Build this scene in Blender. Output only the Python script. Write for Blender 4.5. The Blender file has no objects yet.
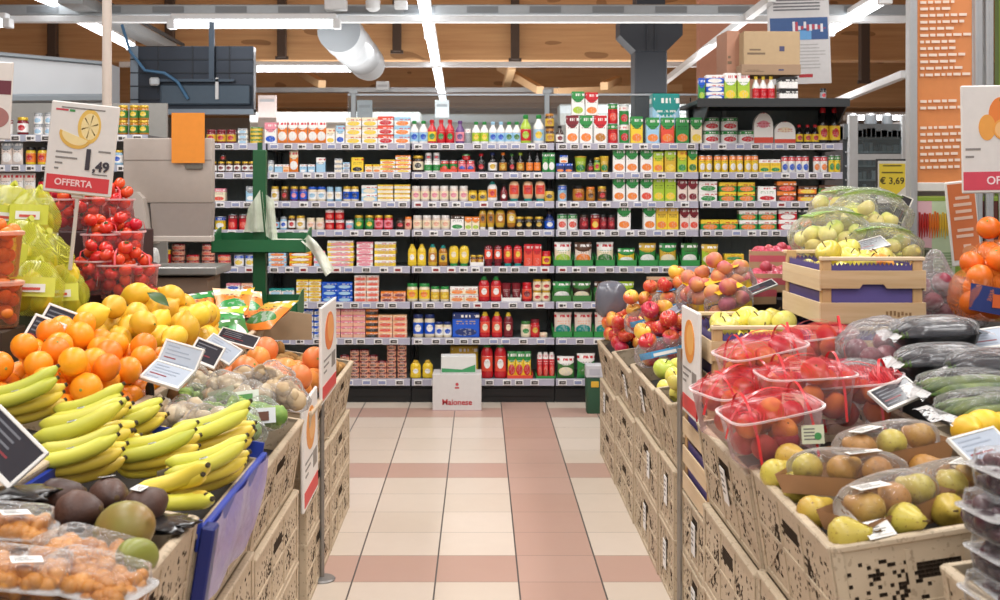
import bpy, bmesh, math, random
from math import pi, sin, cos, sqrt, radians
from mathutils import Vector, Matrix, Euler
R = random.Random(7)
F, HZ, VX, EYE = 1150.0, 190.0, 480.0, 1.45      # focal length and horizon of a 1000x600 picture, eye height in metres
scene = bpy.context.scene
col = scene.collection

def at(px, py, Y):
    """World point at depth Y seen at picture position px, py (used to survey the room)."""
    return Vector(((px - VX) * Y / F, Y, EYE - (py - HZ) * Y / F))

# ------------------------------------------------------------------ colours and materials
def lin(c):
    if isinstance(c, str):
        c = c.lstrip('#'); c = [int(c[i:i + 2], 16) for i in (0, 2, 4)]
    r = []
    for v in c[:3]:
        v = v / 255.0
        r.append(v / 12.92 if v <= .04045 else ((v + .055) / 1.055) ** 2.4)
    return (r[0], r[1], r[2], 1.0)

PAL = dict(W='f2f1ee', R='c9202c', G='2f8f45', Y='f0cf3a', O='ee8533', B='2c6fc4', N='23356f', K='1d1c1e', C='efe2c4', P='e98fa0',
           V='6b4a86', T='1f8f8a', S='9fcbe6', M='7d1f2b', D='5b3a26', L='a9c83a', A='b87a2a', X='9aa0a6', Z='efb699', E='d8b23c', F='3f7d3c', H='e8d9cf', J='3b2a22', Q='f6c79a', I='e2503a', U='1857c9')
def pc(k): return lin(PAL[k])

class NT:
    def __init__(s, name):
        s.m = bpy.data.materials.new(name); s.m.use_nodes = True
        s.t = s.m.node_tree; s.t.nodes.clear()
        s.out = s.t.nodes.new('ShaderNodeOutputMaterial')
    def n(s, typ, **kw):
        nd = s.t.nodes.new(typ)
        for k, v in kw.items(): setattr(nd, k, v)
        return nd
    def put(s, sock, val):
        if isinstance(val, bpy.types.NodeSocket): s.t.links.new(val, sock)
        else:
            try: sock.default_value = val
            except TypeError: sock.default_value = (val, val, val)
    def math(s, op, a, b=0.0, c=None):
        nd = s.n('ShaderNodeMath', operation=op); s.put(nd.inputs[0], a); s.put(nd.inputs[1], b)
        if c is not None: s.put(nd.inputs[2], c)
        return nd.outputs[0]
    def mix(s, f, a, b):
        nd = s.n('ShaderNodeMix', data_type='RGBA'); s.put(nd.inputs[0], f); s.put(nd.inputs[6], a); s.put(nd.inputs[7], b)
        return nd.outputs[2]
    def noise(s, vec, scale, detail=2.0, rough=.5):
        nd = s.n('ShaderNodeTexNoise'); nd.inputs['Scale'].default_value = scale; nd.inputs['Detail'].default_value = detail
        nd.inputs['Roughness'].default_value = rough
        if vec is not None: s.put(nd.inputs['Vector'], vec)
        return nd.outputs['Fac']
    def ramp(s, f, p0, p1):
        nd = s.n('ShaderNodeMapRange'); nd.inputs[1].default_value = p0; nd.inputs[2].default_value = p1; s.put(nd.inputs[0], f)
        return nd.outputs[0]
    def coord(s, which='Object'): return s.n('ShaderNodeTexCoord').outputs[which]
    def sep(s, v):
        nd = s.n('ShaderNodeSeparateXYZ'); s.put(nd.inputs[0], v); return nd.outputs
    def mapping(s, v, sc):
        nd = s.n('ShaderNodeMapping'); s.put(nd.inputs[0], v); nd.inputs['Scale'].default_value = sc; return nd.outputs[0]
    def bump(s, h, strength, dist=.002):
        nd = s.n('ShaderNodeBump'); nd.inputs['Strength'].default_value = strength; nd.inputs['Distance'].default_value = dist
        s.put(nd.inputs['Height'], h); return nd.outputs[0]
    def bsdf(s, color, rough=.5, metal=0.0, spec=.5, normal=None, emit=None, es=0.0, coat=0.0, sss=0.0):
        nd = s.n('ShaderNodeBsdfPrincipled'); s.put(nd.inputs['Base Color'], color); s.put(nd.inputs['Roughness'], rough)
        nd.inputs['Metallic'].default_value = metal; nd.inputs['Specular IOR Level'].default_value = spec
        nd.inputs['Coat Weight'].default_value = coat
        if normal is not None: s.put(nd.inputs['Normal'], normal)
        if emit is not None: nd.inputs['Emission Color'].default_value = emit; nd.inputs['Emission Strength'].default_value = es
        return nd.outputs[0]
    def done(s, sh): s.t.links.new(sh, s.out.inputs[0]); return s.m
    def random(s): return s.n('ShaderNodeObjectInfo').outputs['Random']

_mc = {}
def cached(fn):
    def w(*a, **k):
        key = (fn.__name__, a, tuple(sorted(k.items())))
        if key not in _mc: _mc[key] = fn(*a, **k)
        return _mc[key]
    return w

@cached
def plain(c, rough=.5, metal=0.0, spec=.5, var=.12, scale=30.0, emit=0.0, coat=0.0):
    t = NT('plain_' + str(c)); base = lin(c)
    nz = t.noise(t.coord(), scale)
    dk = tuple(x * (1 - var) for x in base[:3]) + (1,)
    return t.done(t.bsdf(t.mix(nz, base, dk), rough, metal, spec, emit=base if emit else None, es=emit, coat=coat))

@cached
def pack(base, band, blob, text='K', bv=.74, gloss=.35, ex=.36, ez=.2, cz=.3, arch=.0):
    """Printed packaging: a colour field, a top band, an oval picture and lines of print."""
    t = NT('printed_pack')
    o = t.sep(t.coord('Generated')); u, v = o[0], o[2]
    vec = t.coord('Generated')
    uu = t.math('MULTIPLY', t.math('SUBTRACT', u, .5), 2.0); edge = t.math('SUBTRACT', bv, t.math('MULTIPLY', t.math('SUBTRACT', 1.0, t.math('MULTIPLY', uu, uu)), arch)) if arch else bv
    c = t.mix(t.math('GREATER_THAN', v, edge), pc(base), pc(band))
    du = t.math('DIVIDE', t.math('SUBTRACT', u, .5), ex); dv = t.math('DIVIDE', t.math('SUBTRACT', v, cz), ez)
    ell = t.math('LESS_THAN', t.math('ADD', t.math('MULTIPLY', du, du), t.math('MULTIPLY', dv, dv)), 1.0)
    nz = t.noise(t.mapping(vec, (7, 7, 7)), 1.0, 2.0)
    spot = t.math('GREATER_THAN', nz, .56)
    pic = t.mix(spot, pc(blob), tuple(min(1, x * .6 + .25) for x in pc(blob)[:3]) + (1,))
    c = t.mix(ell, c, pic)
    ln = t.math('GREATER_THAN', t.math('SINE', t.math('MULTIPLY', v, 70.0)), 0.1)
    wd = t.math('GREATER_THAN', t.noise(t.mapping(vec, (14, 3, 11)), 1.0, 0.0), .47)
    zone = t.math('MULTIPLY', t.math('GREATER_THAN', v, .53), t.math('LESS_THAN', v, .7))
    zone = t.math('MULTIPLY', zone, t.math('MULTIPLY', t.math('GREATER_THAN', u, .14), t.math('LESS_THAN', u, .86)))
    c = t.mix(t.math('MULTIPLY', t.math('MULTIPLY', ln, wd), t.math('MULTIPLY', zone, .75)), c, pc(text))
    lg = t.math('MULTIPLY', t.math('GREATER_THAN', v, bv + .07), t.math('LESS_THAN', v, bv + .17))
    lg = t.math('MULTIPLY', lg, t.math('GREATER_THAN', t.noise(t.mapping(vec, (9, 3, 2)), 1.0, 0.0), .5))
    c = t.mix(lg, c, pc('W') if band not in 'WCYHS' else pc('R'))
    return t.done(t.bsdf(c, gloss, 0, .5))

@cached
def film(tint='ffffff', dens=.06, gloss=.12, wr=1.0, scale=18.0):
    """Thin clear plastic: lets light through, mirrors at grazing angles and along its creases."""
    t = NT('clear_film')
    co = t.coord()
    nz = t.noise(co, scale, 3.0, .6)
    bp = t.bump(nz, .9 * wr, .02)
    fr = t.n('ShaderNodeLayerWeight'); fr.inputs[0].default_value = .22; t.put(fr.inputs['Normal'], bp)
    tr = t.n('ShaderNodeBsdfTransparent'); tr.inputs[0].default_value = lin(tint)
    gl = t.bsdf(tuple(x * (.72 if dens < .3 else 1) for x in lin(tint)[:3]) + (1,), gloss, 0, .9, normal=bp)
    mx = t.n('ShaderNodeMixShader'); t.put(mx.inputs[0], t.math('MINIMUM', t.math('ADD', fr.outputs['Fresnel'], dens), .85))
    t.put(mx.inputs[1], tr.outputs[0]); t.put(mx.inputs[2], gl)
    return t.done(mx.outputs[0])

@cached
def net(c, scale=90.0, thr=.55, dens=.15):
    t = NT('mesh_net'); o = t.sep(t.coord())
    a = t.math('SINE', t.math('MULTIPLY', t.math('ADD', o[0], o[2]), scale * 3)); b = t.math('SINE', t.math('MULTIPLY', t.math('SUBTRACT', t.math('ADD', o[0], o[1]), o[2]), scale * 3))
    f = t.math('GREATER_THAN', t.math('MAXIMUM', a, b), thr)
    f = t.math('MAXIMUM', f, dens)
    tr = t.n('ShaderNodeBsdfTransparent')
    d = t.bsdf(lin(c), .3, 0, .6)
    mx = t.n('ShaderNodeMixShader'); t.put(mx.inputs[0], f); t.put(mx.inputs[1], tr.outputs[0]); t.put(mx.inputs[2], d)
    return t.done(mx.outputs[0])

@cached
def fruit(c1, c2, scale=9.0, rough=.35, bump=0.0, bscale=300.0, stretch=1.0, lo=.35, hi=.65, spec=.5, hue=0.0, freck=None):
    t = NT('fruit_skin'); co = t.coord()
    off = t.n('ShaderNodeVectorMath', operation='ADD'); t.put(off.inputs[0], t.mapping(co, (1, 1, stretch)))
    rn = t.random(); cmb = t.n('ShaderNodeCombineXYZ')
    for i in range(3): t.put(cmb.inputs[i], t.math('MULTIPLY', rn, 7.0 + i))
    t.put(off.inputs[1], cmb.outputs[0])
    nz = t.ramp(t.noise(off.outputs[0], scale, 3.0), lo, hi)
    c = t.mix(nz, lin(c1), lin(c2))
    if freck: c = t.mix(t.math('GREATER_THAN', t.noise(co, 160.0, 1.0), .68), c, lin(freck))
    hs = t.n('ShaderNodeHueSaturation'); t.put(hs.inputs['Color'], c)
    t.put(hs.inputs['Value'], t.math('ADD', t.math('MULTIPLY', rn, .22), .88)); t.put(hs.inputs['Hue'], t.math('ADD', t.math('MULTIPLY', rn, hue), .5 - hue / 2))
    nrm = t.bump(t.noise(co, bscale, 1.0), bump, .001) if bump else None
    return t.done(t.bsdf(hs.outputs[0], rough, 0, spec, normal=nrm))

# ------------------------------------------------------------------ mesh building
class MB:
    def __init__(s): s.v = []; s.f = []; s.m = []
    def add(s, vs, fs, mi=0, mtx=None):
        b = len(s.v)
        for v in vs: s.v.append(tuple(mtx @ Vector(v)) if mtx is not None else tuple(v))
        for f in fs: s.f.append(tuple(b + i for i in f)); s.m.append(mi)
        return s
    def box(s, x0, y0, z0, x1, y1, z1, mi=0, c=0.0, seg=1, mtx=None):
        if c <= 0:
            vs = [(x0, y0, z0), (x1, y0, z0), (x1, y1, z0), (x0, y1, z0), (x0, y0, z1), (x1, y0, z1), (x1, y1, z1), (x0, y1, z1)]
            return s.add(vs, [(0, 3, 2, 1), (4, 5, 6, 7), (0, 1, 5, 4), (1, 2, 6, 5), (2, 3, 7, 6), (3, 0, 4, 7)], mi, mtx)
        bm = bmesh.new(); bmesh.ops.create_cube(bm, size=1.0)
        for v in bm.verts:
            v.co = Vector(((x0 + x1) / 2 + v.co.x * (x1 - x0), (y0 + y1) / 2 + v.co.y * (y1 - y0), (z0 + z1) / 2 + v.co.z * (z1 - z0)))
        bmesh.ops.bevel(bm, geom=bm.edges[:], offset=c, segments=seg, affect='EDGES', profile=.5)
        bm.verts.index_update()
        s.add([v.co.copy() for v in bm.verts], [[v.index for v in f.verts] for f in bm.faces], mi, mtx); bm.free(); return s
    def lathe(s, prof, n=20, sx=1.0, sy=1.0, mi=0, cx=0.0, cy=0.0, cap=True, mtx=None, power=None):
        vs = []; fs = []
        for (r, z) in prof:
            for k in range(n):
                a = 2 * pi * k / n; ca, sa = cos(a), sin(a)
                if power:
                    ca = math.copysign(abs(ca) ** power, ca); sa = math.copysign(abs(sa) ** power, sa)
                vs.append((cx + r * sx * ca, cy + r * sy * sa, z))
        for i in range(len(prof) - 1):
            for k in range(n):
                k2 = (k + 1) % n; fs.append((i * n + k, i * n + k2, (i + 1) * n + k2, (i + 1) * n + k))
        if cap:
            fs.append(tuple(range(n - 1, -1, -1))); b = (len(prof) - 1) * n; fs.append(tuple(b + k for k in range(n)))
        return s.add(vs, fs, mi, mtx)
    def tube(s, pts, rad, n=8, mi=0, cap=True, flat=1.0):
        pts = [Vector(p) for p in pts]; vs = []; fs = []; up = None
        for i, p in enumerate(pts):
            d = (pts[min(i + 1, len(pts) - 1)] - pts[max(i - 1, 0)]).normalized()
            if up is None: up = Vector((0, 0, 1)) if abs(d.z) < .9 else Vector((1, 0, 0))
            side = d.cross(up).normalized(); up = side.cross(d).normalized()
            r = rad[i] if isinstance(rad, (list, tuple)) else rad
            for k in range(n):
                a = 2 * pi * k / n + pi / n; vs.append(p + side * (r * cos(a)) + up * (r * flat * sin(a)))
        for i in range(len(pts) - 1):
            for k in range(n):
                k2 = (k + 1) % n; fs.append((i * n + k, i * n + k2, (i + 1) * n + k2, (i + 1) * n + k))
        if cap:
            fs.append(tuple(range(n - 1, -1, -1))); b = (len(pts) - 1) * n; fs.append(tuple(b + k for k in range(n)))
        return s.add(vs, fs, mi)
    def grid(s, fn, nu, nv, mi=0, flip=False):
        vs = [fn(i / nu, j / nv) for j in range(nv + 1) for i in range(nu + 1)]; fs = []
        for j in range(nv):
            for i in range(nu):
                a = j * (nu + 1) + i; q = (a, a + 1, a + nu + 2, a + nu + 1); fs.append(q[::-1] if flip else q)
        return s.add(vs, fs, mi)
    def prism(s, poly, y0, y1, mi=0, mtx=None):
        """poly: list of (x, z), counter-clockwise seen from -y."""
        n = len(poly)
        vs = [(x, y0, z) for x, z in poly] + [(x, y1, z) for x, z in poly]
        fs = [tuple(range(n)), tuple(range(2 * n - 1, n - 1, -1))] + [(i, n + i, n + (i + 1) % n, (i + 1) % n) for i in range(n)]
        return s.add(vs, fs, mi, mtx)
    def mesh(s, name, mats, smooth=35):
        me = bpy.data.meshes.new(name); me.from_pydata(s.v, [], s.f)
        if not isinstance(mats, (list, tuple)): mats = [mats]
        for m in mats: me.materials.append(m)
        me.polygons.foreach_set('material_index', s.m)
        if smooth:
            me.polygons.foreach_set('use_smooth', [True] * len(s.f))
            me.update()
            if smooth < 180: me.set_sharp_from_angle(angle=radians(smooth))
        me.update(); return me

def link(name, me, parent=None, loc=(0, 0, 0), rot=(0, 0, 0), scale=None):
    o = bpy.data.objects.new(name, me); col.objects.link(o); o.location = loc; o.rotation_euler = rot
    if scale is not None: o.scale = scale if hasattr(scale, '__len__') else (scale,) * 3
    if parent is not None: o.parent = parent
    return o
def tag(o, label=None, cat=None, group=None, kind=None):
    if label: o['label'] = label
    if cat: o['category'] = cat
    if group: o['group'] = group
    if kind: o['kind'] = kind
    return o
def thing(name, label, cat, loc=(0, 0, 0), rot=(0, 0, 0), group=None):
    return tag(link(name, None, None, loc, rot), label, cat, group)
def struct(name, me): return tag(link(name, me), kind='structure')
def copy_tree(o, parent=None):
    c = o.copy(); col.objects.link(c)
    if parent is not None: c.parent = parent
    for k in o.children: copy_tree(k, c)
    return c
_protos = {}
def spawn(key, builder, loc, rot=(0, 0, 0), scale=None):
    """First use builds the thing, each later use copies it with all its parts."""
    if key not in _protos: o = _protos[key] = builder()
    else: o = copy_tree(_protos[key])
    o.location = loc; o.rotation_euler = rot
    if scale is not None: o.scale = scale if hasattr(scale, '__len__') else (scale,) * 3
    return o

_text_curve = None
def text_mesh(s, size, bold=0.0):
    cu = bpy.data.curves.new('lettering', 'FONT'); cu.body = s; cu.size = size; cu.align_x = 'CENTER'; cu.align_y = 'CENTER'; cu.extrude = .0006; cu.offset = bold; cu.resolution_u = 3
    ob = bpy.data.objects.new('lettering', cu); col.objects.link(ob)
    bpy.context.view_layer.update()
    me = bpy.data.meshes.new_from_object(ob.evaluated_get(bpy.context.evaluated_depsgraph_get()))
    bpy.data.objects.remove(ob); bpy.data.curves.remove(cu); return me
def text(s, size, m, parent, loc, rot=(pi / 2, 0, 0), bold=0.0, name='lettering', sx=1.0):
    me = text_mesh(s, size, bold); me.materials.clear(); me.materials.append(m)
    return link(name, me, parent, loc, rot, (sx, 1, 1))

# ------------------------------------------------------------------ labels that tell look-alikes apart
ORD = ['zeroth', 'first', 'second', 'third', 'fourth', 'fifth', 'sixth', 'seventh', 'eighth', 'ninth', 'tenth', 'eleventh', 'twelfth', 'thirteenth', 'fourteenth', 'fifteenth', 'sixteenth', 'seventeenth', 'eighteenth', 'nineteenth', 'twentieth']
NUM = ['zero', 'one', 'two', 'three', 'four', 'five', 'six', 'seven', 'eight', 'nine', 'ten', 'eleven', 'twelve', 'thirteen', 'fourteen', 'fifteen', 'sixteen', 'seventeen', 'eighteen', 'nineteen', 'twenty']
_runs, _piles = {}, {}
def run(o, desc, where, cat, group): _runs.setdefault((desc, where), []).append(o); tag(o, None, cat, group)
def heap(o, desc, where, cat, group): _piles.setdefault((desc, where), []).append(o); tag(o, None, cat, group)
def seen(o):
    p = o.matrix_world.translation; return (VX + F * p.x / p.y, HZ - F * (p.z - EYE) / p.y)
def order_words(i, n):
    if n == 2: return ('left', 'right')[i] + ' one of two'
    if i == 0: return 'leftmost of ' + NUM[n]
    if i == n - 1: return 'rightmost of ' + NUM[n]
    return ORD[i + 1] + ' of ' + NUM[n] + ' from left'
def finish_labels():
    bpy.context.view_layer.update()
    for (d, w), os_ in _runs.items():
        os_.sort(key=lambda o: seen(o)[0]); n = len(os_)
        for i, o in enumerate(os_):
            o['label'] = (d + ' ' + w) if n == 1 else (d + ', ' + order_words(i, n) + ', ' + w)
    for (d, w), os_ in _piles.items():
        os_.sort(key=lambda o: -seen(o)[1]); n = len(os_)
        k = max(1, round(sqrt(n / 1.6))); per = math.ceil(n / k)
        rows = [sorted(os_[i:i + per], key=lambda o: seen(o)[0]) for i in range(0, n, per)]
        for j, row in enumerate(rows):
            rw = 'front row' if j == 0 else ('back row' if j == len(rows) - 1 else ORD[j + 1] + ' row back')
            if len(rows) == 1: rw = ''
            for i, o in enumerate(row):
                s = d + ' ' + w
                if rw: s += ', ' + rw
                if len(row) > 1: s += ', ' + order_words(i, len(row))
                o['label'] = s
    for o in col.objects:
        if o.parent is None and 'label' in o.keys():
            k = len(o['label'].split())
            if k > 16 or k < 4: print('LABEL LENGTH', k, o['label'])
# ================================================================== the room
TILE = .2127 * EYE
def floor_mat():
    t = NT('floor_tiles'); o = t.sep(t.coord('Object'))
    x0 = (501 - VX) * 7.83 / F                                     # left joint of the pink column
    y0 = EYE * F / (582.0 - HZ)                                    # near joint of the pink row
    u = t.math('DIVIDE', t.math('SUBTRACT', o[0], x0), TILE); v = t.math('DIVIDE', t.math('SUBTRACT', o[1], y0), TILE)
    iu, iv = t.math('FLOOR', u), t.math('FLOOR', v)
    def modz(i, n): return t.math('LESS_THAN', t.math('ABSOLUTE', t.math('SUBTRACT', t.math('FLOORED_MODULO', i, float(n)), 0.0)), .5)
    pink = t.math('MAXIMUM', modz(iu, 5), modz(iv, 5))
    cmb = t.n('ShaderNodeCombineXYZ'); t.put(cmb.inputs[0], iu); t.put(cmb.inputs[1], iv)
    wn = t.n('ShaderNodeTexWhiteNoise'); t.put(wn.inputs[0], cmb.outputs[0]); tv = wn.outputs[0]
    cream = t.mix(tv, lin('d0c3b4'), lin('d9cdc0')); pk = t.mix(tv, lin('b59284'), lin('bd9c8f'))
    c = t.mix(pink, cream, pk)
    c = t.mix(t.math('MULTIPLY', t.noise(t.coord(), 14.0, 5.0, .65), .25), c, lin('b9a795'))
    fu, fv = t.math('FRACT', u), t.math('FRACT', v)
    def edge(f, w): return t.math('MAXIMUM', t.math('LESS_THAN', f, w), t.math('GREATER_THAN', f, 1 - w))
    c = t.mix(t.math('MAXIMUM', edge(fu, .010), t.math('MULTIPLY', edge(fv, .008), .55)), c, lin('54504d'))
    rough = t.math('ADD', .26, t.math('MULTIPLY', t.noise(t.coord(), 6.0, 3.0), .14))
    return t.done(t.bsdf(c, rough, 0, .35))
m = MB(); m.box(-9, -4, -.1, 9, 24, 0); struct('floor', m.mesh('floor', floor_mat(), 0))

def wood_mat(c1, c2, sc=(1.2, 1, 26), name='timber'):
    t = NT(name); co = t.coord()
    g = t.noise(t.mapping(co, sc), 1.0, 4.0, .6)
    pl = t.math('FLOOR', t.math('MULTIPLY', t.sep(co)[2], 7.0))
    wn = t.n('ShaderNodeTexWhiteNoise', noise_dimensions='1D'); t.put(wn.inputs['W'], pl)
    c = t.mix(t.ramp(g, .3, .7), lin(c1), lin(c2)); c = t.mix(t.math('MULTIPLY', wn.outputs[0], .3), c, lin('7d4f28'))
    kn = t.math('GREATER_THAN', t.noise(t.mapping(co, (2.2, 1, 6)), 1.0, 0.0), .74)
    c = t.mix(t.math('MULTIPLY', kn, .5), c, lin('5a3417'))
    return t.done(t.bsdf(c, .55, 0, .3))
TIMBER = wood_mat('cfa678', 'bd9166'); TIMBER2 = wood_mat('d3ac80', 'c39a70', name='timber_light')
STEEL = plain('aeb3b8', .35, .6); WHITEMETAL = plain('dfe2e4', .4, 0, .5); GREYMETAL = plain('9ca2a6', .45, .3)
BLACK = plain('151618', .5); DARK = plain('26292c', .55)
TUBE = plain('fbfdff', .5, emit=7.0)

m = MB(); m.box(-9, -4, 4.5, 9, 24, 4.6)
struct('ceiling', m.mesh('ceiling', wood_mat('c59a6a', 'b4875a', (1, 20, 1)), 0))
m = MB(); m.box(-9, 23.9, 0, 9, 24, 2.95, 0); m.box(-9, 23.9, 2.95, 9, 24, 4.5, 1)
struct('wall_back', m.mesh('wall_back', [plain('c3bfb9', .6), TIMBER], 0))
m = MB(); m.box(-9.1, -4, 0, -9, 24, 2.6, 0); m.box(-9.1, -4, 2.6, -9, 24, 4.5, 1)
struct('wall_left', m.mesh('wall_left', [plain('d6d4cf', .6), TIMBER], 0))
m = MB(); m.box(9, -4, 0, 9.1, 24, 2.6, 0); m.box(9, -4, 2.6, 9.1, 24, 4.5, 1)
struct('wall_right', m.mesh('wall_right', [plain('d6d4cf', .6), TIMBER], 0))
k = 1
for Y, z0, x0, x1, mt in ((13.6, 2.98, -9, 9, TIMBER), (18.5, 2.78, -9, 9, TIMBER2)):
    m = MB(); m.box(x0, Y, z0, x1, Y + .22, 4.5, c=.01); struct('trim_%d' % k, m.mesh('roof_beam', mt, 0)); k += 1
# dark steel shoes that carry the purlins
for px, py0, py1, Y in ((53, 20, 56, 13.5), (282, 29, 58, 13.5), (397, 20, 52, 13.5), (515, 32, 60, 13.5), (864, 40, 82, 13.0), (170, 26, 44, 13.5)):
    a, b = at(px, py0, Y), at(px, py1, Y); m = MB(); m.box(a.x - .05, Y - .06, b.z, a.x + .05, Y + .05, a.z + .4, c=.006); m.box(a.x - .075, Y - .03, b.z - .02, a.x + .075, Y, b.z + .02)
    struct('trim_%d' % k, m.mesh('purlin_shoe', plain('4a3b31', .6), 0)); k += 1
# pale timber braces between the beams
for p, q, Y in (((512, 66), (506, 86), 15), ((540, 90), (500, 67), 15), ((556, 92), (680, 88), 15), ((322, 84), (300, 72), 15), ((2, 30), (48, 50), 15), ((604, 86), (618, 80), 15)):
    m = MB(); m.tube([at(p[0], p[1], Y), at(q[0], q[1], Y + 1.2)], .07, 4); struct('trim_%d' % k, m.mesh('timber_brace', plain('d9b58a', .6), 0)); k += 1

# cable trays and rails hanging across the hall
def rail(name, label, px0, px1, py, Y, h, d, mt, lip=None):
    a, b = at(px0, py, Y), at(px1, py, Y); m = MB()
    m.box(a.x, Y - d / 2, a.z - h / 2, b.x, Y + d / 2, a.z + h / 2, c=min(h, d) * .08)
    if lip:
        for i in range(int((b.x - a.x) / .5)): m.box(a.x + i * .5 + .1, Y - d / 2 - .006, a.z - h * .3, a.x + i * .5 + .35, Y - d / 2 + .01, a.z + h * .3, 1)
    o = link(name, m.mesh(name, [mt, plain('7d8388', .5)], 35)); tag(o, label, 'cable tray', None); return o
rail('cable_tray', 'wide grey cable tray hanging across the hall under the timber roof', -40, 906, 12.5, 9.3, .085, .3, GREYMETAL, True)
rail('light_rail', 'long white rail under the grey cable tray, nearest of the ceiling rails', -40, 906, 19.5, 9.1, .05, .08, WHITEMETAL)
rail('light_rail', 'white rail crossing behind the silver duct, second of the ceiling rails', 120, 800, 64.5, 12.6, .055, .08, WHITEMETAL)
rail('light_rail', 'pale grey rail low above the top shelf, farthest of the ceiling rails', 230, 560, 90, 15.7, .07, .1, STEEL)
for p, q, Y0, Y1, lb in (((772, -2), (664, 82), 8.4, 12.6, 'slanting white rail running back beside the dark column capital'), ((905, 74), (830, 104), 8.8, 11.5, 'grey slanting rail right of the hanging poster above far racks')):
    m = MB(); m.tube([at(p[0], p[1], Y0), at(q[0], q[1], Y1)], .04, 4); tag(link('light_rail', m.mesh('light_rail', WHITEMETAL, 0)), lb, 'rail')
m = MB(); a, b = at(70, -2, 8.6), at(168, 48, 12.0)
m.tube([a, b], .13, 4, flat=.45); m.tube([a + Vector((.16, 0, .03)), b + Vector((.16, 0, .03))], .02, 4, 1)
tag(link('cable_tray', m.mesh('cable_tray', [GREYMETAL, DARK], 0)), 'grey cable tray slanting back from the top left above the tubes', 'cable tray')
# wires and boxes on the near tray
for px, w, h, lb in ((336, 22, 11, 'white junction box on the cable tray above the silver duct'), (401, 13, 8, 'small white box on the cable tray beside the tube light'), (373, 12, 9, 'white round smoke detector under the cable tray')):
    p = at(px, 5, 9.0); m = MB(); s = 9.0 / F
    if w == 12: m.lathe([(.03, -.05), (.055, -.03), (.06, .03), (.05, .04)], 20, cx=0)
    else: m.box(-w * s / 2, -.05, -h * s / 2, w * s / 2, .05, h * s / 2, c=.006); m.box(-w * s / 2 + .01, -.054, -h * s / 2 + .01, w * s / 2 - .01, -.05, h * s / 2 - .01)
    tag(link('smoke_detector' if w == 12 else 'junction_box', m.mesh('junction_box', WHITEMETAL), None, p), lb, 'smoke detector' if w == 12 else 'junction box')

# fluorescent tubes: housing, diffuser, end caps
def lamp(p, q, w, label):
    p, q = Vector(p), Vector(q); d = q - p; L = d.length
    t = thing('tube_light', label, 'ceiling light', (p + q) / 2, d.to_track_quat('X', 'Z').to_euler(), 'fluorescent tube lights')
    m = MB(); m.box(-L / 2, -w * .55, w * .25, L / 2, w * .55, w * .8, c=w * .08); link('housing', m.mesh('housing', WHITEMETAL), t)
    m = MB(); m.tube([(-L / 2 + .03, 0, 0), (L / 2 - .03, 0, 0)], w * .5, 12); link('diffuser', m.mesh('diffuser', TUBE), t)
    for s in (-1, 1):
        m = MB(); m.box(s * L / 2 - .03, -w * .56, -w * .55, s * L / 2 + .03, w * .56, w * .3, c=w * .06); link('end_cap', m.mesh('end_cap', WHITEMETAL), t)
    return t
lamp(at(172, 23, 9.0), at(337, 23, 9.0), .085, 'tube light along the nearest white rail left of the duct')
lamp(at(255, 68, 12.5), at(369, 68, 12.5), .085, 'tube light along the second rail, passing below the silver duct')
lamp(at(72, 15, 9.2), at(131, 46, 11.8), .085, 'slanting tube light at upper left beside the tall pole')
lamp(at(-8, 22, 9.0), at(8, 22, 9.0), .085, 'tube light cut by the left frame edge under the tray')
lamp(at(30, -8, 8.6), at(60, 4, 9.3), .085, 'short visible tube light at the very top left corner')
P0, P1 = at(421, -12, 8.2), at(443, 100, 16.5)
for i in range(4):
    a = P0.lerp(P1, i / 4 + .005); b = P0.lerp(P1, (i + 1) / 4 - .005)
    lamp(a, b, .09, ORD[i + 1] + ' tube from the near end in the long central light row')
lamp(at(885, -2, 8.2), at(829, 31, 10.0), .085, 'slanting tube light right of the hanging white poster')
lamp(at(846, 117, 17), at(908, 117, 17), .09, 'far tube light above the racks right of the shelf end')
lamp(at(880, 131, 14), at(908, 126, 13), .08, 'lower slanting tube light over the far right racks')

# silver duct running back over the aisle
ct = at(331, 22, 9.0); dx, dz = ct.x, ct.z; m = MB(); rr = .178
prof = [(rr, 9.5)]
for yy in (9.9, 10.5, 11.3): prof += [(rr, yy - .02), (rr * 1.03, yy - .01), (rr * 1.03, yy + .01), (rr, yy + .02)]
prof += [(rr, 11.9), (rr * .93, 12.1), (rr * .7, 12.3), (rr * .3, 12.4)]
m.lathe(prof, 32); duct = link('ventilation_duct', m.mesh('duct', plain('a3a7ab', .5, .35, var=.2, scale=3)), None, (dx, 0, dz), (-pi / 2, 0, 0))
tag(duct, 'round silver ventilation duct hanging below the timber roof', 'duct')

# dark column with a flared capital
c = at(649, 60, 10.2); s = 10.2 / F; m = MB()
m.box(-16 * s, -.12, 0, 16 * s, .16, at(0, 52, 10.2).z, c=.01)
zt = at(0, 22, 10.2).z; z1 = at(0, 37, 10.2).z; z2 = at(0, 53, 10.2).z
m.prism([(-15 * s, z2), (15 * s, z2), (31 * s, z1), (31 * s, zt), (-31 * s, zt), (-31 * s, z1)], -.14, .18)
m.box(-14 * s, -.12, zt, 14 * s, .16, 4.5)
for xx in (-5, 3): m.box(xx * s, -.155, z2, xx * s + .01, -.14, zt)
o = struct('column', m.mesh('column', plain('272a30', .55, .2), 0)); o.location = (c.x, 10.2, 0)
o['label'] = 'dark grey steel column with flared capital behind the shelving'; o['category'] = 'column'
# terracotta wall piece right of the column
m = MB(); a, b = at(700, 28, 12.0), at(742, 90, 12.0); m.box(a.x, 12, 0, b.x + .3, 12.2, a.z + .9); struct('wall_inner', m.mesh('wall_inner', plain('c08a72', .7), 0))

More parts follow.
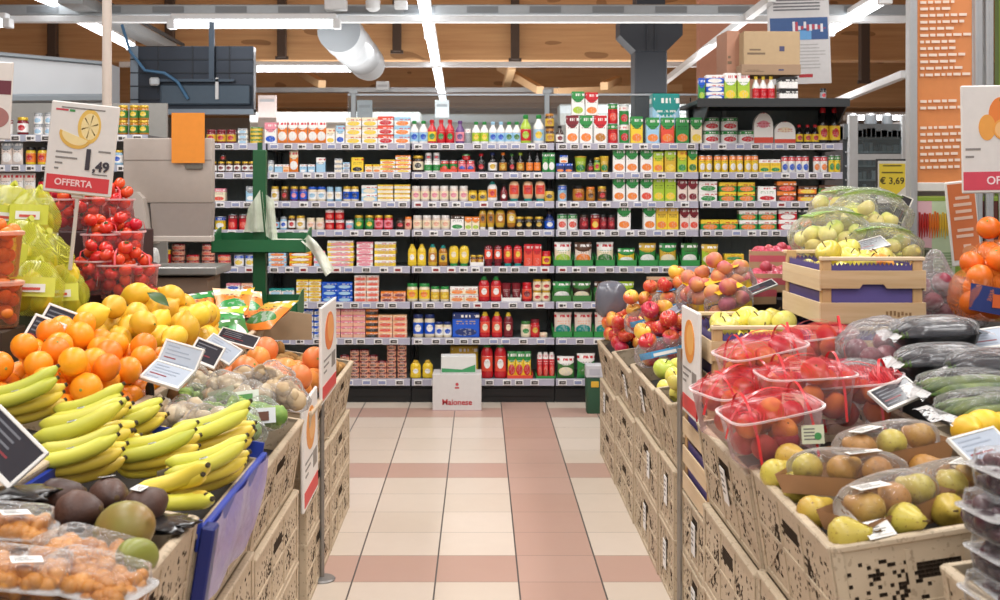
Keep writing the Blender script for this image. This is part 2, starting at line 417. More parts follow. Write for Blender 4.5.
# ================================================================== wall of shelving bays
SY = 7.83; SP = SY / F
BOT = [143.5, 172.5, 201.5, 230.0, 266.5, 302.0, 338.0, 379.0]
SHN = ['top shelf', 'second shelf', 'third shelf', 'fourth shelf', 'fifth shelf', 'sixth shelf', 'seventh shelf', 'bottom shelf']
def zb(py): return EYE - (py - HZ) * SP
def xb(px): return (px - VX) * SP
STRIP = plain('b3b2c4', .4); BOARD = plain('6f7377', .45); BACKP = plain('8f9896', .6)
def tag_mesh(kind):
    m = MB(); w, h = 8.6 * SP / 2, 5.2 * SP / 2
    m.box(-w, -.006, -h, w, 0, h, 0, c=.0015)
    if kind == 0: m.box(-w * .74, -.0072, -h * .62, w * .74, -.006, h * .6, 1); m.box(-w * .3, -.0076, -h * .2, w * .5, -.0071, h * .1, 2)
    elif kind == 1: m.box(-w * .7, -.0072, -h * .55, w * .1, -.006, h * .45, 1); m.box(w * .25, -.0072, -h * .3, w * .7, -.006, h * .3, 1)
    elif kind == 2: m.box(-w * .62, -.0072, -h * .5, w * .62, -.006, h * .42, 3)
    else: m.box(-w * .8, -.0072, -h * .6, w * .8, -.006, h * .6, 4)
    return m.mesh('price_tag', [plain('ecebea', .4), plain('45403f', .4), plain('b9b4b0', .4), plain('8d2c30', .4), plain('8f98bd', .4)], 0)
TAGS = [tag_mesh(i) for i in range(4)]
XE = [-21, 123, 267, 411, 555, 699, 843]
BAYL = ['tall black shelving bay partly hidden behind the beige scale', 'tall black shelving bay behind the green bag stand', 'tall black shelving bay of blue boxes and tuna packs behind low crates',
        'tall black shelving bay holding ketchup and mayonnaise', 'tall black shelving bay holding upright green-banded soup cartons', 'right end shelving bay with an extra dark shelf on top']
strip_me = {}
for b in range(1, 6):
    x0, x1 = xb(XE[b]), xb(XE[b + 1]); W = x1 - x0; xc = (x0 + x1) / 2
    bay = thing('shelving_bay', BAYL[b], 'shelving', (xc, SY, 0), (0, 0, 0), 'shelving bays along the back')
    top = zb(100) if b == 5 else zb(142)
    m = MB(); m.box(-W / 2, .46, 0, W / 2, .49, top)
    for i in range(int(W / .05)): m.box(-W / 2 + i * .05 + .02, .456, .15, -W / 2 + i * .05 + .028, .46, top)
    link('back_panel', m.mesh('back_panel', BACKP, 0), bay)
    for sx in (-1, 1):
        m = MB(); m.box(sx * W / 2 - .014, .40, 0, sx * W / 2 + .014, .46, top, c=.004)
        for i in range(int(top / .06)): m.box(sx * W / 2 - .004, .398, .1 + i * .06, sx * W / 2 + .004, .40, .13 + i * .06, 1)
        link('upright', m.mesh('upright', [plain('3a3d40', .4), BLACK], 0), bay, (-sx * .0145, 0, 0))
    m = MB(); m.box(-W / 2 + .002, .03, 0, W / 2 - .002, .46, zb(385.5)); m.box(-W / 2 + .01, .02, .045, W / 2 - .01, .03, zb(389)); link('plinth', m.mesh('plinth', BLACK, 0), bay)
    for r, y in enumerate(BOT):
        z = zb(y); dpt = .02 if r < 7 else 0.0
        m = MB(); m.box(-W / 2 + .004, .0, z - .022, W / 2 - .004, .45, z, 0); m.box(-W / 2 + .03, .03, z - .05, -W / 2 + .05, .45, z - .02, 0); m.box(W / 2 - .05, .03, z - .05, W / 2 - .03, .45, z - .02, 0)
        sh = link('shelf', m.mesh('shelf', BOARD, 0), bay)
        m = MB(); m.box(-W / 2 + .006, -.012, z - 6.3 * SP, W / 2 - .006, 0, z + .003, 0, c=.002); m.box(-W / 2 + .006, -.014, z - 6.3 * SP, W / 2 - .006, -.012, z - 5.9 * SP, 1); m.box(-W / 2 + .006, -.014, z - .4 * SP, W / 2 - .006, -.012, z, 1)
        link('price_strip', m.mesh('price_strip', [STRIP, plain('d8d8de', .35)], 0), sh)
        rr_ = random.Random(b * 31 + r); xx = -W / 2 + .05
        while xx < W / 2 - .04:
            link('price_tag', TAGS[rr_.choice([0, 0, 0, 1, 1, 3, 2] if r in (2, 4, 5) else [0, 0, 0, 1, 3])], sh, (xx, -.0125, z - 3.2 * SP)); xx += rr_.choice([.082, .095, .105, .12])
    if b == 5:
        z = zb(101.5); m = MB(); m.box(-W / 2 - .05, -.2, z - .03, W / 2 - .02, .49, z, c=.006); m.box(-W / 2 - .05, -.21, z - .05, W / 2 - .02, -.2, z + .006)
        link('canopy_shelf', m.mesh('canopy_shelf', plain('2f3234', .4), 0), bay)
        for sx in (-1, 1):
            m = MB(); m.prism([(-.02, z - .14), (.46, z - .3), (.46, z - .03), (-.2, z - .03)], -.004, .004, mtx=Matrix.Translation((sx * (W / 2 - .03), 0, 0)) @ Matrix.Rotation(pi / 2, 4, 'Z'))
            link('bracket', m.mesh('bracket', plain('2f3234', .4), 0), bay)
# clear acrylic screen above the shelving with its posts
t = thing('acrylic_screen', 'clear acrylic screen standing above the top shelf behind bottles and cartons', 'screen', (0, SY + .47, 0))
m = MB(); m.box(xb(340), -.004, zb(144), xb(740), .004, zb(89)); link('pane', m.mesh('pane', film('eef4f6', .05, .05, .2, 2.0), 0), t)
for px in (346, 551, 738):
    m = MB(); m.box(xb(px) - .018, -.02, zb(150), xb(px) + .018, .02, zb(85), c=.004); m.box(xb(px) - .03, -.024, zb(88), xb(px) + .03, .024, zb(84)); link('post', m.mesh('post', GREYMETAL, 0), t)
m = MB(); m.box(xb(340), -.012, zb(90), xb(740), .012, zb(88)); link('top_rail', m.mesh('top_rail', STEEL, 0), t)
# ================================================================== goods on the shelves
CATS = dict(carton=('food_carton', 'box'), jar=('glass_jar', 'jar'), bottle=('sauce_bottle', 'bottle'), squeeze=('squeeze_bottle', 'bottle'), upside=('squeeze_bottle', 'bottle'), can=('food_can', 'can'),
            pouch=('food_pouch', 'packet'), tray=('display_tray', 'tray'), cup=('food_cup', 'cup'), dome=('biscuit_pack', 'packet'), tube=('snack_tube', 'tube'))
def cyl_pack(b, l1, l2): return pack(b, b, l1, 'K' if l1 != 'K' else 'W', .9, .35, .3, .32, .5)
def goods(kind, w, h, st):
    """One packaged product, its front facing the aisle, standing on z = 0."""
    w *= SP; h *= SP; nm = CATS[kind][0]
    if kind == 'carton':
        d = min(max(w * .7, .05), .12); m = MB(); m.box(-w / 2, 0, 0, w / 2, d, h, c=min(w, h) * .035)
        bv = .74 if h > w * .8 else .6
        return link(nm, m.mesh(nm, pack(st[0], st[1], st[2], st[3] if len(st) > 3 else 'K', bv, .4, .40, .15 if h > w * .8 else .26, .22 if h > w * .8 else .3, .2 if h > w * 1.5 else 0.0)))
    if kind == 'pouch':
        d = min(w * .35, .05)
        def f(side):
            def g(u, v):
                bul = (1 - (2 * u - 1) ** 4) * (1 - abs(2 * v - 1) ** 5); wr = .004 * sin(u * 23 + v * 9) * bul
                return ((u - .5) * w * (1 - .06 * sin(pi * v)), d / 2 + side * (d / 2 * bul + wr + .0008), v * h)
            return g
        m = MB(); m.grid(f(-1), 8, 10); m.grid(f(1), 8, 10, flip=True)
        return link(nm, m.mesh(nm, pack(st[0], st[1], st[2], st[3] if len(st) > 3 else 'K', .74, .3, .42, .2, .32, .14), 180))
    if kind == 'tray':
        d = .1; m = MB(); t_ = .004
        m.box(-w / 2, 0, 0, w / 2, t_, h * .7); m.box(-w / 2, d - t_, 0, w / 2, d, h); m.box(-w / 2, 0, 0, w / 2, d, t_)
        for s in (-1, 1): m.prism([(0, 0), (d, 0), (d, h * 1.5), (0, h)], -t_ / 2, t_ / 2, mtx=Matrix.Translation((s * (w / 2 - t_ / 2), 0, 0)) @ Matrix.Rotation(pi / 2, 4, 'Z'))
        return link(nm, m.mesh(nm, plain(PAL[st[0]], .5), 0))
    r = w / 2
    if kind == 'can':
        m = MB(); m.lathe([(r * .93, 0), (r, .003), (r, h - .003), (r * .95, h - .001), (r * .93, h), (r * .88, h - .004)], 20, cy=r)
        o = link(nm, m.mesh(nm, pack(st[0], st[1], st[2], st[3] if len(st) > 3 else 'K', .72, .3, .36, .2, .34)))
        if h > .06:
            m = MB(); m.lathe([(r * 1.02, h - .004), (r * 1.03, h - .001), (r * 1.0, h + .002), (r * .9, h + .0015)], 20, cy=r); link('lid', m.mesh('lid', STEEL), o)
        return o
    if kind == 'tube':
        m = MB(); m.lathe([(r * .9, 0), (r, .006), (r, h * .9), (r * .7, h * .95), (r * .7, h)], 14, cy=r); return link(nm, m.mesh(nm, pack(st[0], st[1], st[2], 'W')))
    if kind == 'cup':
        m = MB(); m.lathe([(r * .72, 0), (r * .76, .004), (r * .96, h * .92), (r, h * .93), (r, h)], 20, cy=r)
        o = link(nm, m.mesh(nm, pack(st[0], st[0], st[2], 'W', .9)))
        m = MB(); m.lathe([(r * 1.03, h * .94), (r * 1.03, h), (r * .9, h + .003)], 20, cy=r); link('lid', m.mesh('lid', plain(PAL[st[1]], .4)), o); return o
    if kind == 'dome':
        m = MB(); n = 10; pts = [(-w / 2, 0), (w / 2, 0), (w / 2, h * .55)] + [(w / 2 * cos(a * pi / n), h * .55 + h * .45 * sin(a * pi / n)) for a in range(1, n)] + [(-w / 2, h * .55)]
        m.prism(pts, 0, .06); o = link(nm, m.mesh(nm, pack(st[0], st[1], st[2], 'R', .9, .35, .3, .12, .62), 30))
        m = MB(); m.box(-w / 2, -.003, 0, w / 2, 0, h * .2); link('label', m.mesh('label', plain(PAL['I'], .4)), o); return o
    body, cap, lab = st[0], st[1], st[2]
    bm_ = plain(PAL[body], .18, 0, .6, coat=.3)
    if kind == 'jar':
        m = MB(); m.lathe([(r * .86, 0), (r * .97, h * .04), (r, h * .1), (r, h * .7), (r * .95, h * .77), (r * .84, h * .82), (r * .84, h * .84)], 20, cy=r)
        o = link(nm, m.mesh(nm, bm_))
        m = MB(); m.lathe([(r * .9, h * .83), (r * .93, h * .84), (r * .93, h * .97), (r * .87, h), (.001, h)], 20, cy=r); link('lid', m.mesh('lid', plain(PAL[cap], .3, .3 if cap in 'EX' else 0)), o)
        m = MB(); m.lathe([(r * 1.012, h * .16), (r * 1.012, h * .66)], 20, cy=r, cap=False); link('label', m.mesh('label', cyl_pack(lab, st[3] if len(st) > 3 else 'R', 'K')), o)
        return o
    if kind == 'bottle':
        m = MB(); m.lathe([(r * .86, 0), (r * .98, h * .02), (r, h * .06), (r, h * .52), (r * .95, h * .6), (r * .7, h * .7), (r * .45, h * .78), (r * .4, h * .88)], 20, cy=r)
        o = link(nm, m.mesh(nm, bm_))
        m = MB(); m.lathe([(r * .48, h * .86), (r * .5, h * .87), (r * .5, h * .98), (r * .42, h), (.001, h)], 16, cy=r); link('cap', m.mesh('cap', plain(PAL[cap], .35)), o)
        m = MB(); m.lathe([(r * 1.012, h * .1), (r * 1.012, h * .5)], 20, cy=r, cap=False); link('label', m.mesh('label', cyl_pack(lab, st[3] if len(st) > 3 else 'R', 'K')), o)
        return o
    up = kind == 'squeeze'
    pr = [(.8, 0), (.97, .03), (1, .12), (.93, .4), (.97, .6), (.9, .74), (.66, .83), (.5, .87)] if up else [(.55, .1), (.72, .13), (.86, .2), (.96, .35), (1, .6), (.96, .8), (.75, .95), (.3, 1.0)]
    m = MB(); m.lathe([(r * a, h * b) for a, b in pr], 20, sy=.66, cy=r * .7); o = link(nm, m.mesh(nm, bm_, 60))
    m = MB()
    if up: m.lathe([(r * .56, h * .855), (r * .56, h * .9), (r * .4, h * .93), (r * .36, h), (.001, h)], 16, sy=.8, cy=r * .7)
    else: m.lathe([(r * .74, 0), (r * .76, h * .01), (r * .72, h * .13), (r * .5, h * .145)], 20, sy=.75, cy=r * .7)
    link('cap', m.mesh('cap', plain(PAL[cap], .35)), o)
    def f(u, v):
        a = pi * (1.2 + .6 * u); z = h * ((.2 + .42 * v) if up else (.35 + .45 * v)); return (r * 1.02 * cos(a), r * .7 + r * .69 * sin(a), z)
    m = MB(); m.grid(f, 8, 4); link('label', m.mesh('label', cyl_pack(lab, st[3] if len(st) > 3 else 'R', 'K'), 180), o)
    return o

LAY = ['lowest', 'second up', 'third up', 'fourth up', 'fifth up', 'sixth up']
def put(row, kind, xs, w, h, st, desc, lv=1, base=0.0, y=.012, where=None, bot=None, jit=1.0):
    z0 = zb(BOT[row] if bot is None else bot) + base * SP
    where = where or 'on ' + SHN[row]
    for x in xs:
        for k in range(lv):
            dw, dh = (w, h) if kind == 'carton' else (w, h)
            o = spawn((kind, w, h, st), lambda: goods(kind, dw, dh, st), (xb(x) + R.uniform(-.0015, .0015) * jit, SY + y + R.uniform(0, .006), z0 + k * (h * SP + .0008) + .0006), (0, 0, R.uniform(-.05, .05) * jit))
            d = desc
            if lv > 1: d = desc + ' ' + (LAY[k] if k < lv - 1 else 'topmost') + ' in stack'
            run(o, d, where, CATS[kind][1], desc + 's on the ' + (SHN[row] if bot is None else 'canopy shelf'))
def rg(a, b, n): return [a + (b - a) * i / max(1, n - 1) for i in range(n)]

# ---- top shelf
put(0, 'jar', (210, 220, 230), 9.5, 14, 'MME', 'dark red jar with maroon lid')
put(0, 'carton', (242,), 9, 5, 'WXS', 'small pale grey carton', 3)
put(0, 'can', (255,), 13, 4, 'EGY', 'flat green-gold tin', 4)
put(0, 'carton', (270,), 12, 21, 'WPU', 'white and blue carton')
put(0, 'pouch', (282, 292, 302, 312, 321), 10, 23, 'OWW', 'tall orange-white pouch')
put(0, 'carton', (330,), 8.5, 15, 'WCY', 'short white carton with yellow print'); put(0, 'carton', (340,), 8.5, 18, 'WSU', 'slim white and blue carton')
put(0, 'carton', (353, 369.5), 15.5, 8.6, 'WCYX', 'white carton with yellow print', 3)
put(0, 'carton', (385.5,), 15.5, 9, 'WIRR', 'red and white carton', 3)
put(0, 'carton', (402,), 15.5, 8.7, 'WSOX', 'white carton with blue band', 3)
put(0, 'bottle', (414, 423), 9, 23, 'WGSU', 'white bottle with blue label')
put(0, 'bottle', (432,), 9, 24, 'RRYG', 'red bottle with yellow label'); put(0, 'bottle', (441, 450), 9, 24, 'RRRG', 'red bottle with red cap')
put(0, 'bottle', (460,), 9, 23, 'VVPV', 'purple bottle with pink label'); put(0, 'can', (468,), 6, 15, 'XWX', 'slim grey can')
put(0, 'bottle', (476, 484.5), 8.5, 22, 'WGLY', 'white bottle with lime label'); put(0, 'bottle', (493, 501), 8.5, 22, 'WSSU', 'white bottle with sky label'); put(0, 'bottle', (509, 517), 8.5, 22, 'WGSF', 'white bottle with green label')
put(0, 'bottle', (526,), 11, 29, 'LGRL', 'green dressing bottle with red label'); put(0, 'bottle', (539,), 11, 29, 'WGSY', 'large white dressing bottle')
put(0, 'jar', (550,), 9, 15, 'DAEA', 'dark brown jar', 2); put(0, 'bottle', (560.5,), 8, 18, 'JKWM', 'small dark bottle with white label')
put(0, 'carton', (572.5,), 12.5, 28, 'WMO', 'tall white and maroon carton'); put(0, 'carton', (586.5,), 12.5, 28, 'WGO', 'tall white and green carton'); put(0, 'carton', (600.5,), 12.5, 28, 'WRA', 'tall white and red carton')
put(0, 'carton', (578,), 12.5, 24, 'WGL', 'white and green carton stacked over tall cartons', 1, 28.2); put(0, 'carton', (592,), 12.5, 23, 'WRO', 'white and red carton stacked over tall cartons', 1, 28.2)
put(0, 'can', (613.5,), 10, 20, 'RGI', 'red can', 2); put(0, 'can', (625,), 10, 19, 'GWR', 'green can', 2)
put(0, 'carton', (637,), 12, 27, 'YGO', 'yellow-green broth carton'); put(0, 'carton', (653,), 13, 26, 'SGO', 'pale blue broth carton'); put(0, 'carton', (668,), 13, 26, 'IGO', 'orange-red broth carton'); put(0, 'carton', (683,), 13, 26, 'GGO', 'bright green broth carton'); put(0, 'carton', (697,), 11, 26, 'CGY', 'pale yellow broth carton')
put(0, 'carton', (670,), 28, 52, 'STYW', 'large turquoise box behind broth cartons', y=.16)
put(0, 'can', (713, 731), 17, 13, 'WGR', 'wide red-white tin with green rim', 2); put(0, 'can', (749,), 17, 13, 'WGR', 'single wide red-white tin')
put(0, 'dome', (764,), 19, 31, 'WWP', 'tall rounded white biscuit pack'); put(0, 'dome', (785.5,), 21, 22, 'WWC', 'low rounded white biscuit pack')
put(0, 'bottle', (800.5, 809, 817), 7.5, 19, 'KRYR', 'small dark bottle with red cap'); put(0, 'bottle', (825, 836.5), 11, 36, 'KRYR', 'big dark bottle with yellow label')
# ---- goods on the canopy shelf of the end bay
CW = 'on extra dark shelf'
put(0, 'carton', (699,), 6, 22, 'GUL', 'narrow green and blue box', bot=101.5, where=CW, y=-.1); put(0, 'carton', (712,), 17.5, 8.3, 'UWWU', 'blue and white box', 3, bot=101.5, where=CW, y=-.1)
put(0, 'carton', (727.5, 740.5), 12, 27, 'LWYG', 'lime and white upright carton', bot=101.5, where=CW, y=-.1)
put(0, 'bottle', (753, 760.5, 768), 7.5, 24, 'WYRR', 'white bottle with yellow cap', bot=101.5, where=CW, y=-.1); put(0, 'carton', (785,), 18, 11.5, 'WKWK', 'white and black pack', 2, bot=101.5, where=CW, y=-.1)
put(0, 'jar', (820,), 6, 12, 'KKX', 'small black jar', bot=101.5, where=CW, y=-.1)
# ---- second shelf
put(1, 'jar', (212, 220, 228, 236, 244, 251), 7, 11, 'DEWM', 'small brown jar with gold lid'); put(1, 'jar', (222,), 6, 8, 'KKD', 'small black jar', 1, 11.3)
put(1, 'can', (270,), 6, 12, 'WXS', 'slim white can'); put(1, 'carton', (278,), 8, 8, 'SWS', 'low pale blue carton'); put(1, 'carton', (285.5,), 6, 8, 'QWO', 'low peach carton')
put(1, 'pouch', (293.5,), 9, 22, 'OCW', 'tall orange pouch'); put(1, 'carton', (303, 311), 7, 8, 'SWW', 'low icy blue carton'); put(1, 'carton', (320.5,), 9, 15, 'SWS', 'pale blue upright carton')
put(1, 'carton', (338,), 7.5, 4.6, 'WXC', 'flat white carton', 3); put(1, 'carton', (346,), 7, 5, 'WSX', 'flat pale carton', 2); put(1, 'carton', (357,), 12, 15, 'YYKK', 'yellow box with black print')
put(1, 'carton', (368.5, 376.5), 7.5, 8, 'CYO', 'low cream carton'); put(1, 'carton', (387.5,), 15, 4.2, 'WYO', 'flat yellow-white carton', 3); put(1, 'carton', (403,), 15, 4.2, 'WOY', 'flat orange-white carton', 4)
put(1, 'jar', (418,), 11, 17, 'JECK', 'dark jar with cream label'); put(1, 'jar', (428, 436.5), 8, 12, 'WWGG', 'white jar with green label'); put(1, 'jar', (428.5, 436.5), 6.5, 7.5, 'WWX', 'tiny white jar', 1, 12.3)
put(1, 'can', (444.5, 453.5), 8, 12, 'GRI', 'green can with red rim'); put(1, 'can', (462, 470.5), 8, 12, 'PRU', 'pink can with red rim'); put(1, 'tray', (449, 466.5), 17, 4.5, 'I', 'low red display tray', y=.0); put(1, 'can', (466,), 8, 6, 'RGR', 'small red tin', 1, 12.4)
put(1, 'bottle', (481,), 8.5, 19, 'KRK', 'black bottle with red cap'); put(1, 'bottle', (492.5,), 9, 20, 'KNWE', 'black bottle with gold crest'); put(1, 'bottle', (503,), 8, 20, 'KOAE', 'black bottle with orange cap'); put(1, 'bottle', (512,), 7, 19, 'KFK', 'black bottle with dark green cap'); put(1, 'bottle', (520.5,), 8, 20, 'KLAE', 'black bottle with lime cap')
put(1, 'bottle', (530, 537.5), 7, 20, 'KKOO', 'black bottle with orange label'); put(1, 'pouch', (545.5, 552), 6.5, 20, 'GGWL', 'bright green pouch')
put(1, 'carton', (560.5, 569), 8, 9, 'NUO', 'blue and orange carton'); put(1, 'carton', (564,), 8, 8, 'WUO', 'white and orange carton', 1, 9.3)
put(1, 'cup', (581,), 12, 16, 'LEG', 'yellow-green cup'); put(1, 'bottle', (591,), 7, 14, 'KKD', 'plain black bottle'); put(1, 'jar', (597.5,), 6, 15, 'FEL', 'slim green jar'); put(1, 'cup', (605,), 9, 16, 'EYG', 'tall yellow cup')
put(1, 'carton', (619.5, 632.5), 12, 24, 'WGO', 'white-green soup carton'); put(1, 'carton', (647,), 12, 24, 'WGO', 'single white-green soup carton'); put(1, 'carton', (658.5,), 10, 21, 'YLO', 'yellow soup carton'); put(1, 'carton', (670.5,), 11, 22, 'ELY', 'olive-yellow soup carton'); put(1, 'carton', (682.5,), 9, 22, 'LYG', 'lime-green soup carton'); put(1, 'carton', (693,), 9, 23, 'YGF', 'yellow and dark-green carton')
put(1, 'can', (703, 710, 718.5, 725.5, 734, 741, 749, 756), 7, 17, 'YOW', 'orange and yellow tin'); put(1, 'carton', (765, 776), 10.5, 13, 'YWGR', 'low yellow stock-cube box')
put(1, 'can', (786, 793, 800, 807), 7, 16, 'WRU', 'white and blue tin'); put(1, 'can', (818, 825.5), 7, 16, 'WRO', 'white and orange tin'); put(1, 'can', (833, 839), 6, 17, 'YFG', 'yellow-green tin')
# ---- third shelf
put(2, 'carton', (218,), 13, 13, 'CPI', 'cream box with red circle'); put(2, 'carton', (250,), 9, 15, 'SXW', 'pale blue box'); put(2, 'jar', (274,), 8, 15, 'CEWE', 'cream jar with gold lid'); put(2, 'jar', (283.5,), 7.5, 15, 'DED', 'brown jar with gold lid')
put(2, 'jar', (293.5, 302.5), 8, 15, 'VEUP', 'gold-lidded jar with blue label'); put(2, 'jar', (311.5, 321), 9, 14.5, 'CUWS', 'cream jar with blue lid'); put(2, 'jar', (329.5, 337.5), 7, 14.5, 'SSWC', 'pale blue jar'); put(2, 'jar', (346, 354.5), 8, 15, 'CEUN', 'white jar with navy label')
put(2, 'carton', (369,), 15.5, 8, 'SWCT', 'pale blue carton', 2); put(2, 'carton', (385, 402), 15.5, 4.1, 'WYCX', 'flat yellow-banded carton', 4)
put(2, 'jar', (415.5, 425, 434.5, 444, 453.5, 463.5), 9, 15.5, 'HWCP', 'pale cream jar with white lid'); put(2, 'jar', (473, 482.5), 9, 11, 'YEEK', 'yellow mustard jar'); put(2, 'squeeze', (492.5,), 10, 20, 'WTOR', 'white squeeze bottle with orange label')
put(2, 'bottle', (504,), 7, 17, 'MKMW', 'dark red bottle'); put(2, 'upside', (514, 528, 540.5), 10.5, 20.5, 'QTIR', 'orange squeeze bottle with teal base'); put(2, 'jar', (549.5,), 10, 12.5, 'EKEK', 'olive jar with black lid'); put(2, 'can', (563,), 9, 16, 'SUO', 'blue and orange tin')
put(2, 'jar', (579,), 12, 15.5, 'AKA', 'amber jar with black lid'); put(2, 'jar', (591,), 9, 14.5, 'AOAD', 'amber jar with orange lid'); put(2, 'jar', (603,), 9, 15, 'AED', 'amber jar with gold lid')
put(2, 'carton', (619.5, 632.5), 12, 24, 'WGO', 'white-green soup carton'); put(2, 'carton', (647,), 12, 24, 'WGI', 'single white-green soup carton'); put(2, 'carton', (659, 671), 11, 24, 'LLY', 'lime-yellow soup carton'); put(2, 'carton', (682.5, 693.5), 9.5, 22, 'HMM', 'dark pink soup carton')
put(2, 'carton', (708.5,), 18, 10, 'WWGR', 'white box with green print', 2); put(2, 'carton', (728.5, 747), 17, 9.5, 'GYO', 'green and yellow box', 2); put(2, 'carton', (767.5,), 18, 15, 'WWRG', 'low white box with red print'); put(2, 'carton', (787.5,), 19, 10, 'DOI', 'brown and red box', 2); put(2, 'carton', (808,), 18, 7.6, 'ODY', 'orange and brown box', 2); put(2, 'carton', (828.5,), 18, 8, 'FDO', 'dark green box', 2)
# ---- fourth shelf
put(3, 'can', (219,), 11, 13, 'YUW', 'blue and yellow tin'); put(3, 'can', (231.5, 242), 9, 15, 'RMI', 'red tin')
put(3, 'jar', (275,), 7, 12, 'JKS', 'small dark jar'); put(3, 'jar', (283,), 7, 13, 'SXWU', 'small blue-grey jar'); put(3, 'jar', (291,), 7, 14, 'DEW', 'brown and white jar'); put(3, 'jar', (299.5,), 9, 14, 'CEWE', 'cream and gold jar'); put(3, 'jar', (310, 319.5), 8.5, 12, 'CCHZ', 'plain cream jar')
put(3, 'can', (329, 339), 9, 10, 'RWI', 'red and white tin', 2); put(3, 'can', (349,), 8, 9.5, 'SWP', 'pale blue tin'); put(3, 'jar', (358.5, 369), 9, 14.5, 'FEGY', 'green jar with gold lid'); put(3, 'jar', (378.5, 388), 9, 14.5, 'REPR', 'pink jar with gold lid'); put(3, 'jar', (400,), 9, 12, 'JKJ', 'very dark jar')
put(3, 'jar', (408,), 7, 13, 'ZOZ', 'peach jar'); put(3, 'jar', (417, 426.5, 436, 445.5), 9, 14.5, 'HWCZ', 'pale cream jar with white lid'); put(3, 'carton', (457,), 13, 14.5, 'WJG', 'white box with dark band'); put(3, 'carton', (468, 475.5), 7, 13, 'COLG', 'yellow-green carton')
put(3, 'upside', (483, 491), 7.5, 20, 'EWAD', 'slim tan bottle with white base'); put(3, 'upside', (500.5,), 10, 20, 'EJAC', 'golden mustard bottle'); put(3, 'upside', (511.5,), 9.5, 20, 'AJEC', 'amber mustard bottle'); put(3, 'jar', (519.5, 529, 539), 9, 13, 'JEKE', 'dark jar with gold trim'); put(3, 'bottle', (550,), 10, 18, 'NKUW', 'navy bottle with blue label')
put(3, 'can', (562.5, 573), 10, 15.5, 'WGIR', 'white tin with green rim'); put(3, 'jar', (584.5,), 9, 15, 'MJM', 'dark red jar'); put(3, 'can', (595.5,), 9, 15.5, 'RMYY', 'red and yellow tin'); put(3, 'jar', (604, 612), 7.5, 15, 'MKM', 'slim maroon jar')
put(3, 'carton', (624.5,), 13, 24, 'WGO', 'white-green soup carton left of yellow ones'); put(3, 'carton', (650,), 12, 24, 'WGO', 'white-green soup carton beside yellow ones'); put(3, 'carton', (662, 673.5), 11, 23, 'YEO', 'yellow soup carton'); put(3, 'carton', (685, 694.5), 9, 22, 'HMI', 'pale pink soup carton')
put(3, 'carton', (710.5, 729.5), 18, 10, 'GYO', 'low green and yellow box'); put(3, 'carton', (749, 768.5), 18, 9.7, 'GWO', 'green and white box', 2); put(3, 'carton', (788.5,), 18, 10, 'RWW', 'red and white box', 2); put(3, 'pouch', (807,), 15, 22, 'FKO', 'dark green pouch')
# ---- fifth shelf
put(4, 'can', (153, 164.5), 10, 17, 'RYY', 'red and yellow tin'); put(4, 'can', (176, 206.5), 13, 5.4, 'ZMI', 'flat pink tin', 4); put(4, 'can', (191, 222.5), 13, 5.4, 'ZRO', 'flat coral tin', 2)
put(4, 'can', (238, 249), 10, 11, 'WUY', 'white and blue tin'); put(4, 'carton', (277,), 17.5, 5, 'SWO', 'pale blue tuna carton', 3); put(4, 'carton', (300,), 22, 5, 'OYW', 'orange tuna carton', 3); put(4, 'carton', (319,), 11, 5, 'WPS', 'small white tuna carton', 3)
put(4, 'carton', (340,), 26, 5, 'YWPU', 'yellow multipack tuna carton', 5); put(4, 'carton', (364.5,), 16, 6, 'WPPR', 'white tuna carton', 4); put(4, 'carton', (385,), 21, 6, 'YWEU', 'yellow and white tuna carton', 4)
put(4, 'squeeze', (412, 421.5), 9, 22, 'YYYW', 'yellow squeeze bottle'); put(4, 'squeeze', (432.5,), 9, 22, 'ETAW', 'tan squeeze bottle'); put(4, 'squeeze', (443,), 9, 21, 'ATEK', 'amber squeeze bottle'); put(4, 'upside', (453.5, 464), 10, 20.5, 'YGYC', 'yellow bottle with green base'); put(4, 'tray', (477,), 14, 6, 'W', 'white display tray of brown jars', y=.0); put(4, 'jar', (473.5, 480.5), 6.5, 11, 'DEAE', 'small brown sauce jar')
put(4, 'upside', (488.5, 498), 9, 21, 'MMIW', 'dark red squeeze bottle'); put(4, 'upside', (508, 518), 9, 21, 'RTIY', 'red squeeze bottle with teal base'); put(4, 'carton', (528.5, 537.5), 8.5, 22, 'IRIJ', 'bright red carton'); put(4, 'jar', (547,), 9, 15, 'RRYR', 'red jar with yellow label')
for x, st, ds in ((563, 'CWLG', 'white pouch with leaf picture'), (583.5, 'HDO', 'beige pouch with orange picture'), (605.5, 'CWFG', 'white pouch with herb picture'), (627, 'YGW', 'yellow-green pouch'), (648.5, 'GEW', 'green pouch with gold band'), (668.5, 'EGC', 'gold and green pouch'), (690.5, 'GFW', 'emerald pouch')):
    h = 24 if x < 610 else (18 if x < 630 else 23); put(4, 'tray', (x,), 19.5, 9, 'G', 'green cardboard display tray', y=0); put(4, 'pouch', (x,), 17, h, st, ds, y=.02)
put(4, 'pouch', (711,), 17, 22, 'LEC', 'pale green noodle pouch'); put(4, 'carton', (735,), 19, 6, 'EYG', 'flat yellow-green box', 2)
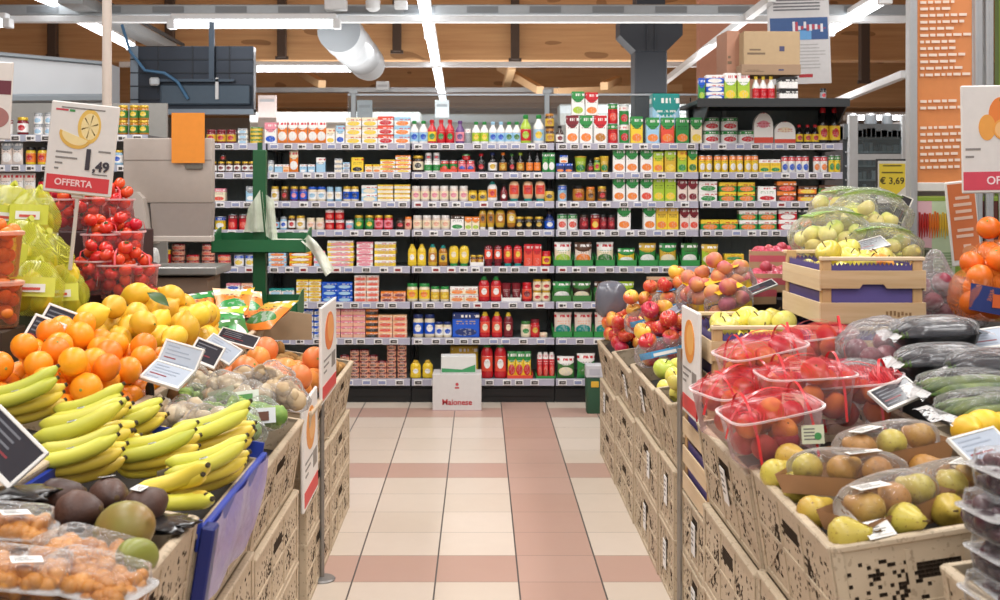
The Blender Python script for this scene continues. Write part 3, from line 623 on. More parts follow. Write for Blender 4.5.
# ---- sixth shelf
put(5, 'carton', (232.5,), 14, 6, 'WPU', 'white and pink carton', 3); put(5, 'carton', (247,), 12, 6, 'WZO', 'white and peach carton', 3); put(5, 'carton', (275, 287.5), 12, 6.5, 'WTSO', 'white and teal carton', 2); put(5, 'carton', (302, 314.5), 12, 5.4, 'WYES', 'yellow and white carton', 4)
put(5, 'carton', (329, 344.5), 15, 6.4, 'UUS', 'bright blue tuna box', 3); put(5, 'carton', (360, 372.5), 12, 5.2, 'ZWI', 'peach tuna pack', 5); put(5, 'carton', (386.5, 399), 12, 5, 'ZOMK', 'dark peach tuna pack', 2)
put(5, 'jar', (412, 424), 11, 18, 'CGYO', 'large mayonnaise jar with green lid'); put(5, 'jar', (435, 444.5), 9, 15, 'CGEY', 'small mayonnaise jar with green lid'); put(5, 'carton', (457, 471), 14, 7.4, 'CWO', 'cream and orange carton', 2)
put(5, 'squeeze', (484, 496), 11.5, 25, 'RGIW', 'red ketchup bottle with green cap'); put(5, 'tray', (511.5,), 20, 6, 'W', 'white display tray of dark cups', y=0); put(5, 'cup', (506.5, 516.5), 9.5, 18, 'MMM', 'dark red cup'); put(5, 'jar', (527,), 10, 19, 'RRIM', 'tall red jar'); put(5, 'jar', (537.5, 546.5), 9, 11, 'CECR', 'cream jar with red label', 2)
for x, st, ds in ((562, 'FGW', 'dark green salad pouch'), (582, 'JFC', 'dark brown pouch'), (604, 'GDI', 'green and brown pouch'), (626, 'FLE', 'olive green pouch')):
    put(5, 'pouch', (x,), 18, 20, st, ds, y=.02); put(5, 'tray', (x,), 19.5, 9, 'F', 'dark green display tray', y=0)
# ---- seventh shelf
put(6, 'carton', (308, 319), 10, 5.6, 'WUXU', 'white and blue tin pack', 5); put(6, 'carton', (334, 346.5, 359), 12, 5.6, 'ZPZK', 'peach tuna pack', 5); put(6, 'carton', (371.5,), 12, 5.6, 'DOKZ', 'brown and peach pack', 5); put(6, 'carton', (385, 399.5), 14, 5.6, 'ZQI', 'wide peach pack', 4)
put(6, 'jar', (417.5, 429.5), 10.5, 23, 'CNUW', 'large mayonnaise jar with navy label'); put(6, 'jar', (439, 447.5), 8.5, 15.5, 'CNWU', 'small mayonnaise jar with navy lid'); put(6, 'carton', (466,), 27, 25, 'UNNE', 'big blue mayonnaise box')
put(6, 'squeeze', (485, 497), 11, 25.5, 'RYIC', 'red ketchup bottle with yellow cap'); put(6, 'squeeze', (508.5,), 9.5, 25, 'MYMC', 'darker red bottle with yellow cap'); put(6, 'jar', (526,), 10, 16, 'CFCG', 'cream jar with green lid'); put(6, 'jar', (535.5,), 9, 18, 'RMRE', 'red pesto jar'); put(6, 'can', (543.5,), 8, 4.5, 'CCZ', 'small cream tub')
for x, ds in ((563, 'tan rice pouch'), (583.5, 'tan rice pouch'), (604, 'tan rice pouch')):
    put(6, 'pouch', (x,), 17.5, 25, 'HHTO', ds, y=.02); put(6, 'tray', (x,), 20, 9, 'G', 'green cardboard display tray', y=0)
# ---- bottom shelf
for x, n in ((344, 4), (354, 5), (363.5, 5), (372.5, 4), (381.5, 3), (391, 6), (401.5, 6)):
    put(7, 'can', (x,), 9.3, 5.6, 'ZMD', 'pink-brown tin', n, where='on bottom shelf')
put(7, 'squeeze', (415.5, 427.5), 11, 18, 'YEYW', 'short yellow bottle'); put(7, 'carton', (464,), 28, 31, 'YEOR', 'big yellow box behind the white crate-box', y=.1)
put(7, 'squeeze', (487, 500.5), 12.5, 36, 'RGIW', 'large red ketchup bottle'); put(7, 'tray', (520,), 26, 5, 'I', 'low red tray of colourful pouches', y=0); put(7, 'pouch', (512, 519.5, 527.5), 8, 27, 'YGRW', 'narrow yellow-green pouch', y=.02)
put(7, 'tray', (546,), 20, 4, 'G', 'low green tray of red tubes', y=0); put(7, 'tube', (540, 546, 552), 5.6, 26, 'RWI', 'slim red tube', y=.02); put(7, 'pouch', (566,), 17, 22, 'FWC', 'white bean pouch'); put(7, 'pouch', (586.5,), 18, 25, 'GWF', 'green vegetable pouch')
# ================================================================== picnic-tan produce crates
def crate_mat(c):
    t = NT('crate_plastic'); co = t.coord(); nz = t.noise(co, 11.0, 4.0, .6)
    cc = t.mix(nz, lin(c), tuple(x * .74 for x in lin(c)[:3]) + (1,))
    cc = t.mix(t.math('MULTIPLY', t.math('GREATER_THAN', t.noise(co, 70.0, 2.0), .62), .35), cc, lin('6f5c47'))
    return t.done(t.bsdf(cc, .55, 0, .3))
CRATE_L = crate_mat('d0bda2'); CRATE_R = crate_mat('cbbaa0'); HOLE_SHADE = plain('4a3b2c', .8)  # dark brown puts the shade inside the pierced holes into the colour
def hsh(i, j): return math.modf(abs(math.sin(i * 12.9898 + j * 78.233) * 43758.5453))[0]
def panel(L, H, cm):
    """Crate wall in the x-z plane, outside facing -y: rims, ribs, pierced pattern and hand hole as recesses painted shade-dark."""
    m = MB(); c = .0078; nx, nz = max(8, int(L / c)), max(8, int(H / c)); dx, dz = L / nx, H / nz; dep = .009
    for i in range(nx):
        for j in range(nz):
            u, v = (i + .5) / nx, (j + .5) / nz; x0, x1 = -L / 2 + i * dx, -L / 2 + (i + 1) * dx; z0, z1 = j * dz, (j + 1) * dz
            su = abs(u - .5) * 2                                          # mirrored pattern
            hole = False
            if .12 < v < .84 and su < .93:
                ii = int(su * nx / 2)
                arc = abs(sqrt((su / .62) ** 2 + ((v - .1) / .62) ** 2) - 1)
                if .3 < su < .88: hole = hsh(ii, j) < (.36 if arc < .13 or .5 < su < .6 else .11)
                else: hole = hsh(ii, j) < .045
                if .02 < arc < .07 and su < .56: hole = True
                if su < .2 and .66 < v < .8: hole = True
                if abs(su - .28) < .03 or .46 < v < .52: hole = hole and hsh(j, ii) < .25
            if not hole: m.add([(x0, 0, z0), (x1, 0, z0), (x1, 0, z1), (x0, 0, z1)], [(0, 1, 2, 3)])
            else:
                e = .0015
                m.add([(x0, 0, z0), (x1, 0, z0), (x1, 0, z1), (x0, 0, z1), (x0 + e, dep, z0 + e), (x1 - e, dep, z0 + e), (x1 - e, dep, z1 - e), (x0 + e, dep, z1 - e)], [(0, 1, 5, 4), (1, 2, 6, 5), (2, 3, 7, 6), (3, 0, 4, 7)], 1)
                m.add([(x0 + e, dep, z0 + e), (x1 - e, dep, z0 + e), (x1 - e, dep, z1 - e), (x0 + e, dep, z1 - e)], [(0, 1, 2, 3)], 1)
    m.add([(-L / 2, .014, 0), (L / 2, .014, 0), (L / 2, .014, H), (-L / 2, .014, H)], [(3, 2, 1, 0)])
    m.box(-L / 2, -.006, H - .014, L / 2, .014, H, c=.003)                 # rim
    m.box(-L / 2, -.003, 0, L / 2, .014, .018, c=.002); m.box(-L / 2 + .02, -.003, H * .47, L / 2 - .02, 0, H * .51)
    for s in (-1, 1):
        m.box(min(s * L / 2, s * (L / 2 - .022)), -.004, 0, max(s * L / 2, s * (L / 2 - .022)), .0, H - .01, c=.0015)
        m.box(s * L * .14 - .006, -.003, .01, s * L * .14 + .006, 0, H * .9)
        m.add([(s * L * .16, -.003, H * .52), (s * L * .44, -.003, H * .08), (s * L * .44 + .012, -.003, H * .08), (s * L * .16 + .012, -.003, H * .52)], [(0, 1, 2, 3) if s > 0 else (3, 2, 1, 0)])
    return m.mesh('crate_wall', [cm, HOLE_SHADE], 0)
_pan = {}
def crate(label, L, W, H, loc, rot=(0, 0, 0), cm=None, liner=None, group='tan plastic produce crates', paper=()):
    """Open crate, long side along y. liner = (fill height, mound) adds a dark false bottom."""
    cm = cm or CRATE_L; t = thing('produce_crate', label, 'crate', loc, rot, group)
    def pan(l):
        k = (round(l, 2), round(H, 2), cm.name)
        if k not in _pan: _pan[k] = panel(l, H, cm)
        return _pan[k]
    for s in (-1, 1):
        link('side_wall', pan(L), t, (s * W / 2, 0, 0), (0, 0, s * pi / 2)); link('end_wall', pan(W), t, (0, s * L / 2, 0), (0, 0, 0 if s < 0 else pi))
    m = MB(); m.box(-W / 2 + .014, -L / 2 + .014, .004, W / 2 - .014, L / 2 - .014, .012)
    for i in range(5): m.box(-W / 2 + .02, -L / 2 + .05 + i * (L - .1) / 5, 0, W / 2 - .02, -L / 2 + .07 + i * (L - .1) / 5, .004)
    link('base', m.mesh('base', cm, 0), t)
    if liner:
        zl, mound = liner; fl = floor_fn(W, L, zl, mound); a, b = W / 2 - .016, L / 2 - .016; m = MB()
        m.grid(lambda u, v: (-a + 2 * a * u, -b + 2 * b * v, fl(-a + 2 * a * u, -b + 2 * b * v)), 10, 12)
        m.box(-a, -b, .012, a, b, min(zl * .9, H - .03)); l = link('liner', m.mesh('liner', BLACK, 180), t); tag(l, 'black liner')
    for (s, v, w, h) in paper:                                             # paper labels on an outer long wall
        m = MB(); m.box(-w / 2, -.0075, -h / 2, w / 2, -.0055, h / 2)
        for q in range(4): m.box(-w * .38, -.008, h * (.3 - q * .17), w * (.1 + .25 * hsh(q, 3)), -.0075, h * (.36 - q * .17), 1)
        o = link('paper_label', m.mesh('paper_label', [plain('efefec', .6), plain('6b6b6b', .6)], 0), t, (s[0] * W / 2, s[1], v), (0, 0, s[0] * pi / 2)); tag(o, 'white paper label')
    return t
def floor_fn(W, L, zl, mound): return lambda x, y: zl + mound * max(0, 1 - (2 * x / W) ** 2) * max(0, 1 - (2 * y / L) ** 2)
SHELFN = {}
def stack(side, xa, y0, y1, rim, what, tilt=9.0, W=.40, liner=(.14, .02), n=3, cm=None, paper=None):
    """Stack of crates whose aisle face stands at x = xa; the topmost leans up, away from the aisle."""
    L = y1 - y0 - .008; H = rim / n; yc = (y0 + y1) / 2; s = 1 if xa > 0 else -1
    names = {1: ('topmost',), 2: ('lower', 'topmost'), 3: ('lowest', 'middle', 'topmost')}[n]
    for k in range(n - 1):
        pp = [((-s, L * .05, H * .55), )] if False else ()
        if paper and k in paper: pp = [((-s, paper[k]), H * .55, .06, .1)]
        crate('tan plastic crate, %s of the stack %s' % (names[k], what), L, W, H, (xa + s * W / 2, yc, k * H), cm=cm, paper=pp)
    a = radians(tilt); z = (n - 1) * H
    pp = [((-s, paper[n - 1]), H * .55, .06, .1)] if paper and n - 1 in paper else ()
    # hinge about the lower aisle edge
    root = Vector((xa + s * (W / 2 * cos(a) + H * sin(a) * .5), yc, z + W / 2 * sin(a)))
    return crate('tan plastic crate, topmost of the stack %s' % what, L, W, H, root, (0, -s * a, 0), cm, liner, paper=pp)

def on_crate(cr, x, y, z): bpy.context.view_layer.update(); return cr.matrix_world @ Vector((x, y, z))
# ------------------------------------------------------------------ settling heaps of produce
def settle(n, x0, x1, y0, y1, fl, r, seed, cand=70, fixed=()):
    rnd = random.Random(seed); S = list(fixed); out = []
    for _ in range(n):
        best = None; rr = r * rnd.uniform(.92, 1.07)
        for _c in range(cand):
            x, y = rnd.uniform(x0 + r * .9, x1 - r * .9), rnd.uniform(y0 + r * .9, y1 - r * .9); z = fl(x, y) + rr
            for (a, b, c, q) in S:
                d2 = (a - x) ** 2 + (b - y) ** 2; t_ = (q + rr) * .97
                if d2 < t_ * t_: z = max(z, c + sqrt(t_ * t_ - d2))
            if best is None or z < best[2]: best = (x, y, z, rr)
        S.append(best); out.append(best)
    return out
bpy_dirty = lambda: bpy.context.view_layer.update()
def pile(parent, key, builders, n, r, desc, where, cat, group, W, L, zl, mound, seed, rx=(0, 360), margin=.016, upright=False):
    """Fill a crate (parent) with n fruits; each ends up as a top-level thing of its own."""
    bpy_dirty(); mw = parent.matrix_world.copy(); fl = floor_fn(W, L, zl, mound); rnd = random.Random(seed)
    res = settle(n, -W / 2 + margin, W / 2 - margin, -L / 2 + margin, L / 2 - margin, fl, r, seed)
    for (x, y, z, q) in res:
        i = rnd.randrange(len(builders)); e = Euler((radians(rnd.uniform(*rx)), radians(rnd.uniform(-40, 40) if upright else rnd.uniform(0, 360)), rnd.uniform(0, 6.28)))
        if upright: e = Euler((radians(rnd.uniform(-45, 45)), radians(rnd.uniform(-45, 45)), rnd.uniform(0, 6.28)))
        o = spawn((key, i), builders[i], mw @ Vector((x, y, z)), e, q / r); heap(o, desc, where, cat, group)

# ------------------------------------------------------------------ fruit shapes (centred on their middle)
def lathe_fruit(name, prof, mat_, n=20, lumps=0.0, seed=1, bend=0.0, sx=1.0):
    m = MB(); m.lathe(prof, n, sx=sx); rnd = random.Random(seed); ph = [rnd.uniform(0, 6.28) for _ in range(4)]; H = max(p[1] for p in prof)
    for i, v in enumerate(m.v):
        x, y, z = v; a = math.atan2(y, x); k = 1 + lumps * (sin(2 * a + ph[0]) * .5 + sin(3 * a + z * 40 + ph[1]) * .5 + sin(z * 55 + ph[2]) * .4)
        m.v[i] = (x * k + bend * (z / H) ** 2, y * k, z * (1 + lumps * .3 * sin(a + ph[3])))
    return link(name, m.mesh(name, mat_, 180))
def ball(r, zs=1.0, dt=.0, db=.0, n=14):
    p = []
    for i in range(n + 1):
        a = pi * i / n; z = -cos(a); q = sin(a)
        zz = z * zs * r
        if dt and z > 0: zz -= dt * r * max(0, 1 - (q / .55) ** 2)
        if db and z < 0: zz += db * r * max(0, 1 - (q / .5) ** 2)
        p.append((max(q * r, .0004), zz))
    return p
ORANGE = fruit('f59a1c', 'ee8412', 8, .38, .35, 420, hue=.02); GRAPEF = fruit('ee9a45', 'e4814a', 6, .38, .3, 380, hue=.025); LEMON = fruit('f0c43c', 'e2b02c', 7, .4, .4, 330, hue=.02)
APPLE_R = fruit('c9303a', 'e9b34a', 9, .28, 0, 1, .45, .52, .74, hue=.03, freck='e8b070'); APPLE_Y = fruit('e6d24e', 'ddd873', 6, .3, hue=.02, freck='c8b860'); APPLE_G = fruit('b9cf45', 'cfd96a', 6, .3)
APPLE_RY = fruit('d8483a', 'efc04e', 8, .28, 0, 1, .5, .4, .62, hue=.04); PEACH = fruit('b23a3c', 'e38b3a', 8, .6, .2, 500, lo=.42, hi=.66, spec=.25, hue=.03); PEAR = fruit('c3a444', 'a97a35', 7, .4, .15, 260, freck='8d6a34', hue=.03); PEAR_G = fruit('c2b54e', 'b69f45', 7, .36, .1, 200, freck='9a8038')
PEAR_B = fruit('b3823f', '9c6c36', 7, .45, .15, 260, freck='7d5a30'); POTATO = fruit('b98e58', '9a7040', 10, .7, .4, 120, spec=.2); AVO = fruit('3d2b27', '5a3a2c', 12, .5, .8, 150); MANGO = fruit('858a3e', '96603f', 5, .4, lo=.45, hi=.75)
TOMATO = fruit('d42a2a', 'e3542f', 5, .2, hue=.02); PLUM = fruit('5a2036', '8a3040', 6, .35); EGGPL = fruit('1f1a24', '3a3a40', 3, .22); ZUCCH = fruit('39501f', '6f7f2f', 14, .4); STEM = plain('5b4526', .8); GREENST = plain('4d6b2a', .7)
def mk_orange(mat_, r, nm, seed):
    def b():
        o = lathe_fruit(nm, ball(r, .95, .05, .03), mat_, 22, .012, seed); m = MB(); m.lathe([(r * .1, r * .89), (r * .09, r * .915), (r * .03, r * .93)], 8); link('stem_button', m.mesh('stem_button', plain('8a9a4a', .7)), o); return o
    return b
def mk_lemon(r, seed, mat_=None):
    def b():
        p = [(max(q, .0004), z * 1.0) for q, z in ball(r, 1.22)]; H = r * 1.22
        p = [(.0004, -H * 1.17), (r * .1, -H * 1.15), (r * .2, -H * 1.05)] + [(q, z) for q, z in p if abs(z) < H * .93] + [(r * .24, H * 1.04), (r * .17, H * 1.2), (r * .06, H * 1.25), (.0004, H * 1.25)]
        o = lathe_fruit('lemon', p, mat_ or LEMON, 20, .02, seed); m = MB(); m.lathe([(r * .09, -H * 1.19), (r * .08, -H * 1.15)], 8); link('stem_end', m.mesh('stem_end', GREENST), o); return o
    return b
def mk_apple(mat_, r, seed, nm='apple'):
    def b():
        p = ball(r, .92, .3, .22, 18); p = [(q * (1 + .1 * (z / r)), z) for q, z in p]
        o = lathe_fruit(nm, p, mat_, 20, .02, seed); m = MB(); m.tube([(0, 0, r * .6), (r * .05, 0, r * .85), (r * .15, 0, r * 1.06)], [r * .05, r * .045, r * .06], 6); link('stem', m.mesh('stem', STEM), o); return o
    return b
def mk_peach(r, seed, mat_=None):
    def b():
        o = lathe_fruit('peach', ball(r, .94, .18, .0, 16), mat_ or PEACH, 20, .012, seed)
        for v in o.data.vertices:                                            # the seam
            a = math.atan2(v.co.y, v.co.x); k = 1 - .05 * math.exp(-(a / .22) ** 2); v.co.x *= k; v.co.y *= k
        m = MB(); m.lathe([(r * .09, r * .74), (r * .07, r * .79), (r * .02, r * .8)], 8); link('stem_scar', m.mesh('stem_scar', STEM), o); return o
    return b
def mk_pear(mat_, r, seed):
    def b():
        pr = [(.0004, -.95), (.3, -.93), (.68, -.75), (.95, -.38), (1, 0), (.92, .32), (.72, .66), (.52, .98), (.42, 1.25), (.32, 1.42), (.16, 1.5), (.0004, 1.47)]
        o = lathe_fruit('pear', [(q * r, z * r) for q, z in pr], mat_, 20, .025, seed, bend=r * .12); m = MB(); m.tube([(r * .12, 0, r * 1.44), (r * .16, 0, r * 1.7), (r * .28, 0, r * 1.9)], [r * .05, r * .05, r * .08], 6); link('stem', m.mesh('stem', STEM), o); return o
    return b
def mk_potato(r, seed):
    return lambda: lathe_fruit('potato', [(max(q * 1.0, .0004), z) for q, z in ball(r, 1.35)], POTATO, 16, .07, seed, sx=.85)
def mk_avo(r, seed):
    def b():
        pr = [(.0004, -1), (.45, -.9), (.85, -.5), (1, 0), (.9, .45), (.66, .9), (.42, 1.25), (.2, 1.4), (.0004, 1.42)]
        o = lathe_fruit('avocado', [(q * r, z * r) for q, z in pr], AVO, 20, .02, seed); m = MB(); m.lathe([(r * .12, r * 1.38), (r * .14, r * 1.46), (r * .05, r * 1.5)], 8); link('stem', m.mesh('stem', STEM), o); return o
    return b

# ------------------------------------------------------------------ films, bags, punnets
def bag_mesh(w, d, h, seed, wr=.05, pinch=.0, name='film'):
    rnd = random.Random(seed); ph = [rnd.uniform(0, 6.28) for _ in range(6)]; m = MB(); nu, nv = 28, 18
    vs = []
    for j in range(nv + 1):
        t_ = pi * j / nv; z = -cos(t_); q = abs(sin(t_)) ** .62
        for i in range(nu):
            a = 2 * pi * i / nu; ca, sa = cos(a), sin(a)
            sx = math.copysign(abs(ca) ** .75, ca); sy = math.copysign(abs(sa) ** .75, sa)
            k = 1 + wr * (sin(5 * a + ph[0] + 3 * z) + .7 * sin(9 * a + ph[1] - 5 * z) + .5 * sin(13 * a + 7 * z + ph[2]))
            if pinch and z > .25: k *= 1 - pinch * (z - .25) / .75 * .9
            vs.append((w / 2 * q * sx * k, d / 2 * q * sy * k, h / 2 * (1 + math.copysign(abs(z) ** .8, z)) + (pinch * h * .45 * max(0, z - .7) / .3 if pinch else 0)))
    fs = [(j * nu + i, j * nu + (i + 1) % nu, (j + 1) * nu + (i + 1) % nu, (j + 1) * nu + i) for j in range(nv) for i in range(nu)]
    m.add(vs, fs); return m
def fill(root, key, builders, n, r, w, d, z0, seed, desc, where, cat, group, upright=False, lie=False):
    bpy_dirty(); mw = root.matrix_world.copy(); rnd = random.Random(seed)
    for (x, y, z, q) in settle(n, -w / 2, w / 2, -d / 2, d / 2, lambda a, b: z0, r, seed, 50):
        i = rnd.randrange(len(builders)); e = Euler((pi / 2 + rnd.uniform(-.2, .2), rnd.uniform(-.3, .3), rnd.uniform(-.6, .6))) if lie else Euler((rnd.uniform(-.8, .8), rnd.uniform(-.8, .8), rnd.uniform(0, 6.28)))
        o = spawn((key, i), builders[i], mw @ Vector((x, y, z)), e, q / r); heap(o, desc, where, cat, group)
def sticker(parent, w, h, loc, rot, base='f1f0ea', spot=None, name='paper_label'):
    m = MB(); m.box(-w / 2, -h / 2, 0, w / 2, h / 2, .001)
    for q in range(4): m.box(-w * .4, h * (.3 - q * .18) - h * .04, .001, w * (.05 + .3 * hsh(q, 7)), h * (.3 - q * .18) + h * .03, .0014, 1)
    if spot: m.lathe([(min(w, h) * .2, .001), (min(w, h) * .2, .0016)], 14, cx=w * .22, cy=-h * .1, mi=2)
    return link(name, m.mesh(name, [plain(base, .5), plain('77756f', .6), plain(spot or '2f8f45', .5)], 0), parent, loc, rot)

# ------------------------------------------------------------------ electronic price cards
def aim(tilt, yaw, roll): return (Matrix.Rotation(yaw, 3, 'Z') @ Matrix.Rotation(tilt, 3, 'X') @ Matrix.Rotation(roll, 3, 'Z')).to_euler()
def price_card(label, loc, w, h, rot, painted_refl=False, group='electronic price cards in white frames'):
    """Flat framed display, local x-y plane, face up (+z)."""
    t = thing('price_card', label, 'price card', loc, rot, group); b = min(w, h) * .075; th = .008; m = MB()
    for x0, y0, x1, y1 in ((-w / 2, -h / 2, w / 2, -h / 2 + b * 1.5), (-w / 2, h / 2 - b, w / 2, h / 2), (-w / 2, -h / 2 + b * 1.5, -w / 2 + b, h / 2 - b), (w / 2 - b, -h / 2 + b * 1.5, w / 2, h / 2 - b)): m.box(x0, y0, -th, x1, y1, th * .3, c=.0012)
    m.box(-w / 2 + .002, -h / 2 + .002, -th, w / 2 - .002, h / 2 - .002, -th * .5); link('frame', m.mesh('frame', plain('e9e7e2', .4), 0), t)
    m = MB(); m.box(-w / 2 + b, -h / 2 + b * 1.5, -th * .5, w / 2 - b, h / 2 - b, 0, 0)
    for q in range(5):
        y = h * (.3 - q * .14); m.box(-w * .38, y - h * .025, 0, w * (-.1 + .4 * hsh(q, int(w * 1000))), y + h * .02, .0006, 1 if q != 3 else 2)
    link('screen', m.mesh('screen', [plain('b9c4d2' if painted_refl else '3a3c44', .12, 0, .8), plain('70737b' if not painted_refl else '97a2b2', .3), plain('8c3038', .3)], 0), t)  # pale screen colour stands in for light reflected off the card
    return t
# ================================================================== left-hand produce displays
XL = -.60
def base_stand(name, label, x0, x1, y0, y1, z, zb_=0.0):
    m = MB(); m.box(x0, y0, zb_, x1, y1, z, c=.008); m.box(x0 + .03, y0 + .03, z, x1 - .03, y1 - .03, z + .004)
    return tag(link(name, m.mesh(name, plain('222325', .6), 0)), label, 'stand')
base_stand('display_stand', 'dark low display stand carrying the inner left crates', -2.3, -1.03, 1.5, 5.4, .60)
base_stand('display_riser', 'dark riser under the net bags and tomato tubs', -2.3, -1.50, 3.2, 5.4, .92, .606)
WHL = 'left of the aisle'
cA0 = stack(-1, XL, 1.66, 2.36, .785, 'under the avocados', liner=(.13, .0))
cA1 = stack(-1, XL, 2.37, 3.04, .745, 'under the aisle-side bananas', liner=(.13, .0))
cA2 = stack(-1, XL, 3.05, 3.78, .70, 'under the bagged salads', liner=(.12, .03))
cA3 = stack(-1, XL, 3.95, 4.60, .685, 'under the grapefruits', liner=(.185, .04))
cA4 = stack(-1, XL, 4.61, 5.26, .672, 'under the potatoes, farthest left', liner=(.17, .02))
def inner(label, y0, y1, z, liner, tilt=13):
    a = radians(tilt); W = .42; return crate(label, y1 - y0 - .01, W, .23, (-1.02 - W / 2 * cos(a), (y0 + y1) / 2, z + W / 2 * sin(a)), (0, a, 0), liner=liner)
cB0 = inner('tan plastic inner crate behind the avocados at the left edge', 1.66, 2.36, .63, (.15, 0))
cB1 = inner('tan plastic inner crate under the left bananas', 2.37, 3.04, .62, (.16, 0))
cB2 = inner('tan plastic inner crate under the oranges', 3.05, 3.74, .62, (.15, .06))
cB3 = inner('tan plastic inner crate under the lemons', 3.76, 4.55, .62, (.17, .13))
cB4 = inner('tan plastic inner crate under the green vegetable packets', 4.57, 5.26, .62, (.18, .04))

pile(cB2, 'orange', [mk_orange(ORANGE, .041, 'orange', i) for i in range(3)], 62, .041, 'loose orange', 'in orange heap', 'orange', 'oranges in the inner crate', .42, .68, .15, .06, 11)
pile(cB3, 'lemon', [mk_lemon(.043, i) for i in range(3)], 40, .048, 'loose lemon', 'in lemon heap', 'lemon', 'lemons in the inner crate', .42, .78, .17, .13, 12)
pile(cA3, 'grapefruit', [mk_orange(GRAPEF, .052, 'grapefruit', i) for i in range(2)], 20, .052, 'pink-orange grapefruit', 'in aisle-side crate', 'grapefruit', 'grapefruits in the aisle-side crate', .40, .64, .185, .04, 13)
pile(cA4, 'potato', [mk_potato(.026, i) for i in range(3)], 46, .031, 'brown potato', 'in far crate', 'potato', 'potatoes in the far left crate', .40, .64, .17, .02, 14)
# a lemon leaf
m = MB(); m.grid(lambda u, v: ((u - .5) * .045 * sin(pi * min(1, v * 1.02)) , (v - .5) * .11, .012 * sin(pi * v) + .006 * abs(u - .5)), 6, 8)
lf = tag(link('lemon_leaf', m.mesh('lemon_leaf', plain('3f5e2a', .45), 180), None, at(158, 300, 4.15), (.5, -.5, .9)), 'dark green leaf on top of the lemon heap', 'leaf')

# cardboard divider behind the potatoes
m = MB(); a = at(264, 318, 5.27); b = at(305, 318, 5.22)
m.add([(-.12, 0, 0), (.12, 0, 0), (.12, 0, .115), (-.12, 0, .15), (-.12, .008, 0), (.12, .008, 0), (.12, .008, .115), (-.12, .008, .15)], [(0, 1, 2, 3), (7, 6, 5, 4), (3, 2, 6, 7), (0, 3, 7, 4), (1, 5, 6, 2)])
tag(link('cardboard_divider', m.mesh('cardboard_divider', plain('b39a7c', .75), 0), None, at(285, 340, 5.2), (0, 0, .05)), 'sloping brown cardboard panel standing behind the potatoes', 'cardboard')

# ---- bananas
BAN = fruit('efd44e', 'dccd4a', 3, .42, .1, 90, lo=.45, hi=.8, hue=.02); BANG = fruit('d8d24e', 'c0c84a', 4, .42, lo=.4, hi=.7)
def banana_mesh(L, seed, curve):
    rnd = random.Random(seed); pts = []; rad = []; n = 16; ang = curve * rnd.uniform(.9, 1.12); Rr = L / ang
    for i in range(n + 1):
        s = i / n; a = ang * (s - .12); pts.append((Rr * sin(a), 0, Rr * (1 - cos(a))))
        r = .0185 * (min(1, .42 + s * 4.2) if s < .16 else 1) * (1 if s < .78 else max(.2, 1 - ((s - .78) / .22) ** 2 * .78)); rad.append(r * .62 if s < .06 else r)
    m = MB(); m.tube(pts, rad, 10); d = Vector(pts[-1]) - Vector(pts[-2]); e = Vector(pts[-1])
    m.tube([e - d * .2, e + d * .35], [.0062, .005], 8, 1)
    return m.mesh('banana', [BAN if seed % 3 else BANG, plain('3f3420', .8)], 60)
BM = [banana_mesh(.2, i, .85) for i in range(4)]; BMC = [banana_mesh(.2, 10 + i, 1.7) for i in range(3)]
def hand(label, loc, rz, n, roll=-.85, spread=.16, curved=False, pitch=0.0, scale=1.0):
    t = thing('banana_hand', label, 'bananas', loc, (roll, pitch, rz), 'hands of bananas'); t.scale = (scale,) * 3; rnd = random.Random(int(loc[0] * 999))
    nu = (n + 1) // 2
    for k in range(n):
        lay = k // nu; q = k % nu - (nu - 1) / 2
        o = link('banana', (BMC if curved else BM)[k % 3], t, (.012, q * .030, .018 + lay * .031), (rnd.uniform(-.15, .15), rnd.uniform(-.05, .05) + lay * .10, q * spread + rnd.uniform(-.04, .04)))
        if k % 2 == 0: sticker(o, .019, .011, (.066, -.0146, .0215), (.85, -.25, .1), 'e8eef7', '2b5fb8', 'sticker')
    m = MB(); m.tube([(-.03, 0, .035), (-.005, 0, .036), (.022, 0, .032)], [.010, .017, .022], 10); link('crown', m.mesh('crown', plain('4a4028', .8)), t)
    return t
hand('banana hand just right of the big price card, by the oranges', at(54, 432, 2.92), -.10, 6)
hand('banana hand with a long curved finger below the first hand', at(40, 452, 2.72), -.12, 6, scale=1.12)
hand('banana hand lying under others near the avocados', at(38, 476, 2.6), .02, 5)
hand('banana hand at the far rim of the blue tray beside the salads', at(92, 442, 2.98), .0, 5)
hand('greenish banana hand at the left frame edge below the oranges', at(-14, 417, 2.9), .06, 5)
hand('banana hand against the far crate rim, fingers toward the aisle', at(176, 452, 2.90), .06, 6, scale=1.05)
hand('banana hand at the near aisle corner of the blue tray', at(170, 488, 2.64), .22, 6)
hand('banana hand between the two rows at the middle of the tray', at(120, 470, 2.74), .1, 5)
hand('strongly curved bananas beside the avocados in the blue tray', at(138, 498, 2.52), .35, 4, curved=True, roll=1.25, spread=.2)
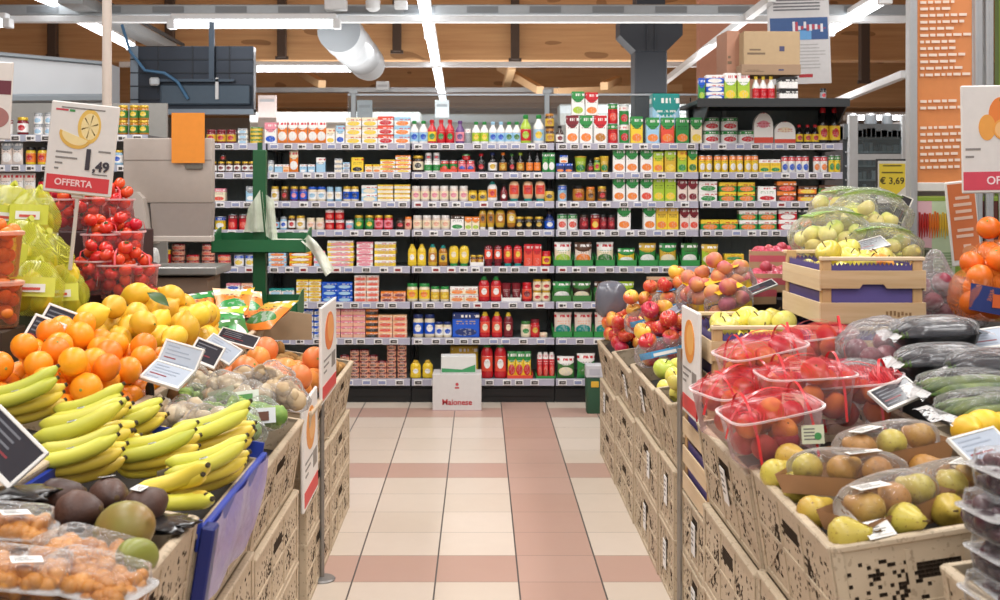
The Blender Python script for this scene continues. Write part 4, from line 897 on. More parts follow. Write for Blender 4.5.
# blue cardboard banana tray inside the crate, its purple film hanging over the aisle side
BLUEC = plain('2440a8', .4); a = radians(12)
t = thing('banana_tray', 'blue cardboard banana tray lining the aisle-side crate, lavender film hanging', 'tray', on_crate(cA1, .205, 0, .2), (0, radians(9), 0))
m = MB(); m.box(-.40, -.335, .01, -.0, -.329, .075); m.box(-.40, .329, .01, -.0, .335, .09); m.box(-.40, -.33, .0, -.39, .33, .07); link('tray_wall', m.mesh('tray_wall', BLUEC, 0), t); m = MB(); m.box(-.4, -.33, -.03, -.01, .33, -.024); link('tray_floor', m.mesh('tray_floor', plain('2b2620', .8), 0), t)
m = MB(); m.box(-.004, -.335, .01, .012, .335, .066, c=.003); link('aisle_rim', m.mesh('aisle_rim', BLUEC, 0), t)
m = MB(); m.grid(lambda u, v: (.012 + .012 * sin(v * pi) + .006 * sin(u * 15 + v * 3), -.33 + .66 * u, .06 - .2 * v), 24, 6); o = link('hanging_film', m.mesh('hanging_film', film('9b90c8', .62, .25, .6, 9), 180), t); tag(o, 'lavender plastic film')
m = MB(); m.box(.0, -.345, -.14, .03, -.30, .066, c=.004); link('end_flap', m.mesh('end_flap', plain('16256e', .4), 0), t)

# ---- avocados and mango near the front
for (px, py, Y, rz, lb) in ((55, 499, 2.33, 1.9, 'dark brown avocado, largest, beside the bananas'), (76, 512, 2.2, 1.2, 'dark avocado lying in front of the largest one'), (108, 498, 2.34, .6, 'dark avocado between the mango and the curved bananas'), (143, 508, 2.28, 2.6, 'dark avocado with a round white sticker at the aisle side')):
    o = spawn('avo', mk_avo(.042, 3), at(px, py, Y), (1.35, 0, rz)); tag(o, lb, 'avocado', 'avocados in the near crate')
    if 'white' in lb or 'between' in lb: sticker(o, .03, .022, (0, .0425, .0), (-pi / 2, 0, 0), 'f4f2ee', None, 'sticker')
for (px, py, Y, rz, sc, lb) in ((122, 530, 2.12, .8, 1.0, 'large green mango with red blush in the near crate'), (136, 556, 2.02, -.6, .62, 'small green mango under the larger one by the rim')):
    o = spawn('mango', lambda: lathe_fruit('mango', [(max(q * .9, .0004), z) for q, z in ball(.058, 1.3)], MANGO, 22, .03, 5, .008, .86), at(px, py, Y), (1.2, .3, rz), sc); tag(o, lb, 'mango', 'mangoes in the near crate')
for i, (px, py) in enumerate(((20, 492), (160, 522), (32, 512))):
    m = bag_mesh(.13, .11, .022, i, .12); tag(link('black_bag', m.mesh('black_bag', plain('19191b', .25, 0, .7), 180), None, at(px, py + 8, 2.25)), ('crumpled black plastic under the price card at left', 'crumpled black plastic by the aisle rim near the mango', 'crumpled black plastic behind the clear boxes')[i], 'plastic')

# ---- clear boxes of dried fruit at the very front
AMB = fruit('cf8f3a', 'b06f22', 14, .45, .3, 60)
def clam(label, loc, rot, w, d, h, seed, stuff_mat, stuff_label, stuff_name, lumps=26):
    t = thing('clear_box', label, 'plastic box', loc, rot, 'clear hinged food boxes'); pl = film('ffffff', .035, .07, .7, 24)
    m = MB(); m.lathe([(.62, 0), (.66, .004), (.70, h * .55), (.735, h * .56), (.735, h * .6)], 32, sx=w * .62, sy=d * .62, power=.28); link('tub', m.mesh('tub', pl), t)
    m = MB(); m.lathe([(.735, h * .6), (.735, h * .64), (.69, h * .65), (.66, h * .97), (.60, h), (.3, h * .985), (.01, h * .98)], 32, sx=w * .62, sy=d * .62, power=.28); link('lid', m.mesh('lid', pl), t)
    m = MB(); m.lathe([(.74, h * .57), (.775, h * .58), (.775, h * .61), (.74, h * .62)], 32, sx=w * .62, sy=d * .62, power=.28); link('rim', m.mesh('rim', film('ffffff', .16, .1, .3)), t)
    if seed % 2 == 0: sticker(t, .05, .03, (w * .1, -d * .12, h * 1.0), (0, 0, .4), 'f4f4f2', None, 'sticker')
    rnd = random.Random(seed); m = MB(); m.lathe([(.58, .004), (.63, .008), (.64, h * .3), (.5, h * .34), (.01, h * .34)], 24, sx=w * .62, sy=d * .62, power=.3)
    for k in range(lumps):
        r = rnd.uniform(.012, .02); mt = Matrix.Translation((rnd.uniform(-.37, .37) * w, rnd.uniform(-.37, .37) * d, h * .2 + r * .5 + rnd.uniform(0, h * .5 - r * .5))) @ Euler((rnd.uniform(0, 3), rnd.uniform(0, 3), 0)).to_matrix().to_4x4()
        m.lathe(ball(r, rnd.uniform(.6, 1.2), n=7), 10, mtx=mt)
    s = link(stuff_name, m.mesh(stuff_name, stuff_mat, 180), None, loc, rot); tag(s, stuff_label, 'dried fruit' if 'fruit' in stuff_name else 'grapes', None, 'stuff'); return t
tl = (0, radians(8), 0)
for i, (px, py, Y, rz, lb) in enumerate(((10, 606, 1.90, .1, 'foremost clear box of dried fruit at the bottom left corner'), (88, 612, 1.92, -.25, 'clear box of dried fruit cut by the bottom frame edge'), (-2, 556, 2.08, .25, 'clear box of dried fruit at the left edge, nearest the avocados'), (84, 586, 2.02, -.3, 'clear box of dried fruit in front of the mango'))):
    p = at(px, py, Y); clam(lb, p, (0, radians(8), rz), .20, .15, .085, i, AMB, 'amber dried fruit ' + ('in the corner box', 'in the box cut by the frame', 'in the left edge box', 'in the box before the mango')[i], 'dried_fruit', 120)

# ---- bagged salads and mushrooms
def bag_of(label, loc, rot, w, d, h, seed, tint, inner_mat, inner_desc, lumps, strip, lump_r=(.018, .03), pinch=.5, dens=.12):
    t = thing('produce_bag', label, 'bag', loc, rot, 'clear bags of greens and mushrooms')
    link('film', bag_mesh(w, d, h, seed, .05, pinch).mesh('film', film(tint, dens, .1, 1.2, 26), 180), t)
    rnd = random.Random(seed); m = MB()
    for k in range(lumps):
        r = rnd.uniform(*lump_r); mt = Matrix.Translation((rnd.uniform(-.34, .34) * w, rnd.uniform(-.34, .34) * d, rnd.uniform(r, h * .8))) @ Euler((rnd.uniform(0, 3), rnd.uniform(0, 3), 0)).to_matrix().to_4x4()
        m.lathe([(max(.0004, q * (1 + .25 * sin(z * 300))), z) for q, z in ball(r, rnd.uniform(.35, 1.1), n=8)], 10, mtx=mt)
    o = link('contents', m.mesh('contents', inner_mat, 180), t); tag(o, inner_desc)
    if strip:
        m = MB(); m.grid(lambda u, v: ((u - .5) * w * .55, -d * .5 - .004, h * (.25 + .5 * v)), 4, 4); m.grid(lambda u, v: ((u - .5) * w * .3, -d * .5 - .006, h * (.33 + .3 * v)), 2, 2, 1); link('printed_label', m.mesh('printed_label', [plain(strip[0], .4), plain(strip[1], .4)], 0), t)
    return t
MUSH = fruit('c9b18c', '9c7d58', 12, .7); LEAVES = fruit('5f8a3a', '9bb25a', 22, .6); PALE = fruit('ddd0b4', 'b79f7d', 16, .6)
sal = [(195, 402, 3.62, LEAVES, ('3c8a46', 'd9433a')), (222, 412, 3.40, LEAVES, ('2f8a42', 'a33a2a')), (252, 402, 3.48, PALE, ('e9efe6', '5b9a55')), (262, 420, 3.28, LEAVES, ('dfe6ea', '6a4030')), (228, 388, 3.62, PALE, ('e4ead6', '8abf4a')),
       (250, 383, 3.76, MUSH, None), (283, 397, 3.55, MUSH, None), (273, 378, 3.80, MUSH, None), (190, 380, 3.7, PALE, None), (150, 412, 3.45, PALE, ('dfe5ea', '7f8f9c')), (180, 418, 3.30, PALE, None), (236, 430, 3.16, LEAVES, ('d8c23c', '4a7d35')), (208, 425, 3.18, PALE, None)]
slb = ['salad bag with green and red label beside the kiwi', 'salad bag with green label in the middle of the bags', 'pale bag with white-green label near the mushrooms', 'salad bag with white label at the aisle rim', 'pale bag with lime label behind the salad bags',
       'clear mushroom bag behind the lime-labelled bag', 'clear mushroom bag against the aisle rim', 'clear mushroom bag touching the grapefruits', 'clear bag of pale roots beside the price cards', 'glossy clear bag with grey label by the oranges', 'clear bag of pale roots on the banana side', 'salad bag with yellow label at the near rim', 'clear bag of pale roots at the near rim']
for i, ((px, py, Y, mt, st), lb) in enumerate(zip(sal, slb)):
    bag_of(lb, at(px, py + 12, Y), (R.uniform(-.5, .3), R.uniform(-.35, .35), R.uniform(-.6, .6)), .15, .10, .085, i + 3, 'ffffff', mt, 'salad leaves' if mt is LEAVES else 'mushrooms' if mt is MUSH else 'pale roots', 16, st)
for px, py, Y, lb in ((200, 376, 3.75, 'brown kiwi between price cards and salad bags'), (178, 394, 3.62, 'yellow-brown fruit under the open pair of price cards')):
    o = spawn('kiwi', lambda: lathe_fruit('kiwi', ball(.042, 1.15), fruit('8a6038', '6f4a2a', 12, .8, .5, 200), 18, .02, 2), at(px, py, Y), (1.3, 0, .4)); o['label'] = lb; o['category'] = 'kiwi'
tag(spawn(('lemon', 0), mk_lemon(.038, 0), at(176, 393, 3.72), (1, .4, .3), 1.15), 'yellow lemon under the open price cards beside the bags', 'lemon')

# ---- green vegetable packets behind the lemons
for i, (px, py, Y, st, rz, lb) in enumerate(((190, 310, 5.15, 'OGR', .2, 'orange packet lying highest at the back of the vegetable packets'), (222, 307, 5.2, 'OEG', -.1, 'yellow-orange packet behind the green ones'), (178, 325, 4.9, 'GFL', .3, 'green packet nearest the lemons'), (205, 325, 4.85, 'GLF', -.3, 'green packet in the middle of the vegetable crate'),
        (228, 330, 4.75, 'FGW', .5, 'dark green packet by the tall price card'), (250, 318, 4.95, 'OEF', -.7, 'orange packet leaning on the green stand side'), (208, 342, 4.62, 'GFW', .1, 'green packet at the near rim of the vegetable crate'), (243, 305, 5.2, 'OQG', .4, 'peach packet at the far aisle corner of the vegetables'))):
    o = spawn(('vegpack', i), lambda: goods('pouch', 34, 30, st), at(px, py + 8, Y), (-1.0, R.uniform(-.2, .2), rz)); tag(o, lb, 'packet', 'vegetable packets behind the lemons')

# ---- tubs of tomatoes and net bags of lemons on the riser
def tub(label, where, loc, seed):
    t = thing('tomato_tub', label, 'tub', loc, (0, 0, seed * .7), 'clear tubs of tomatoes'); m = MB()
    m.lathe([(.056, 0), (.059, .004), (.070, .125), (.075, .127), (.075, .132)], 26, power=.7, cap=False); m.lathe([(.056, .0), (.001, .001)], 26, power=.7, cap=False); link('bucket', m.mesh('bucket', film('ffdede', .10, .1, .5, 30)), t)
    m = MB(); m.lathe([(.073, .127), (.078, .128), (.078, .134), (.073, .135)], 26, power=.7, cap=False); link('rim', m.mesh('rim', film('ffe6e6', .4, .2, .3)), t)
    m = MB(); m.tube([(-.075, 0, .13), (-.066, 0, .17), (0, 0, .195), (.066, 0, .17), (.075, 0, .13)], .004, 6, flat=.4); link('handle', m.mesh('handle', plain('d8424c', .35), 60), t)
    s = sticker(t, .05, .04, (.02, -.072, .07), (pi / 2 - .1, 0, .2), 'f1efe8', '3d8a4a')
    fill(t, 'tomato', [lambda: mk_tomato()], 14, .028, .128, .128, .006, seed, 'red tomato', 'inside ' + where, 'tomato', 'tomatoes in clear tubs'); return t
def mk_tomato():
    o = lathe_fruit('tomato', ball(.027, .88, .12), TOMATO, 18, .02, 4); m = MB()
    for k in range(5):
        a = k * 2 * pi / 5; m.add([(.004 * cos(a + 1.2), .004 * sin(a + 1.2), .022), (.016 * cos(a), .016 * sin(a), .0235), (.004 * cos(a - 1.2), .004 * sin(a - 1.2), .022)], [(2, 1, 0), (0, 1, 2)])
    link('calyx', m.mesh('calyx', GREENST, 0), o); return o
for i, (px, py, Y, lb, wh) in enumerate(((68, 214, 4.95, 'tomato tub, left of the top row under the price sign', 'top-left tub'), (93, 213, 4.9, 'tomato tub, middle of the top row under the price sign', 'top-middle tub'), (116, 214, 4.95, 'tomato tub, right of the top row', 'top-right tub'), (102, 250, 4.75, 'tomato tub, left of the middle row', 'middle-left tub'), (127, 247, 4.8, 'tomato tub, right of the middle row', 'middle-right tub'),
        (94, 278, 4.55, 'tomato tub, left of the bottom row beside the net bags', 'bottom-left tub'), (117, 282, 4.55, 'tomato tub, middle of the bottom row', 'bottom-middle tub'), (139, 282, 4.62, 'tomato tub, right of the bottom row', 'bottom-right tub'))):
    p = at(px, py + 16, Y); tub(lb, wh, p, i + 1)
# steps that carry the tub rows
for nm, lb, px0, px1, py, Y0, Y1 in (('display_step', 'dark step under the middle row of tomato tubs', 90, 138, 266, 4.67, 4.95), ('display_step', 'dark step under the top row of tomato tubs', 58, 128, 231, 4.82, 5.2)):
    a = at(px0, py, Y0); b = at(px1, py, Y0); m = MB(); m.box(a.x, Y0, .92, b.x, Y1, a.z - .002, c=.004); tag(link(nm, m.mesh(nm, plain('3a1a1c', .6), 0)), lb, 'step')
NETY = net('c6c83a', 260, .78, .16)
def netbag(label, where, loc, rot, w, d, h, seed):
    t = thing('lemon_net_bag', label, 'net bag', loc, rot, 'yellow net bags of lemons')
    link('net', bag_mesh(w, d, h, seed, .09, .22).mesh('net', NETY, 180), t)
    m = MB(); m.grid(lambda u, v: ((u - .5) * w * .8, -d * .52 - .012 * sin(pi * u), h * (.32 + .38 * v)), 6, 4); m.grid(lambda u, v: ((u - .5) * w * .5, -d * .52 - .02, h * (.4 + .16 * v)), 3, 2, 1); m.grid(lambda u, v: ((u - .5) * w * .34, -d * .52 - .022, h * (.44 + .05 * v)), 3, 1, 2)
    link('paper_band', m.mesh('paper_band', [plain('d7d94a', .4), plain('f0efe6', .4), plain('cf4a3a', .4)], 0), t)
    m = MB(); m.tube([(0, 0, h * 1.06), (.008, .004, h * 1.12), (.02, 0, h * 1.15)], [.007, .009, .012], 8); link('knot', m.mesh('knot', plain('cfd24a', .5)), t)
    fill(t, 'netlemon', [mk_lemon(.033, i + 5, fruit('dcc42e', 'd0b526', 7, .4, .3, 330)) for i in range(2)], 5, .036, w * .78, .155, .012, seed, 'lemon held', 'inside ' + where, 'lemon', 'lemons in net bags'); return t
for i, (px, py, Y, w, h, lb, wh) in enumerate(((4, 220, 4.35, .24, .19, 'yellow lemon net bag lying on top at left', 'topmost net bag'), (32, 224, 4.3, .17, .19, 'yellow lemon net bag leaning against the tomato tubs', 'net bag by tubs'), (16, 262, 4.05, .21, .2, 'yellow lemon net bag bulging at the middle of the pile', 'middle net bag'), (44, 268, 4.1, .17, .18, 'yellow lemon net bag low beside the tomato tubs', 'lower right net bag'), (32, 296, 3.85, .19, .17, 'yellow lemon net bag lowest, behind the two price cards', 'lowest net bag'), (66, 298, 4.12, .15, .16, 'small yellow net bag above the lemon heap', 'small net bag'))):
    netbag(lb, wh, at(px, py + 20, Y), (R.uniform(-.2, .05), R.uniform(-.15, .15), R.uniform(-.4, .4)), w, .18, h, i + 1)
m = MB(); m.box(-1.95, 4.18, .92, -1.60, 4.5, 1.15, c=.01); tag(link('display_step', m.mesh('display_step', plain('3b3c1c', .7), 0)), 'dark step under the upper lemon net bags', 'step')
# orange net beakers at the frame edge
for i, (py, lb) in enumerate(((255, 'upper beaker of orange fruit at the left frame edge'), (305, 'lower beaker of orange fruit at the left frame edge'))):
    t = thing('fruit_beaker', lb, 'beaker', at(2, py + 22, 3.7), (0, 0, 0), 'clear beakers of orange fruit'); m = MB(); m.lathe([(.045, 0), (.05, .01), (.062, .13), (.066, .135), (.066, .142)], 24, cap=False); m.lathe([(.045, 0), (.001, .001)], 24, cap=False); link('beaker_wall', m.mesh('beaker_wall', film('ffd9b8', .12, .1, .4)), t)
    m = MB(); m.lathe([(.066, .134), (.07, .136), (.07, .146), (.062, .15), (.001, .15)], 24); link('lid', m.mesh('lid', film('ffe3cc', .3, .2, .4)), t)
    fill(t, 'smallorange', [mk_orange(fruit('ee8a35', 'e67a2a', 8, .4), .024, 'tangerine', 1)], 12, .024, .1, .1, .005, i, 'small tangerine', 'inside ' + ('upper' if i == 0 else 'lower') + ' edge beaker', 'tangerine', 'tangerines in beakers')
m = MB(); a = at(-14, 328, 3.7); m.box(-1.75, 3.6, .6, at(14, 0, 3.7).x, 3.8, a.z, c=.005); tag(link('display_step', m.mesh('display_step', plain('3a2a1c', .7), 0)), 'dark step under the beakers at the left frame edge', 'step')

# ---- price cards on the left
price_card('large price card with dark screen at the left edge by the bananas', at(4, 446, 2.3), .15, .10, aim(1.05, .15, -.78))
price_card('price card with dark screen standing in front of its twin', at(43, 334, 3.42), .10, .105, aim(1.05, .25, -.42)); price_card('price card half hidden behind its twin, above the oranges', at(56, 323, 3.62), .10, .11, aim(1.05, .25, -.42))
price_card('bright upper leaf of the open price card pair', at(180, 357, 3.42), .125, .085, aim(1.1, .0, -.28), True); price_card('bright lower leaf of the open price card pair', at(167, 374, 3.34), .13, .095, aim(.5, .2, -.5), True)
price_card('price card leaning behind the kiwi, right of the bright pair', at(206, 353, 3.75), .10, .085, aim(.95, .2, -.45)); price_card('pale price card between kiwi and grapefruits', at(221, 349, 3.85), .13, .075, aim(.8, .1, -.62), True)
price_card('price card with red print behind the grapefruits', at(238, 338, 4.2), .15, .06, aim(.75, .1, -.36)); price_card('small pale price card on top of the lemon heap', at(170, 299, 4.4), .085, .07, aim(1.0, -.3, -.6), True)
m = bag_mesh(.025, .02, .06, 3, .04); tag(link('small_bottle', m.mesh('small_bottle', BLACK, 180), None, at(150, 402, 3.4)), 'small black clip between the orange and salad crates', 'clip')

# ---- signs on the left
def sign(label, loc, rot, w, h, parts, name='price_sign', cat='price sign', frame='dcd8d3'):
    t = thing(name, label, cat, loc, rot); m = MB(); m.box(-w / 2, 0, -h / 2, w / 2, .012, h / 2, c=.004); link('board', m.mesh('board', plain(frame, .4), 0), t)
    parts(t, w, h); return t
def bars(t, rows, c, y=-.0012, name='small_print'):
    m = MB()
    for (x0, x1, z0, z1) in rows: m.box(x0, y, z0, x1, 0, z1)
    return link(name, m.mesh(name, plain(c, .5), 0), t)
def disc(m, x, z, rx, rz, mi=0, y0=-.0012, a0=0, a1=2 * pi, tilt=0):
    n = 24; pts = [(x + rx * cos(a0 + (a1 - a0) * i / n) * cos(tilt) - rz * sin(a0 + (a1 - a0) * i / n) * sin(tilt), z + rx * cos(a0 + (a1 - a0) * i / n) * sin(tilt) + rz * sin(a0 + (a1 - a0) * i / n) * cos(tilt)) for i in range(n if a1 - a0 > 6 else n + 1)]
    m.prism(pts, y0, 0, mi)
def lemon_sign(t, w, h):
    m = MB(); disc(m, .09 * w, .25 * h, .17 * w, .19 * h, 0, -.0012); disc(m, .10 * w, .25 * h, .13 * w, .145 * h, 1, -.0018); disc(m, -.1 * w, .14 * h, .24 * w, .14 * h, 2, -.0024, pi, 2 * pi, -.3); disc(m, -.1 * w, .14 * h, .2 * w, .1 * h, 1, -.003, pi, 2 * pi, -.3)
    for k in range(6):
        a = k * pi / 3 + .2; m.add([(.10 * w, -.0022, .25 * h), (.10 * w + .12 * w * cos(a), -.0022, .25 * h + .13 * h * sin(a)), (.10 * w + .12 * w * cos(a + .12), -.0022, .25 * h + .13 * h * sin(a + .12))], [(0, 1, 2), (2, 1, 0)], 0)
    link('fruit_picture', m.mesh('fruit_picture', [plain('dfb85a', .5), plain('ead59a', .5), plain('d8ac50', .5)], 0), t)
    bars(t, [(-.34 * w, .3 * w, .43 * h, .445 * h), (-.36 * w, -.12 * w, -.06 * h, -.04 * h), (-.36 * w, -.04 * w, -.12 * h, -.10 * h), (-.36 * w, -.25 * w, -.18 * h, -.16 * h), (-.36 * w, -.3 * w, -.24 * h, -.22 * h), (.26 * w, .44 * w, -.02 * h, .0 * h), (.2 * w, .42 * w, -.27 * h, -.255 * h)], '85807c')
    m = MB(); m.box(-.42 * w, -.0012, .40 * h, -.24 * w, 0, .42 * h); link('brand_mark', m.mesh('brand_mark', plain('c23a4a', .5), 0), t); m = MB(); m.box(-.22 * w, -.0012, .395 * h, -.14 * w, 0, .42 * h); link('brand_mark', m.mesh('brand_mark', plain('3f8a4a', .5), 0), t)
    DK = plain('39343c', .5)
    text('1', h * .31, DK, t, (.12 * w, -.0035, -.12 * h), bold=.0028); text(',49', h * .15, DK, t, (.32 * w, -.0035, -.18 * h), bold=.0016)
    m = MB(); m.box(-.46 * w, -.0015, -.46 * h, .46 * w, 0, -.30 * h); link('offer_band', m.mesh('offer_band', plain('cf3b41', .5), 0), t)
    text('OFFERTA', h * .1, plain('eec9c9', .5), t, (-.06 * w, -.0025, -.38 * h), bold=.0008)
s = sign('white price sign with lemon picture, 1,49 and red OFFERTA band', at(81, 149, 3.95), (0, radians(6), 0), .235, .315, lemon_sign)
m = MB(); m.box(-.006, .012, -.42, .006, .022, -.15, c=.002); m.box(-.02, .008, -.17, .02, .03, -.14, c=.003); o = link('stem', m.mesh('stem', plain('c9c2ba', .4), 0), s)
p = at(107, 100, 5.45); m = MB(); m.lathe([(.022, 0), (.022, 4.5)], 16); m.lathe([(.034, 0), (.034, .02)], 16)
tag(link('support_pole', m.mesh('support_pole', plain('d2c6bb', .45), 60), None, (p.x, p.y, 0)), 'tall cream pole rising behind the lemon price sign to the roof', 'pole')
# sign pole in front of the left crates
pp = at(322, 580, 4.28); t = thing('sign_pole', 'thin grey sign pole on the floor before the left crates', 'pole', (pp.x, pp.y, 0)); m = MB()
m.lathe([(.009, .008), (.009, 1.0)], 12); link('pole', m.mesh('pole', plain('8f8b86', .35, .5), 60), t); m = MB(); m.lathe([(.05, 0), (.05, .004), (.045, .009), (.012, .012)], 24); link('foot', m.mesh('foot', plain('8e8c8a', .35, .4)), t)
def side_sign(pic, c1):
    def f(t, w, h):
        m = MB(); disc(m, .0, .2 * h, .30 * w, .2 * h, 0, -.0012); disc(m, .06 * w, .22 * h, .2 * w, .14 * h, 1, -.002); link('fruit_picture', m.mesh('fruit_picture', [plain(pic, .5), plain(c1, .5)], 0), t)
        bars(t, [(-.38 * w, .1 * w, -.08 * h, -.06 * h), (-.38 * w, -.05 * w, -.14 * h, -.12 * h), (.15 * w, .4 * w, -.22 * h, -.06 * h), (-.38 * w, -.2 * w, -.2 * h, -.18 * h)], '8b8680')
        m = MB(); m.box(-.46 * w, -.0014, -.46 * h, .46 * w, 0, -.32 * h); link('offer_band', m.mesh('offer_band', plain('d8403f', .5), 0), t)
    return f
sign('white price sign turned to the aisle before the grapefruits, red band below', at(329.5, 349, 4.42), (0, 0, radians(90)), .42, .36, side_sign('e8803f', 'f2a860'), frame='efece8')
sign('lower white price sign hanging against the salad crates', at(311, 448, 4.0), (0, radians(-3), radians(89)), .3, .37, side_sign('e79a4a', 'f0b878'), frame='efece8')
# ================================================================== right-hand produce displays
XR = .675
base_stand('display_stand', 'dark low display stand carrying the inner right crates', 1.13, 2.4, 1.5, 6.34, .60)
cR0 = stack(1, .665, 5.66, 6.34, .625, 'under the loose apples, farthest right', tilt=9, liner=(.17, .13), cm=CRATE_R, paper={1: .1})
cR1 = stack(1, .668, 4.99, 5.65, .66, 'under the first bagged apples', tilt=9, liner=(.14, .03), cm=CRATE_R, paper={2: -.1})
cR2 = stack(1, .672, 4.33, 4.98, .70, 'under the green and yellow apples', tilt=9, liner=(.15, .03), cm=CRATE_R, paper={2: .05, 1: -.1, 0: 0})
cRs = stack(1, .676, 3.99, 4.32, .71, 'behind the price pole on the right', tilt=9, liner=(.19, .03), cm=CRATE_R, paper={1: .0, 0: .02})
cR4 = stack(1, .682, 2.84, 3.50, .75, 'under the peach punnets', tilt=9, liner=(.13, .0), cm=CRATE_R, paper={2: .0})
cR5 = stack(1, .685, 2.18, 2.83, .775, 'under the wrapped pears', tilt=9, liner=(.14, .0), cm=CRATE_R, paper={1: -.05})
cR6 = stack(1, .86, 1.50, 2.10, .77, 'at the bottom right corner', tilt=8, liner=(.12, .0), cm=CRATE_R, W=.36)
for k, (z0, z1) in enumerate(((0, .21), (.212, .42))): crate('tan plastic crate, %s, carrying the wooden fruit crates' % ('lowest' if k == 0 else 'second'), .46, .40, z1 - z0 - .003, (.70 + .20, 3.745, z0), cm=CRATE_R, paper=[((-1, 0), .1, .06, .1)])
PINE = wood_mat('dcc09a', 'c9a87c', (3, 3, 40), 'pine'); PINE2 = wood_mat('e6d3b3', 'd8be98', (3, 3, 40), 'pine_pale'); PURP = plain('5c508f', .6); POST = wood_mat('d3b083', 'c09a6a', (30, 30, 2), 'pine_post')
def wood_crate(label, W, L, H, loc, liner_h=.87, slats=2):
    """Thin pine crate, long along y, purple paper inside; open handhold in the front boards."""
    t = thing('wooden_crate', label, 'crate', loc, (0, 0, 0), 'pine fruit crates with purple paper')
    for sx in (-1, 1):
        for sy in (-1, 1):
            m = MB(); p = .03; x0, y0 = sx * (W / 2 - p / 2 - .006), sy * (L / 2 - p / 2 - .006); m.box(x0 - p / 2, y0 - p / 2, 0, x0 + p / 2, y0 + p / 2, H, c=.002); link('corner_post', m.mesh('corner_post', POST, 0), t)
    zs = [(.02, .33), (.5, .80)] if slats == 2 else [(.02, .30), (.40, .66), (.76, .9)]
    for (a, b) in zs:
        for s in (-1, 1):
            m = MB(); m.box(s * W / 2 - .003, -L / 2, H * a, s * W / 2 + .003, L / 2, H * b, c=.001); link('side_slat', m.mesh('side_slat', PINE2, 0), t)
            m = MB(); y = s * L / 2
            if a > .4: m.prism([(-W / 2, H * (a + .04)), (-W * .13, H * (a + .04)), (-W * .10, H * (a + .10)), (W * .10, H * (a + .10)), (W * .13, H * (a + .04)), (W / 2, H * (a + .04)), (W / 2, H * b), (-W / 2, H * b)], y - .003, y + .003)
            else: m.box(-W / 2, y - .003, H * a, W / 2, y + .003, H * b, c=.001)
            sl = link('end_slat', m.mesh('end_slat', PINE, 0), t)
            if a < .4 and s < 0:
                mk = MB(); rr_ = random.Random(5)
                for q in range(7): mk.box(W * .12 + q * .012, -.0008, H * .12 + rr_.uniform(0, .006), W * .12 + q * .012 + .007, 0, H * .12 + rr_.uniform(.012, .02))
                link('stamped_print', mk.mesh('stamped_print', plain('8b6a45', .7), 0), sl, (0, y - .003, 0))
    m = MB(); z1 = H * liner_h; e = .012
    for s in (-1, 1):
        n = 22
        for (ln, ax) in ((W - .03, 0), (L - .03, 1)):
            off = s * ((L if ax == 0 else W) / 2 - e)
            for i in range(n):
                u0, u1 = -ln / 2 + ln * i / n, -ln / 2 + ln * (i + 1) / n; um = (u0 + u1) / 2; zz = z1 + .010
                P = (lambda u, z: (u, off, z)) if ax == 0 else (lambda u, z: (off, u, z))
                m.add([P(u0, .01), P(u1, .01), P(u1, z1), P(um, zz), P(u0, z1)], [(0, 1, 2, 3, 4)])
    link('paper_liner', m.mesh('paper_liner', PURP, 0), t)
    for s in (-1, 1):
        m = MB(); m.box(-W / 2, s * (L / 2 - .012) - .012, H - .012, W / 2, s * (L / 2 - .012) + .012, H, c=.002); link('top_rail', m.mesh('top_rail', PINE2, 0), t)
    m = MB(); m.box(-W / 2 + .01, -L / 2 + .01, .004, W / 2 - .01, L / 2 - .01, .01); link('base', m.mesh('base', PINE2, 0), t)
    zf = H * .5; m = MB(); m.box(-W / 2 + .02, -L / 2 + .02, .012, W / 2 - .02, L / 2 - .02, zf); o = link('paper_bed', m.mesh('paper_bed', PURP, 0), t); return t, zf
wA, zA = wood_crate('pine crate, lowest of three, purple stripes beside the price pole', .36, .42, .19, (.70 + .18, 3.755, .422)); wB, _ = wood_crate('pine crate, middle of three beside the price pole', .36, .42, .17, (.70 + .18, 3.755, .614))
wC, zC = wood_crate('pine crate of yellow apples behind the peach punnets', .345, .43, .235, (.715 + .1725, 3.765, .795)); wD, zD = wood_crate('highest pine crate, filled with yellow apples over purple paper', .325, .44, .212, (1.055 + .165, 3.79, 1.03))
wE, _ = wood_crate('pine crate in shadow carrying the highest yellow apple crate', .325, .44, .21, (1.055 + .168, 3.79, .815)); wF, _ = wood_crate('pine crate at the base under the shadowed one', .325, .44, .205, (1.055 + .172, 3.79, .606))
bpy_dirty()
AY = [mk_apple(APPLE_Y, .041, i) for i in range(3)]
for w, zf, W, where, sd in ((wC, zC, .345, 'in pine crate behind peaches', 21), (wD, zD, .325, 'in highest pine crate', 22)):
    pile(w, 'yapple', AY, 20 if sd == 21 else 17, .041, 'yellow apple', where, 'apple', 'yellow apples in pine crates', W - .01, .43, zf, .0, sd, upright=True)
tag(spawn('yellowredapple', mk_apple(APPLE_RY, .04, 9), Vector((1.27, 3.64, 1.03 + zD + .075)), (.6, .2, .4)), 'reddish yellow apple at the front of the highest pine crate', 'apple')
